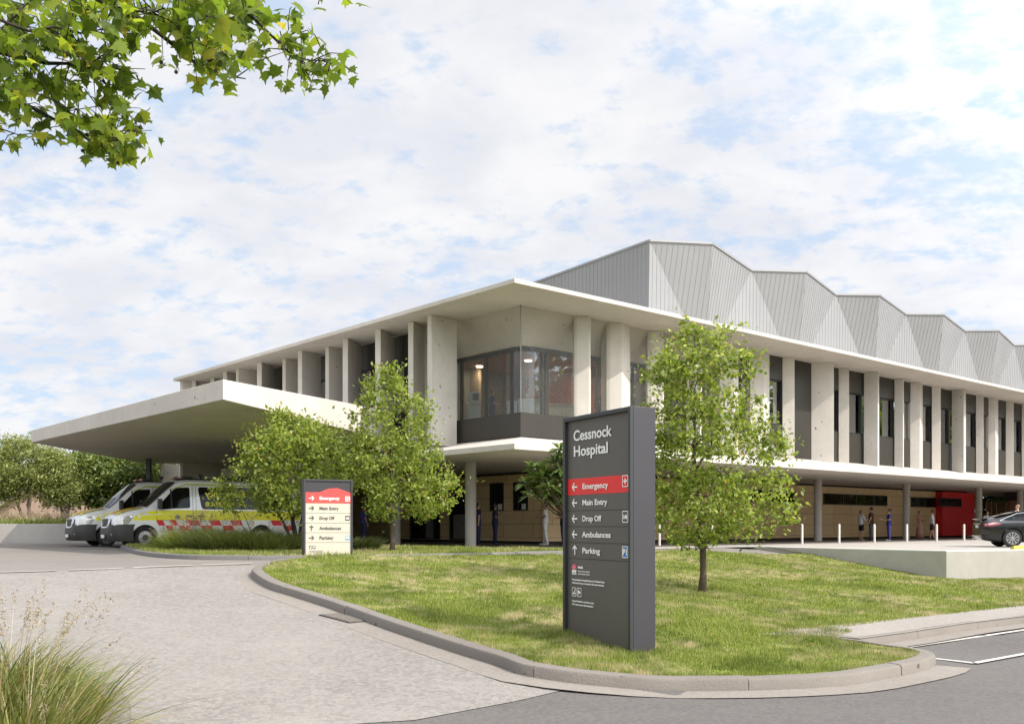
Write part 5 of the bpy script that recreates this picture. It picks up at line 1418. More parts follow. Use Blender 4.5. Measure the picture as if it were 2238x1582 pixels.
M['barkpale'] = plain('pale_bark', (0.17, 0.13, 0.10), 0.9, var=0.35, scale=10, bump=0.7)

def unit(a): return a/np.maximum(1e-9, np.linalg.norm(a, axis=1, keepdims=True))
def leaf_quads(cen, size, up=0.5, wid=0.55, r=rng):
    k = len(cen)
    n = unit(r.normal(size=(k, 3))+np.array([0, 0, up]))
    d = unit(np.cross(n, unit(r.normal(size=(k, 3)))))
    s = np.cross(n, d)
    L = size*(0.5+0.95*r.random((k, 1)))
    q = np.stack([cen-d*L*0.5, cen+s*L*wid*0.5+n*L*0.06-d*L*0.05, cen+d*L*0.5-n*L*0.05, cen-s*L*wid*0.5+n*L*0.06-d*L*0.05], axis=1)
    return q
def tree(name, base, env, ncl, per, leaf, mat, bark, tr, label, cat='tree', group=None, seed=1, th=0.8, sig=0.2, up=0.5, stems=1, depthk=0.85, wid=0.55, top=0.82, lean=0.0, sprays=0.0):
    """env: [(height above base, lateral min, lateral max)] in metres"""
    r = np.random.default_rng(seed); rd = random.Random(seed)
    root = empty(name, base, 0, label, cat, group)
    env = sorted(env); hs = np.array([e[0] for e in env]); x0 = np.array([e[1] for e in env]); x1 = np.array([e[2] for e in env])
    wts = np.maximum(0.02, (x1-x0))
    pts = []
    while len(pts) < ncl:
        h = r.uniform(hs[0], hs[-1]); a, b = np.interp(h, hs, x0), np.interp(h, hs, x1)
        if r.random() > (b-a)/wts.max()*0.9+0.1: continue
        t_, q = r.uniform(0, 2*math.pi), r.random()**0.42
        hw = (b-a)/2
        pts.append(((a+b)/2+q*hw*math.cos(t_), q*hw*depthk*math.sin(t_), h+r.normal()*0.05))
    pts = np.array(pts)
    H_ = hs[-1]
    # woody skeleton
    mb = MB(); nodes = []
    def sweep(path, rads, n=6): mb.tube(path, rads, n)
    for sidx in range(stems):
        ang = rd.uniform(0, 6.28); sp = 0.0 if stems == 1 else 0.14
        hx = (env[-1][1]+env[-1][2])/2 if stems == 1 else rd.uniform(env[len(env)//2][1], env[len(env)//2][2])*0.62
        hy = 0 if stems == 1 else rd.uniform(-0.5, 0.5)
        hh = H_*top if stems == 1 else H_*rd.uniform(0.5, 0.85)
        pth = []; rr_ = []
        n_ = 9
        for i in range(n_+1):
            u = i/n_
            wob = 0.05*H_/5
            bend = u**1.25
            pth.append((math.cos(ang)*sp*min(1, u*4)+(hx+lean)*bend+rd.uniform(-wob, wob)*(u > 0), math.sin(ang)*sp*min(1, u*4)+hy*bend+rd.uniform(-wob, wob)*(u > 0), -0.12+hh*u+0.12*u))
            rr_.append(tr*((1-u)**0.8*0.85+0.12)*(1.35 if i == 0 else 1.0))
        sweep(pth, rr_, 9)
        for p, q in zip(pth, rr_):
            if p[2] > th: nodes.append((np.array(p), q, 0))
        if not nodes: nodes.append((np.array(pth[-1]), rr_[-1], 0))
    order = np.argsort(np.hypot(pts[:, 0]-np.interp(pts[:, 2], hs, (x0+x1)/2), pts[:, 1])+0.15*pts[:, 2])
    for i in order:
        p = pts[i]; best = None
        for (q, rad, dep) in nodes:
            dv = p-q; dist = np.linalg.norm(dv); c = dist + max(0, q[2]-p[2]+0.1*dist)*1.6 + 0.06*dep
            if best is None or c < best[0]: best = (c, q, rad, dep, dist)
        _, q, rad, dep, dist = best
        r0 = min(rad*0.7, 0.05*tr/0.07); r0 = max(r0, 0.006); r1 = max(0.004, r0*0.45)
        mid = (q*0.5+p*0.5)+np.array([0, 0, 0.10*dist])+r.normal(size=3)*0.05*dist
        sweep([tuple(q), tuple(q*0.65+mid*0.35+r.normal(size=3)*0.02), tuple(mid), tuple(p)], [r0, r0*0.85, (r0+r1)/2, r1], 5)
        nodes.append((mid, (r0+r1)/2, dep+1)); nodes.append((p, r1, dep+1))
    tk = mb.build('trunk', bark, root, smooth=True, world=False)
    # foliage sprays
    cs = []
    for p in pts:
        k = max(3, int(per*rd.uniform(0.5, 1.4)))
        ax = r.normal(size=3)*np.array([1, 1, 0.6]); ax /= np.linalg.norm(ax)
        out = np.array([p[0], p[1], 0.0]); out /= max(0.2, np.linalg.norm(out))
        ax = ax*0.7+out*0.6+np.array([0, 0, 0.25])
        sg = sig*rd.uniform(0.6, 1.35)
        t_ = r.normal(size=(k, 1))
        cs.append(p+ax*t_*sg*1.1+r.normal(size=(k, 3))*sg*np.array([0.62, 0.62, 0.5]))
    cs = np.concatenate(cs)
    cs = cs[cs[:, 2] > 0.15]
    q = leaf_quads(cs, leaf, up, wid, r)
    np_mesh('crown', q, 4, mat, root, world=False)
    return root
def px_env(bx, by, d, rows):
    """rows of (py, px0, px1) -> lateral extents in metres round the base"""
    k = d/FPX
    return [((by-y)*k, (a-bx)*k, (b-bx)*k) for y, a, b in rows]

# lawn tree
b = ground_at(1534, 1297, 0.1)
tree('lawn_tree', (b.x, b.y, b.z), px_env(1534, 1297, b.y, [(698, 1490, 1530), (722, 1472, 1585), (761, 1440, 1632), (800, 1402, 1640), (842, 1392, 1655), (882, 1402, 1660), (923, 1412, 1672), (963, 1404, 1708), (1004, 1404, 1725), (1044, 1402, 1722), (1085, 1405, 1718), (1125, 1408, 1735), (1155, 1420, 1700), (1182, 1440, 1620)]),
     430, 40, 0.092, G1, M['bark'], 0.075, 'leafy young tree with a straight trunk on the lawn right of the tall sign', seed=5, th=0.75, sig=0.145)
# tree behind the small sign
b = ground_at(856, 1206, 0.1)
tree('street_tree', (b.x, b.y, b.z), px_env(856, 1206, b.y, [(806, 840, 870), (831, 812, 885), (860, 785, 908), (885, 768, 940), (912, 765, 948), (940, 765, 950), (967, 760, 965), (994, 740, 952), (1021, 738, 990), (1048, 760, 998), (1075, 785, 1008), (1102, 790, 995), (1118, 810, 970), (1132, 830, 910)]),
     380, 34, 0.105, G1, M['bark'], 0.075, 'round-topped green tree with one slim trunk beside the small cream sign', seed=9, th=0.9, sig=0.16)
# multi-stemmed bush in front of the ambulance
b = ground_at(645, 1204, 0.1)
tree('multi_stem_tree', (b.x, b.y, b.z), px_env(645, 1204, b.y, [(906, 600, 640), (926, 582, 690), (945, 575, 725), (967, 515, 745), (994, 505, 760), (1021, 505, 760), (1048, 520, 770), (1075, 540, 765), (1102, 555, 720), (1120, 570, 690)]),
     360, 33, 0.115, G1, M['barkdark'], 0.06, 'wide multi-stemmed bushy tree half covering the nearer ambulance', seed=14, th=0.5, sig=0.18, stems=6)
bb = P(440, 1204, b.y+.5)
tree('shrub', (P(560, 1204, b.y-0.4).x, b.y-0.4, b.z), px_env(560, 1204, b.y-.4, [(1045, 475, 500), (1070, 452, 525), (1095, 470, 520), (1120, 490, 520)]), 26, 26, 0.10, G1, M['barkdark'], 0.02, 'loose leafy shrub with arching stems in front of the ambulance side window', cat='shrub', seed=3, th=0.3, sig=0.14, stems=2, depthk=0.6)

# frangipani-like tree behind the tall sign
b = ground_at(1262, 1226, 0.1)
fr_root = empty('broadleaf_tree', (b.x, b.y, b.z), 0, 'small tree with long glossy leaves in rosettes, peeking out left of the tall sign', 'tree')
mb = MB(); ros = [(1222, 982), (1212, 1008), (1168, 1022), (1190, 1032), (1208, 1042), (1150, 1055), (1178, 1058), (1200, 1064), (1228, 1070), (1162, 1078), (1215, 1092), (1190, 1088), (1248, 1020), (1262, 1050), (1290, 1030), (1300, 1070), (1270, 990), (1240, 1050), (1232, 1000), (1185, 1046), (1225, 1026), (1205, 1076), (1240, 1085), (1170, 1040), (1255, 1075)]
k = b.y/FPX; rr = random.Random(4); fq = []; flw = MB()
fork = Vector((0, 0, 0.95)); mb.tube([(0, 0, -0.15), (0.02, 0, 0.5), tuple(fork)], [0.07, 0.06, 0.055], 8)
for i, (px, py) in enumerate(ros):
    t_ = Vector(((px-1262)*k, rr.uniform(-0.35, 0.35), (1226-py)*k))
    mid = fork.lerp(t_, 0.5)+Vector((0, 0, -0.12)); mb.tube([tuple(fork), tuple(mid), tuple(t_)], [0.03, 0.022, 0.012], 6)
    for j in range(24):
        a = 6.283*j/24*2.4+rr.random(); el = rr.uniform(-0.5, 0.75); L = rr.uniform(0.26, 0.42); w = L*0.17
        d = Vector((math.cos(a)*math.cos(el), math.sin(a)*math.cos(el), math.sin(el))); s_ = d.cross(Vector((0, 0, 1))).normalized(); u_ = s_.cross(d)
        m1 = t_+d*L*0.5+u_*L*0.10
        e1 = t_+d*L-Vector((0, 0, L*0.12))
        fq.append([t_, m1+s_*w-u_*0.012, e1, m1-s_*w-u_*0.012])
    if i in (2, 7, 9, 11, 4):
        for j in range(14):
            c = t_+Vector((rr.gauss(0, .05), rr.gauss(0, .05), rr.uniform(-.06, .1))); flw.ball(c, rr.uniform(.012, .022), 0, 5)
mb.build('trunk', M['bark'], fr_root, smooth=True, world=False)
np_mesh('crown', np.array([[tuple(p) for p in q] for q in fq]), 4, G4, fr_root, world=False)
flw.build('blossoms', plain('cream_blossom', (0.55, 0.52, 0.33), 0.7), fr_root, world=False)

# planted terrace behind the ambulances
ZP = 1.88
pw = MB(); pw.prism([(-60, 45.5), (-12.5, 46.6), (-12.5, 46.95), (-60, 45.85)], 0.6, ZP)
o = pw.build('garden_wall', M['wallgrey'], bevel=0.015); tag(o, 'low pale concrete garden wall behind the ambulances at the left', 'wall')
tp = MB(); tp.prism([(-60, 45.85), (-12.5, 46.95), (-12.5, 62), (-60, 62)], 0.5, ZP-0.06); o = tp.build('terrace', M['soil']); tag(o, kind='structure')

def strips(name, roots, dirs, length, width, mat, parent=None, seg=4, droop=0.5, world=False, r=rng):
    """curved grass blades: roots (k,3), dirs (k,3) unit"""
    k = len(roots); L = length.reshape(-1, 1); side = unit(np.cross(dirs, np.array([[0, 0, 1.0]])+r.normal(size=(k, 3))*0.25))
    rows = []
    hor = dirs.copy(); hor[:, 2] = 0; hor = unit(hor)
    for i in range(seg+1):
        u = i/seg
        c = roots+dirs*L*u+hor*L*droop*0.35*u*u-np.array([[0, 0, 1.0]])*L*droop*u*u*0.55
        w = width.reshape(-1, 1)*(1-u**1.6)*0.5+0.0004
        rows.append(c-side*w); rows.append(c+side*w)
    v = np.stack(rows, axis=1)          # k, 2(seg+1), 3
    nv = 2*(seg+1); idx = []
    for i in range(seg): idx.append([2*i, 2*i+1, 2*i+3, 2*i+2])
    idx = (np.array(idx).reshape(-1)[None, :]+(np.arange(k)*nv)[:, None]).reshape(-1)
    me = bpy.data.meshes.new(name); me.vertices.add(k*nv); me.vertices.foreach_set('co', v.reshape(-1).astype(np.float32))
    me.loops.add(len(idx)); me.loops.foreach_set('vertex_index', idx.astype(np.int32)); npoly = k*seg
    me.polygons.add(npoly); me.polygons.foreach_set('loop_start', np.arange(0, npoly*4, 4, dtype=np.int32)); me.update(calc_edges=True)
    me.polygons.foreach_set('use_smooth', [True]*npoly)
    me.materials.append(mat)
    return link(name, me, parent, world)
GB = leaf_mat('grass_blades', [(0.0, (0.08, 0.12, 0.02)), (0.45, (0.18, 0.23, 0.045)), (0.8, (0.30, 0.33, 0.09)), (1.0, (0.42, 0.36, 0.17))], 0.35, 0.5)
GD = leaf_mat('dark_grass_blades', [(0.0, (0.05, 0.07, 0.018)), (0.5, (0.11, 0.14, 0.035)), (1.0, (0.22, 0.22, 0.09))], 0.3, 0.5)
GS = leaf_mat('seed_heads', [(0.0, (0.20, 0.15, 0.09)), (0.5, (0.36, 0.28, 0.19)), (1.0, (0.5, 0.43, 0.33))], 0.3, 0.8)
GW = leaf_mat('wild_grass_blades', [(0.0, (0.06, 0.08, 0.015)), (0.4, (0.17, 0.20, 0.045)), (0.75, (0.30, 0.29, 0.10)), (1.0, (0.36, 0.24, 0.14))], 0.35, 0.5)
def tuft(loc, n, L, spread, w, mat, label, seed, stalks=0, group=None, droop=0.7, tilt=0.55, name='grass_tuft', plume=0.10, dark=None):
    r = np.random.default_rng(seed); root = empty(name, loc, 0, label, 'ornamental grass', group)
    a = r.uniform(0, 6.283, n); q = np.sqrt(r.random(n))*spread*0.45
    ro = np.stack([q*np.cos(a), q*np.sin(a), np.zeros(n)], 1)
    ta = a+r.normal(size=n)*0.5; ti = np.abs(r.normal(size=n))*tilt*0.75+q/spread*tilt
    d = np.stack([np.cos(ta)*np.sin(ti), np.sin(ta)*np.sin(ti), np.cos(ti)], 1)
    strips('blades', ro, unit(d), L*(0.55+0.5*r.random(n)), w*(0.7+0.6*r.random(n)), mat, root, 5, droop, r=r)
    if stalks:
        sa = r.uniform(0, 6.283, stalks); st = np.abs(r.normal(size=stalks))*0.32
        sdir = np.stack([np.cos(sa)*np.sin(st), np.sin(sa)*np.sin(st), np.cos(st)], 1); sro = np.stack([np.cos(sa)*spread*.15, np.sin(sa)*spread*.15, np.zeros(stalks)], 1)
        SL = L*(0.95+0.35*r.random(stalks))
        sb = strips('stalks', sro, sdir, SL, np.full(stalks, w*0.55), GS, root, 5, droop*0.35, r=r)
        cs = []
        for i in range(stalks):
            hor = sdir[i]*np.array([1, 1, 0]); hor /= max(1e-6, np.linalg.norm(hor))
            for j in range(44):
                u = 0.76+0.24*j/44
                c = sro[i]+sdir[i]*SL[i]*u+hor*SL[i]*droop*.35*.35*u*u-np.array([0, 0, 1])*SL[i]*droop*.35*u*u*.55
                cs.append(c+r.normal(size=3)*plume*0.16)
        tag(np_mesh('seed_heads', leaf_quads(np.array(cs), plume*0.27, 0.2, 0.35, r), 4, GS, root, world=False), kind='stuff')
    return root
# clumps at the foot of the ambulances
gcl = [(372, 1199, 0.55, GB, 'pale green plumed grass clump at the kerb end, in front of the ambulance wheel', 16), (405, 1203, 0.8, GB, 'tall plumed grass clump second from the kerb end by the ambulances', 18), (448, 1204, 0.85, GD, 'dark green arching grass clump in front of the ambulance door', 9),
       (490, 1205, 0.9, GD, 'dark grass clump below the lettering of the nearer ambulance', 6), (530, 1205, 0.8, GD, 'dark drooping grass clump in front of the ambulance tail', 4), (572, 1205, 0.85, GD, 'dark grass clump left of the bushy tree stems', 3), (612, 1205, 0.75, GD, 'dark grass clump nearest the small sign on its left', 3),
       (790, 1203, 0.55, GD, 'short dark grass clump right of the small sign', 0), (425, 1196, 0.9, GB, 'feathery grass clump behind the plumed clumps beside the ambulance', 14)]
for i, (px, py, L, mt, lab, stk) in enumerate(gcl):
    b = ground_at(px, py, 0.1); tuft((b.x, b.y, b.z), 1100, L*1.25, 1.0, 0.016, mt, lab, 40+i, stk, 'grass clumps in the garden bed', 0.55, 0.5, plume=0.15)
# big clump at the lower left corner
for i, (px, py, L, n, lab) in enumerate(((30, 1670, 1.05, 700, 'tall loose grass clump in the lower left corner with many dry seed stalks'), (70, 1690, 0.62, 520, 'low arching grass clump in the lower left bed, next to the kerb'), (-40, 1580, 1.0, 650, 'grass clump cut by the left edge of the picture'), (55, 1560, 0.80, 560, 'yellowish grass clump at the back of the near bed'), (10, 1530, 0.85, 520, 'brownish grass clump behind the corner clump in the near bed'))):
    b = ground_at(px, py, 0.1); tuft((b.x, b.y, b.z), n, L*1.05, 1.0, 0.011, (GW, GB, GW, GB, GW)[i], lab, 70+i, (15, 5, 12, 7, 12)[i], 'grasses in the near bed', (0.5, .95, .6, .8, .6)[i], (0.62, .85, .62, .7, .6)[i], plume=0.085)
# terrace planting
def cover(name, area, n, L, w, mat, zf, seed, kind='stuff', droop=0.7, tilt=0.7):
    r = np.random.default_rng(seed); x0, x1, y0, y1 = area
    x = r.uniform(x0, x1, n); y = r.uniform(y0, y1, n)
    ro = np.stack([x, y, np.array([zf(a, b) for a, b in zip(x, y)])], 1); a = r.uniform(0, 6.283, n); ti = np.abs(r.normal(size=n))*tilt
    d = np.stack([np.cos(a)*np.sin(ti), np.sin(a)*np.sin(ti), np.cos(ti)], 1)
    o = strips(name, ro, d, L*(0.5+0.8*r.random(n)), w*(0.7+0.6*r.random(n)), mat, None, 3, droop, r=r); tag(o, kind=kind); return o
tz = lambda x, y: ZP-0.06
cover('grass', (-34, -13, 46.8, 49.5), 9000, 0.55, 0.03, GB, tz, 1)
cover('dry_grass', (-34, -13, 48.2, 52), 6500, 1.05, 0.03, GS, tz, 2, tilt=0.45)
# garden trees behind the ambulances
def bgtree(name, px, d, rows, ncl, per, leaf, mat, bark, lab, seed, stems=3, sig=0.32, tr=0.10, by=1130, th=1.0, wid=0.4):
    x = (px-CX)/FPX*d; z = ZP-0.06
    by = HY-(z-EYE)*FPX/d
    return tree(name, (x, d, z), px_env(px, by, d, rows), ncl, per, leaf, mat, bark, tr, lab, group='garden trees behind the ambulances', seed=seed, th=th, sig=sig, stems=stems, wid=wid)
bgtree('olive_tree', 58, 51, [(962, 30, 80), (985, -10, 100), (1010, -30, 112), (1035, -35, 108), (1060, -30, 80), (1085, -30, 40)], 210, 70, 0.16, G2, M['barkpale'], 'feathery olive-green tree with twisted stems at the far left', 21, 3)
bgtree('olive_tree', -30, 53, [(985, -70, 20), (1020, -90, 30), (1060, -80, 20), (1100, -60, 0)], 150, 60, 0.16, G2, M['barkpale'], 'olive-green tree cut by the left edge above the garden wall', 22, 3)
bgtree('olive_tree', 140, 52, [(985, 95, 125), (1005, 85, 150), (1030, 85, 170), (1055, 88, 178), (1080, 95, 172), (1100, 100, 165)], 210, 70, 0.15, G2, M['barkpale'], 'soft yellowish-green bushy tree between the twisted tree and the dark tree', 23, 4)
bgtree('dark_tree', 235, 54, [(995, 165, 215), (1010, 160, 290), (1035, 160, 330), (1060, 170, 340), (1085, 175, 330), (1108, 185, 300)], 300, 60, 0.21, G3, M['barkdark'], 'dense dark green tree directly behind the ambulance cabs', 24, 4, wid=0.6)
bgtree('dark_tree', 345, 60, [(1000, 300, 380), (1030, 290, 400), (1060, 290, 410), (1095, 300, 400)], 170, 60, 0.23, G3, M['barkdark'], 'bright-topped dense tree behind the black canopy post', 25, 3, wid=0.6)
# house beyond the garden
hx0 = (-70-CX)/FPX*78; hs_ = empty('distant_house', (hx0, 78, 0.9), 0, 'pinkish rendered house with a pale roof beyond the garden trees', 'house')
w_ = MB(); hw, hp, hz = 12.5, 8.2, 1.9
def hpt(px, py): p = P(px, py, 78); return (p.x, p.z)
ap = hpt(150, 1030); lf = hpt(-60, 1140); rt = hpt(360, 1140)
def gable(mb, pts, y0, y1): 
    n = len(pts); mb.mesh([(p[0], y0, p[1]) for p in pts]+[(p[0], y1, p[1]) for p in pts], [tuple(range(n)), tuple(reversed(range(n, 2*n)))]+[(i, n+i, n+(i+1) % n, (i+1) % n) for i in range(n)])
gable(w_, [(lf[0], 0.8), (rt[0], 0.8), rt, ap, lf], 78, 90); w_.build('wall', plain('pink_render', (0.36, 0.25, 0.20), 0.85, var=0.12, scale=0.8), hs_)
rf = MB(); gable(rf, [(lf[0]-.6, lf[1]-.35), (ap[0], ap[1]), (ap[0], ap[1]+.35), (lf[0]-.6, lf[1]+0.0)], 77.4, 90.6); gable(rf, [(rt[0]+.6, rt[1]-.35), (rt[0]+.6, rt[1]), (ap[0]+.001, ap[1]+.35), (ap[0]+.001, ap[1])], 77.4, 90.6)
rf.build('roof', plain('pale_roof', (0.52, 0.47, 0.42), 0.7), hs_)

# beyond the right end of the undercroft
def farpt(px, py, d): return P(px, py, d)
p = P(2178, 1180, 76); fs = empty('timber_screen', (p.x, p.y, FLOOR), R(25), 'row of tall timber screen panels beyond the last column at the right', 'screen')
M['timber'] = plain('golden_timber', (0.34, 0.20, 0.07), 0.6, var=0.3, scale=3)
for x_, w_2, h_ in ((-0.9, .46, 2.75), (-.38, .38, 2.7), (.42, .85, 2.72), (1.5, .9, 2.72), (2.6, .9, 2.7)):
    m = MB(); m.box((x_, 0, h_/2), (w_2, .08, h_)); m.build('panel', M['timber'], fs, bevel=.01, world=False)
for i, (px, d, hh) in enumerate(((2150, 84, 5.2), (2215, 86, 5.6), (2290, 84, 5.4), (2380, 88, 6))):
    x = (px-CX)/FPX*d
    tree('dark_tree', (x, d, 0.9), [(0.3, -1.6, 1.6), (1.5, -2.6, 2.6), (3, -2.8, 2.8), (4.4, -2, 2), (hh, -.8, .8)], 130, 60, 0.26, G3, M['barkdark'], 0.12, ('dark tree behind the leftmost timber screen panel', 'dark tree above the widest timber screen panel', 'dark tree behind the rear of the black car', 'dark tree beyond the right edge behind the car')[i], group='dark trees beyond the timber screen', seed=60+i, th=0.8, sig=0.4, stems=2, wid=0.6)
p = P(2345, 1180, 70); bh = empty('brick_building', (p.x, p.y, FLOOR), R(38), 'small red brick building with a dark fascia at the far right edge', 'building')
def brickmat():
    m_ = NT('red_brick'); v = m_.coord(); sp_ = m_.n('ShaderNodeSeparateXYZ'); m_.l(v, sp_.inputs[0]); cb_ = m_.n('ShaderNodeCombineXYZ'); m_.l(m_.math('ADD', sp_.outputs['X'], sp_.outputs['Y']), cb_.inputs[0]); m_.l(sp_.outputs['Z'], cb_.inputs[1])
    br = m_.n('ShaderNodeTexBrick'); m_.l(cb_.outputs[0], br.inputs['Vector']); br.inputs['Scale'].default_value = 1; br.inputs['Brick Width'].default_value = .24; br.inputs['Row Height'].default_value = .085; br.inputs['Mortar Size'].default_value = .008
    br.inputs['Color1'].default_value = (.32, .10, .06, 1); br.inputs['Color2'].default_value = (.24, .075, .05, 1); br.inputs['Mortar'].default_value = (.35, .3, .26, 1)
    return m_.done(m_.bsdf(br.outputs['Color'], .85))
m = MB(); m.box((1.5, 2, 1.35), (5, 4, 2.7)); m.build('wall', brickmat(), bh, world=False)
m = MB(); m.box((1.5, 2, 3.05), (5.6, 4.6, 0.7)); m.build('fascia', M['bronze'], bh, world=False)

# trees across the street (seen only as reflections in the glass)
src = {}
for i in range(20):
    r_ = 16+i*6.0; x, y = XY(r_, -33+2*math.sin(i*2.1)); mt = (G1, G5, G3)[i % 3]
    if i < 3:
        src[i] = tree('street_tree', (x, y, -0.1), [(0.8, -1.6, 1.6), (3, -3.2, 3.2), (5, -3.6, 3.6), (7.5, -2.6, 2.6), (9.5, -.8, .8)], 110, 60, 0.42, mt, M['bark'], 0.16, ('green tree standing across the street behind the viewer', 'autumn-coloured tree standing across the street', 'dark tree standing across the street')[i], group='trees across the street', seed=90+i, th=0.8, sig=0.55)
    else:
        o = copy_tree(src[i % 3]); o.location = (x, y, -0.1); o.rotation_euler = (0, 0, i*1.3); o.scale = (1.6, 1.6, 1.75+0.25*math.sin(i*3.7))
# lawn blades
def lawn_blades(name, poly, n, hgt, zf, dmin, dmax, seed):
    r = np.random.default_rng(seed); xs = np.array([p[0] for p in poly]); ys = np.array([p[1] for p in poly])
    out = []; tot = 0
    while tot < n:
        y = dmin*(dmax/dmin)**r.random(n*2); k = r.uniform(-0.56, 0.56, n*2); x = k*y
        ok = inside_np(poly, x, y); out.append(np.stack([x[ok], y[ok]], 1)); tot += ok.sum()
        if len(out) > 14: break
    p = np.concatenate(out)[:n]
    z = np.array([zf(a, b) for a, b in p])
    n = len(p); ro = np.stack([p[:, 0], p[:, 1], z], 1)
    sc = np.clip(p[:, 1:2]/14, 0.8, 2.6)
    a = r.uniform(0, 6.283, n); ti = np.abs(r.normal(size=n))*0.55
    d = np.stack([np.cos(a)*np.sin(ti), np.sin(a)*np.sin(ti), np.cos(ti)], 1)
    s = unit(np.cross(d, r.normal(size=(n, 3))))
    cl = np.sin(p[:, 0]*2.3+np.sin(p[:, 1]*1.7)*1.5)*np.sin(p[:, 1]*2.9+np.sin(p[:, 0]*1.3)*1.8); L = hgt*(0.4+0.8*r.random((n, 1)))*(1+0.45*cl[:, None]); w = 0.0042*sc
    v = np.stack([ro-s*w, ro+s*w, ro+d*L], 1)
    o = np_mesh(name, v, 3, M['blade']); tag(o, kind='stuff'); return o
def blade_mat():
    m = NT('lawn_blades'); v = m.coord(); g = m.n('ShaderNodeNewGeometry')
    a = m.noise(v, 0.55, 6, 0.65, 0.5); b = m.noise(v, 3.2, 6, 0.7)
    r = m.n('ShaderNodeValToRGB'); m.l(g.outputs['Random Per Island'], r.inputs[0]); e = r.color_ramp.elements; e.new(0.5); e.new(0.82)
    for i, (p, c) in enumerate(((0, (0.085, 0.115, 0.015)), (0.4, (0.18, 0.24, 0.028)), (0.8, (0.30, 0.35, 0.06)), (1, (0.50, 0.42, 0.22)))): e[i].position = p; e[i].color = (*c, 1)
    dk = m.noise(v, 1.1, 5, 0.6, 0.3)
    cc = m.mix(m.math('MULTIPLY', m.ramp(dk, 0.48, 0.62), 0.75), r.outputs['Color'], (0.08, 0.12, 0.014))
    cc = m.mix(m.math('MULTIPLY', m.ramp(a, 0.46, 0.60), m.ramp(b, 0.44, 0.56)), cc, (0.54, 0.45, 0.27))
    bs = m.bsdf(cc, 0.6, 0, 0.3); tl = m.n('ShaderNodeBsdfTranslucent'); m.l(cc, tl.inputs[0])
    mx = m.n('ShaderNodeMixShader'); mx.inputs[0].default_value = 0.35; m.l(bs, mx.inputs[1]); m.l(tl.outputs[0], mx.inputs[2])
    return m.done(mx.outputs[0])
M['blade'] = blade_mat()
# keep blades off the kerb: shrink by testing against the inner edge
inner = []
for i in range(len(kline)):
    a, b_ = kline[max(i-1, 0)], kline[min(i+1, len(kline)-1)]; d = Vector((b_[0]-a[0], b_[1]-a[1])).normalized(); inner.append((kline[i][0]-d.y*0.19, kline[i][1]+d.x*0.19))
lp2 = inner + lawn_poly[len(kline):]
lawn_blades('grass', lp2, 330000, 0.062, lambda x, y: lawn_z(x, y)-0.02, 10.2, 41, 5)
gi = []
for i in range(len(il)):
    a, b_ = il[max(i-1, 0)], il[min(i+1, len(il)-1)]; d = Vector((b_[0]-a[0], b_[1]-a[1])).normalized(); gi.append((il[i][0]-d.y*0.18, il[i][1]+d.x*0.18))
lawn_blades('grass', gi+[XY(0.5, -0.6), XY(-1.0, 0.5), XY(-1.5, 7.5)], 60000, 0.10, lambda x, y: base_z(x, y)+0.10, 22.5, 40, 6)
nb2 = []
for i in range(len(nbl)):
    a, b_ = nbl[max(i-1, 0)], nbl[min(i+1, len(nbl)-1)]; d = Vector((b_[0]-a[0], b_[1]-a[1])).normalized(); nb2.append((nbl[i][0]-d.y*0.23, nbl[i][1]+d.x*0.23))
lawn_blades('grass', nb2+[(-12, 6)], 26000, 0.09, lambda x, y: base_z(x, y)+0.10, 6.2, 11, 7)

# ------------------------------------------------------------------ plane tree overhead
DM = 8.6
pt = empty('plane_tree', (-9.3, 6.6, 0.0), 0, 'plane tree whose lobed-leaf branches hang into the top left corner', 'tree')
O = Vector((-9.3, 6.6, 0.0))
def W2(px, py, d=DM): return P(px, py, d)
mb = MB()
trunk_top = Vector((-9.1, 6.8, 6.6))
mb.tube([(-9.3, 6.6, -.3), (-9.32, 6.62, 1.2), (-9.2, 6.65, 3.4), tuple(trunk_top), (-8.8, 7.2, 9.5)], [.26, .21, .19, .16, .08], 12)
limbs = []
def limb(pxs, r0, r1, d0=DM, d1=DM, link_=True):
    pts = [W2(px, py, d0+(d1-d0)*i/max(1, len(pxs)-1)) for i, (px, py) in enumerate(pxs)]
    pts = [p+Vector((rm.gauss(0, .012), rm.gauss(0, .03), rm.gauss(0, .012))) for p in pts]
    if link_:
        st = trunk_top+Vector((0, 0, rm.uniform(-1.2, 1.4))); mid = st.lerp(pts[0], .5)+Vector((0, 0, .35))
        pts = [st, mid]+pts
    n = len(pts); mb.tube(pts, [r0+(r1-r0)*(i/(n-1)) for i in range(n)], 7)
    limbs.append(pts[2:] if link_ else pts); return pts
rm = random.Random(8)
limb([(150, -60), (211, 0), (272, 25), (311, 46), (354, 79), (393, 111), (429, 132), (468, 139), (508, 164), (536, 179)], .035, .005, 8.3, 8.9)
limb([(440, -90), (511, 0), (558, 46), (604, 82), (636, 118), (665, 139), (692, 154)], .026, .004, 8.8, 9.2)
limb([(-90, 90), (0, 120), (36, 129), (100, 139), (150, 143), (186, 150), (214, 172), (250, 200)], .03, .005, 8.0, 8.7)
limb([(-90, 215), (0, 222), (64, 236), (129, 264), (168, 286), (200, 312), (235, 322)], .03, .004, 8.4, 8.9)
limb([(114, 214), (157, 250), (197, 266), (232, 293), (262, 312)], .012, .004, 8.2, 8.5, False)
limb([(225, 300), (272, 290), (332, 238)], .010, .003, 8.7, 9.0, False)
limb([(186, 150), (225, 130), (258, 110)], .010, .003, 8.4, 8.4, False)
limb([(272, 22), (330, 28), (366, 18)], .012, .004, 8.4, 8.2, False)
limb([(393, 111), (420, 88), (400, 72)], .009, .003, 8.6, 8.5, False)
limb([(0, 60), (40, 30), (48, -10)], .012, .004, 8.1, 8.3, False)
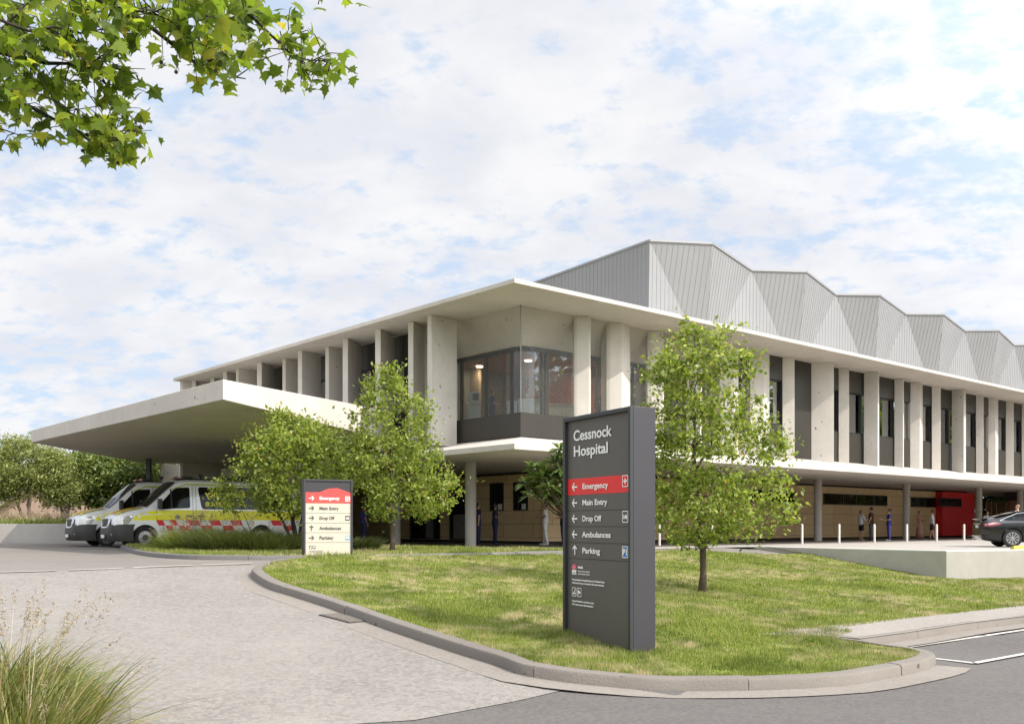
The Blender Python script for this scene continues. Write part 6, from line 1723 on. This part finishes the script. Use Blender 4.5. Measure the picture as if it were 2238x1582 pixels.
limb([(440, 134), (490, 130), (530, 124)], .008, .003, 8.7, 8.8, False)
limb([(636, 118), (680, 130), (715, 128)], .007, .003, 9.0, 9.1, False)
limb([(-60, 20), (60, 60), (120, 62), (180, 78), (235, 70)], .02, .004, 7.8, 8.4)
limb([(-60, 270), (10, 285), (40, 298)], .012, .004, 8.3, 8.5)
leaves = []
def lobed(c, d, n, s):
    """five-lobed leaf: stalk end at c, axis d, normal n"""
    sd = n.cross(d).normalized()
    prof = [(0, -.02), (.16, .02), (.50, -.02), (.36, .17), (.62, .38), (.33, .42), (.26, .58), (.12, .66), (0, 1.0), (-.12, .66), (-.26, .58), (-.33, .42), (-.62, .38), (-.36, .17), (-.50, -.02), (-.16, .02)]
    return [tuple(c+sd*(a*s*.95)+d*(b*s)+n*(-(a*a)*s*.35-.12*s*b*b)) for a, b in prof]
def low(q):
    px = CX+q.x/q.y*FPX
    if px > 350 and (HY-(q.z-EYE)/q.y*FPX) > 205: return True
    return (HY-(q.z-EYE)/q.y*FPX) > 322+(max(0, min(1, (px-110)/150)))*30
def twigs(pts, n, L, leafs, spread_y=0.35, s0=.085, s1=.155):
    for _ in range(n):
        u = rm.uniform(.03, 1)*(len(pts)-1); i = min(len(pts)-2, int(u)); p = pts[i].lerp(pts[i+1], u-i)
        q = p+Vector((rm.gauss(0.05, L), rm.gauss(0, spread_y), rm.gauss(-.03, L)))
        if low(q) or low(p): continue
        mid = p.lerp(q, .5)+Vector((0, 0, .04)); mb.tube([p, mid, q], [.006, .0045, .003], 4, cap=False)
        for k in range(leafs):
            t_ = rm.uniform(.25, 1.1); c = p.lerp(q, t_)+Vector((rm.gauss(0, .05), rm.gauss(0, .05), rm.gauss(0, .05)))
            d = Vector((rm.gauss(.25, .6), rm.gauss(0, .6), rm.gauss(-.55, .5))).normalized()
            nn = Vector((rm.gauss(0, .55), rm.gauss(-.35, .55), rm.gauss(.75, .4))); nn = (nn-d*nn.dot(d)).normalized()
            s = rm.uniform(s0, s1); leaves.append(lobed(c, d, nn, s))
dens = [26, 20, 26, 26, 20, 12, 7, 14, 6, 10, 6, 8, 24, 6]
for pts, n in zip(limbs, dens): twigs(pts, n, .17, 5)
# the dense mass at the far left and the top
for _ in range(50):
    px, py = rm.uniform(-60, 235), rm.uniform(-60, 225)
    if px+py*.55 > 290 and rm.random() < .8: continue
    p = W2(px, py, rm.uniform(7.8, 9.6)); twigs([p, p+Vector((.12, 0, -.04))], 1, .14, 5)
for _ in range(34):
    px, py = rm.uniform(365, 520), rm.uniform(-60, 75)
    p = W2(px, py, rm.uniform(8.2, 9.4)); twigs([p, p+Vector((.1, 0, -.03))], 1, .13, 4, s0=.12, s1=.2)
for _ in range(24):
    px, py = rm.uniform(585, 735), rm.uniform(30, 150)
    if abs(py-(px-511)*.62-10) < 45: p = W2(px, py, rm.uniform(8.8, 9.4)); twigs([p, p+Vector((.08, 0, -.03))], 1, .09, 3)
for px, py in ((30, 320), (22, 345), (735, -2), (690, 8), (345, 222), (343, 257), (560, 95), (575, 75)):
    p = W2(px, py, 8.6); twigs([p, p+Vector((.05, 0, -.02))], 1, .04, 2, .1)
mb2 = mb
tr_o = mb2.build('trunk', M['barkdark'], pt, smooth=True)
def keep(l):
    c = np.mean(np.array(l), axis=0); px = CX+c[0]/c[1]*FPX; py = HY-(c[2]-EYE)/c[1]*FPX
    return py < 338+(max(0, min(1, (px-110)/150)))*30 and not (px > 365 and py > 215)
lv = np.array([l for l in leaves if keep(l)]); np_mesh('crown', lv, lv.shape[1], GM, pt)
sb = None
for px, py in ((233, 14), (155, 26), (163, 35), (287, 42), (352, 38), (357, 47), (453, 36), (455, 15), (352, 137), (385, 158), (471, 155), (612, 92), (619, 107), (14, 73), (307, 278), (297, 287), (258, 333), (258, 357), (181, 330), (26, 330), (130, 243), (190, 295)):
    p = W2(px, py, 8.5)
    if sb is None:
        q_ = MB(); q_.ball((0, 0, 0), .017, 0, 10); q_.tube([(0, 0, .012), (.004, 0, .07)], .0025, 4); sb = q_.build('seed_ball', M['barkdark'], None, smooth=True); o = sb
    else: o = sb.copy(); col.objects.link(o)
    o.parent = pt; o.location = p-O

# grate in the gutter and a little leaf litter
gp_ = ground_at(752, 1352); gq_ = ground_at(790, 1362)
grt = empty('drain_grate', (gp_.x, gp_.y, gp_.z+.014), math.atan2(gq_.y-gp_.y, gq_.x-gp_.x), 'dark iron drain grate set in the gutter beside the long lawn kerb', 'drain grate')
tilt_ = math.atan2(base_z(gq_.x, gq_.y)-base_z(gp_.x, gp_.y), math.hypot(gq_.x-gp_.x, gq_.y-gp_.y)); grt.rotation_euler.y = -tilt_
m = MB(); m.box((0, 0, 0), (.82, .36, .012)); m.build('frame', M['rimdark'], grt, world=False)
m = MB()
for k in range(13): m.box((-.36+k*.06, 0, .010), (.022, .30, .012))
m.build('bars', M['kerb'], grt, world=False)
rl_ = np.random.default_rng(77); lc = []
while len(lc) < 60:
    y_ = 9+rl_.random()**1.5*17; x_ = rl_.uniform(-.5, .5)*y_
    r_, l_ = RL(x_, y_)
    if inside(lp2, x_, y_): z_ = lawn_z(x_, y_)+.03
    else: continue
    lc.append((x_, y_, z_))
o = np_mesh('fallen_leaves', leaf_quads(np.array(lc), 0.06, 3.0, 0.6, rl_), 4, G5); tag(o, kind='stuff')
# ------------------------------------------------------------------ people
SK = {'light': plain('skin_light', (0.50, 0.29, 0.20), 0.55, var=0.05), 'tan': plain('skin_tan', (0.33, 0.18, 0.115), 0.55, var=0.05), 'dark': plain('skin_dark', (0.10, 0.052, 0.035), 0.5, var=0.05)}
HAIR = {'dark': plain('hair_dark', (0.018, 0.013, 0.010), 0.5), 'brown': plain('hair_brown', (0.075, 0.04, 0.022), 0.5), 'fair': plain('hair_fair', (0.22, 0.12, 0.055), 0.5)}
M['eye'] = plain('eye_dark', (0.02, 0.015, 0.012), 0.3); M['lip'] = plain('lips', (0.30, 0.11, 0.09), 0.5)
CL = {}
def cloth(c):
    if c not in CL:
        CL[c] = plain('cloth', c, 0.85, var=0.15, scale=9, bump=0.2)
    return CL[c]
def skin_mesh(name, verts, edges, radii, root_i, level=1):
    me = bpy.data.meshes.new(name); me.from_pydata(verts, edges, [])
    ob = bpy.data.objects.new('tmp', me); col.objects.link(ob)
    md = ob.modifiers.new('s', 'SKIN'); sb_ = ob.modifiers.new('u', 'SUBSURF'); sb_.levels = level; sb_.render_levels = level
    for i, v in enumerate(me.skin_vertices[0].data):
        v.radius = radii[i] if hasattr(radii[i], '__len__') else (radii[i], radii[i]); v.use_root = (i == root_i)
    dg = bpy.context.evaluated_depsgraph_get(); dg.update()
    out = bpy.data.meshes.new_from_object(ob.evaluated_get(dg)); bpy.data.objects.remove(ob)
    v = [tuple(p.co) for p in out.vertices]; f = [tuple(p.vertices) for p in out.polygons]
    return v, f
def loft_rings(mb, rings, n=18, m=0, cap=True):
    """rings: (cx, cy, cz, rx, ry)"""
    v = []; 
    for cx, cy, cz, rx, ry in rings:
        v += [(cx+rx*math.cos(6.2832*j/n), cy+ry*math.sin(6.2832*j/n), cz) for j in range(n)]
    k = len(rings); f = [(i*n+j, i*n+(j+1) % n, (i+1)*n+(j+1) % n, (i+1)*n+j) for i in range(k-1) for j in range(n)]
    if cap: f += [tuple(reversed(range(n))), tuple((k-1)*n+j for j in range(n))]
    mb.mesh(v, f, m)
ARM = {'hang': ((.232, -.02, 1.14), (.248, .07, .91)), 'hold': ((.235, -.03, 1.14), (.105, .25, 1.13)), 'reach': ((.235, .06, 1.17), (.20, .31, 1.19)), 'up': ((.25, .10, 1.22), (.10, .24, 1.42)), 'pocket': ((.285, -.07, 1.15), (.205, .05, .98)), 'back': ((.245, -.07, 1.15), (.27, -.10, .92))}
def person(px, d, z, h, face, label, skin='light', hair='dark', style='short', top=(.03, .03, .12), low=(.03, .03, .12), shoe=(.03, .03, .03), kind='trousers', arms=('hang', 'hang'), hold=None, sleeve='short', group=None, step=0.0):
    x = (px-CX)/FPX*d; s = h/1.75
    root = empty('person', (x, d, z), R(face), label, 'person', group); root.scale = (s, s, s)
    V, E, Rr = [], [], []
    def add(p, r, par=None):
        V.append(tuple(p)); Rr.append(r); i = len(V)-1
        if par is not None: E.append((par, i))
        return i
    pel = add((0, 0, .95), (.125, .105)); wa = add((0, .0, 1.10), (.115, .09), pel); ch = add((0, 0, 1.30), (.135, .10), wa); nk0 = add((0, -.005, 1.44), .06, ch); nk = add((0, .005, 1.515), .048, nk0)
    hd_ = add((0, .02, 1.60), (.072, .082), nk); ht = add((0, .015, 1.675), (.070, .078), hd_); hc = add((0, .01, 1.73), .035, ht)
    legs = []
    for sg in (1, -1):
        st = step*sg
        hp = add((sg*.085, 0, .90), .085, pel); kn = add((sg*.095, st*.45+.015, .50), .055, hp); an = add((sg*.10, st-.01, .09), .036, kn); hl = add((sg*.10, st+.02, .045), .034, an); tt = add((sg*.11, st+.16, .03), .026, hl)
        legs.append((hp, kn, an, tt))
    armpts = []
    for sg, pose in zip((1, -1), arms):
        e_, w_ = ARM[pose]; e_ = Vector((sg*e_[0], e_[1], e_[2])); w_ = Vector((sg*w_[0], w_[1], w_[2]))
        sh_ = add((sg*.165, 0, 1.405), .055, ch); el = add(e_, .038, sh_); wr = add(w_, .026, el)
        d_ = (w_-e_).normalized(); up_ = Vector((0, 0, 1)) if abs(d_.z) < .8 else Vector((0, 1, 0)); sd_ = d_.cross(up_).normalized()*sg; nn = sd_.cross(d_)*sg
        pm = add(w_+d_*.055, (.030, .018), wr)
        for k, (o_, L) in enumerate(((-.026, .058), (-.009, .072), (.009, .067), (.026, .054))):
            b_ = w_+d_*.085+sd_*o_; f1 = add(b_, .0105, pm); f2 = add(b_+d_*L*.55-nn*.012, .009, f1); add(b_+d_*L*.9-nn*.036, .0075, f2)
        tb = add(w_+d_*.03-sd_*.03, .011, wr); add(w_+d_*.065-sd_*.05-nn*.01, .009, tb)
        armpts.append((Vector(V[sh_]), e_, w_, d_))
    v, f = skin_mesh('body', V, E, Rr, 0)
    mb = MB(); mb.mesh(v, f)
    # face: nose, brow, eyes, mouth, ears
    mb.tube([(0, .086, 1.632), (0, .104, 1.598), (0, .088, 1.588)], [.007, .012, .007], 6)
    for sg in (1, -1):
        mb.ball((sg*.030, .088, 1.632), .010, 1, 6, (1.3, .6, .7)); mb.ball((sg*.074, .012, 1.605), .022, 0, 6, (.4, .8, 1.3))
    mb.ball((0, .094, 1.555), .018, 2, 6, (1.3, .4, .35))
    mb.build('body', [SK[skin], M['eye'], M['lip']], root, smooth=True, world=False)
    # hair
    hb = MB(); hb.ball((0, -.012, 1.665), .088, 0, 14, (.98, 1.06, .92))
    if style == 'long': loft_rings(hb, [(0, -.05, 1.42, .075, .03), (0, -.055, 1.52, .088, .05), (0, -.04, 1.62, .088, .065), (0, -.02, 1.70, .07, .06)], 12)
    elif style == 'bun': hb.ball((0, -.105, 1.70), .045, 0, 10); loft_rings(hb, [(0, -.045, 1.54, .06, .035), (0, -.035, 1.62, .078, .06), (0, -.02, 1.68, .07, .06)], 12)
    elif style == 'bob': loft_rings(hb, [(0, -.03, 1.51, .085, .06), (0, -.03, 1.58, .094, .075), (0, -.015, 1.66, .088, .08)], 12)
    else: loft_rings(hb, [(0, -.04, 1.55, .06, .035), (0, -.03, 1.62, .078, .062), (0, -.015, 1.68, .07, .06)], 12)
    hm = hb.build('hair', HAIR[hair], root, smooth=True, world=False)
    bm_ = bmesh.new(); bm_.from_mesh(hm.data)
    # the hairline: nothing in front of the face
    bmesh.ops.delete(bm_, geom=[q for q in bm_.faces if q.calc_center_median().y > .055 and q.calc_center_median().z < 1.685], context='FACES'); bm_.to_mesh(hm.data); bm_.free()
    # top
    tb_ = MB()
    hem = .86 if kind != 'dress' else .92
    if kind == 'dress':
        loft_rings(tb_, [(0, 0, .08, .26, .22), (0, 0, .45, .225, .185), (0, 0, .80, .185, .15), (0, 0, .98, .165, .13), (0, 0, 1.08, .135, .11), (0, .005, 1.28, .165, .125), (0, 0, 1.40, .15, .09), (0, 0, 1.455, .085, .06)])
    else:
        loft_rings(tb_, [(0, 0, hem, .178, .142), (0, 0, .98, .172, .136), (0, 0, 1.10, .152, .122), (0, .005, 1.28, .172, .130), (0, 0, 1.385, .165, .105), (0, -.003, 1.44, .10, .07), (0, -.002, 1.47, .066, .056)])
    for S_, e_, w_, d_ in armpts:
        u = .72 if sleeve == 'short' else 1.0
        m1 = S_.lerp(e_, u)
        path = [S_-Vector((S_.x*.25, 0, -.015)), S_, S_.lerp(e_, .5), m1]; rad = [.058, .07, .062, .06]
        if sleeve == 'long': path += [e_.lerp(w_, .5), e_.lerp(w_, .93)]; rad[-1] = .052; rad += [.045, .038]
        tb_.tube(path, rad, 10)
    tb_.build('dress' if kind == 'dress' else 'top', cloth(top), root, smooth=True, world=False)
    if kind in ('trousers', 'shorts'):
        lb = MB(); loft_rings(lb, [(0, 0, .80, .168, .128), (0, 0, .90, .172, .134), (0, 0, 1.0, .160, .124)])
        for hp, kn, an, tt in legs:
            A_, B_, C_ = Vector(V[hp]), Vector(V[kn]), Vector(V[an])
            if kind == 'trousers': lb.tube([A_+Vector((0, 0, .02)), A_.lerp(B_, .5), B_, B_.lerp(C_, .5), C_+Vector((0, 0, -.03))], [.10, .09, .072, .064, .060], 12)
            else: lb.tube([A_+Vector((0, 0, .02)), A_.lerp(B_, .5), A_.lerp(B_, .85)], [.10, .092, .085], 12)
        lb.build('trousers' if kind == 'trousers' else 'shorts', cloth(low), root, smooth=True, world=False)
    elif kind == 'skirt':
        lb = MB(); loft_rings(lb, [(0, 0, .56, .17, .14), (0, 0, .75, .178, .142), (0, 0, .98, .16, .125)]); lb.build('skirt', cloth(low), root, smooth=True, world=False)
    for (hp, kn, an, tt) in legs:
        A_, T_ = Vector(V[an]), Vector(V[tt]); sb_ = MB(); sb_.tube([A_+Vector((0, -.055, -.045)), A_+Vector((0, 0, -.04)), A_.lerp(T_, .55)+Vector((0, 0, -.022)), T_+Vector((0, .02, -.004))], [.036, .046, .042, .028], 8)
        sb_.build('shoe', cloth(shoe), root, smooth=True, world=False)
    if hold:
        S_, e_, w_, d_ = armpts[0]
        c = (armpts[0][2]+armpts[1][2])/2 if arms[0] == arms[1] else w_
        hb_ = MB(); c = c+Vector((0, .09, .03)); hb_.hexa([(c.x-.11, c.y-.10, c.z-.03), (c.x+.11, c.y-.10, c.z-.03), (c.x+.11, c.y+.15, c.z+.05), (c.x-.11, c.y+.15, c.z+.05)], [(c.x-.11, c.y-.104, c.z-.018), (c.x+.11, c.y-.104, c.z-.018), (c.x+.11, c.y+.146, c.z+.062), (c.x-.11, c.y+.146, c.z+.062)])
        me_o = hb_.build('tablet', M['white'] if hold == 'clipboard' else M['frame'], None, world=False)
        me_o.location = root.location; me_o.rotation_euler = root.rotation_euler; me_o.scale = root.scale; me_o.name = 'clipboard' if hold == 'clipboard' else 'tablet'
        tag(me_o, {'clipboard': 'white clipboard held by ', 'tablet': 'dark tablet held by '}[hold]+hold_by.get(px, 'a nurse'), 'clipboard' if hold == 'clipboard' else 'tablet')
    return root
hold_by = {1943: 'the nurse in bright blue between the two columns', 1082: 'the navy nurse under the narrow windows', 1192: 'the person dressed in white', 1231: 'the nurse beside the tall sign', 1076: 'the nurse in the corner lounge'}
navy, royal = (.018, .020, .065), (.03, .03, .20)
Z0 = FLOOR+.022
GRP, GRN = 'people standing outside the right wall', 'staff standing by the left entrance'
person(1882, 54.2, Z0, 1.70, -75, 'person with short fair hair in a white top and black shorts, bare legs', 'light', 'fair', 'bob', (.62, .61, .60), (.012, .012, .012), (.35, .25, .2), 'shorts', ('reach', 'hold'), group=GRP, sleeve='long')
person(1904, 54.0, Z0, 1.86, 60, 'tall person in a dark red shirt and grey trousers facing the person in white', 'light', 'dark', 'short', (.055, .012, .016), (.06, .07, .08), (.03, .03, .03), 'trousers', ('reach', 'hang'), group=GRP)
person(1943, 52.5, Z0, 1.73, 75, 'person in bright blue scrubs with dark hair up, reading a clipboard', 'light', 'dark', 'bun', royal, royal, (.6, .6, .6), 'trousers', ('hold', 'hold'), 'clipboard', group=GRP)
person(2010, 57.5, Z0, 1.70, 200, 'person in a long brownish pink dress right of the second column', 'tan', 'brown', 'short', (.23, .115, .08), (0, 0, 0), (.1, .06, .05), 'dress', ('hang', 'hold'), group=GRP)
person(2037, 57.8, Z0, 1.76, 60, 'person in a white shirt and dark shorts left of the red wall', 'light', 'brown', 'short', (.60, .60, .64), (.02, .018, .03), (.03, .03, .03), 'shorts', ('hang', 'back'), group=GRP, step=.12, sleeve='long')
person(795, 42.5, Z0, 1.74, -60, 'person in navy scrubs behind the tree beside the small cream sign', 'tan', 'dark', 'short', royal, navy, (.03, .03, .03), 'trousers', ('hang', 'hold'), group=GRN)
person(1044, 41.2, Z0, 1.80, -60, 'person in navy scrubs partly hidden by the round column, one arm out', 'light', 'dark', 'bun', navy, navy, (.03, .03, .04), 'trousers', ('back', 'hang'), group=GRN)
person(1082, 41.8, Z0, 1.78, -78, 'person in navy scrubs holding a dark tablet below the narrow windows', 'tan', 'dark', 'short', navy, navy, (.03, .03, .04), 'trousers', ('hold', 'hold'), 'tablet', group=GRN)
person(1192, 41.0, Z0, 1.80, 80, 'person dressed all in white holding a dark tablet', 'tan', 'dark', 'short', (.62, .62, .60), (.62, .62, .60), (.66, .66, .66), 'trousers', ('hold', 'hold'), 'tablet', group=GRN, step=.08)
person(1231, 41.6, Z0, 1.78, 80, 'person in navy scrubs at the left edge of the tall sign, head bent', 'light', 'dark', 'bun', navy, navy, (.03, .03, .04), 'trousers', ('hold', 'hold'), 'clipboard', group=GRN)
ZL = FLE+EYE+.001
person(1076, 38.9, ZL, 1.70, -70, 'person in blue scrubs with fair hair behind the left glazing upstairs', 'light', 'fair', 'bun', royal, royal, (.03, .03, .03), 'trousers', ('hold', 'hold'), 'tablet', group='people in the corner lounge')
person(1153, 40.2, ZL, 1.72, 150, 'person with long dark hair in a white top at the lounge desk upstairs', 'tan', 'dark', 'long', (.62, .62, .62), (.1, .1, .1), (.03, .03, .03), 'trousers', ('hold', 'hold'), group='people in the corner lounge')
person(1311, 41.0, ZL, 1.68, 40, 'person in blue scrubs seen between the first two fins right of the corner', 'light', 'dark', 'bun', royal, royal, (.03, .03, .03), 'trousers', ('hang', 'hold'), group='people in the corner lounge')
person(2158, 61, Z0, 1.72, 165, 'person with brown hair in a pale top in front of the timber screen', 'light', 'brown', 'long', (.58, .60, .62), (.1, .1, .12), (.03, .03, .03), 'trousers', ('hang', 'hang'), group='people behind the black car')
person(2186, 64, Z0, 1.72, 200, 'dark-haired person behind the roof of the black car', 'tan', 'dark', 'short', (.05, .05, .06), (.05, .05, .06), (.03, .03, .03), 'trousers', ('hang', 'hang'), group='people behind the black car')
person(2224, 45, Z0, 1.80, 95, 'person in a loose white shirt behind the black car at the right edge', 'light', 'fair', 'short', (.70, .70, .68), (.55, .55, .55), (.4, .4, .4), 'trousers', ('hold', 'hold'), group='people behind the black car', sleeve='long')

# lounge furniture
def lounge_box(name, px0, px1, d, y_top, dep, mat, label, cat, extra=None):
    x0, x1 = (px0-CX)/FPX*d, (px1-CX)/FPX*d; zt = EYE+(HY-y_top)*d/FPX; zt = max(zt, ZL+.4)
    root = empty(name, ((x0+x1)/2, d, ZL), 0, label, cat); w = x1-x0; h = zt-ZL
    m = MB(); m.box((0, 0, h/2), (w, dep, h)); m.build('front', mat, root, bevel=.012, world=False)
    m = MB(); m.box((0, -.02, h+.02), (w+.06, dep+.08, .04)); m.build('top', mat, root, bevel=.008, world=False)
    if extra: extra(root, w, dep, h)
    return root
M['deskwhite'] = plain('desk_white', (0.68, 0.72, 0.70), 0.4, var=.04)
lounge_box('reception_desk', 1108, 1130, 38.0, 880, .5, M['deskwhite'], 'white reception desk end left of the glazed corner upstairs', 'desk')
lounge_box('reception_desk', 1132, 1186, 38.6, 876, .6, M['deskwhite'], 'long white reception desk right of the glazed corner upstairs', 'desk')
lounge_box('reception_desk', 1200, 1262, 40.5, 886, .6, M['deskwhite'], 'low white desk deeper in the lounge, behind the wire screen', 'desk')
def kiosk_top(root, w, dep, h):
    m = MB(); m.box((0, .03, h+.28), (w*.9, dep*.8, .50)); m.build('cabinet', M['deskwhite'], root, bevel=.02, world=False)
    m = MB(); m.box((w*.1, -dep*.38, h+.30), (w*.5, .02, .26)); m.build('screen', M['frame'], root, world=False)
lounge_box('coffee_machine', 1024, 1050, 38.9, 885, .5, M['deskwhite'], 'white drinks machine on a cabinet at the left end of the glazing', 'drinks machine', kiosk_top)
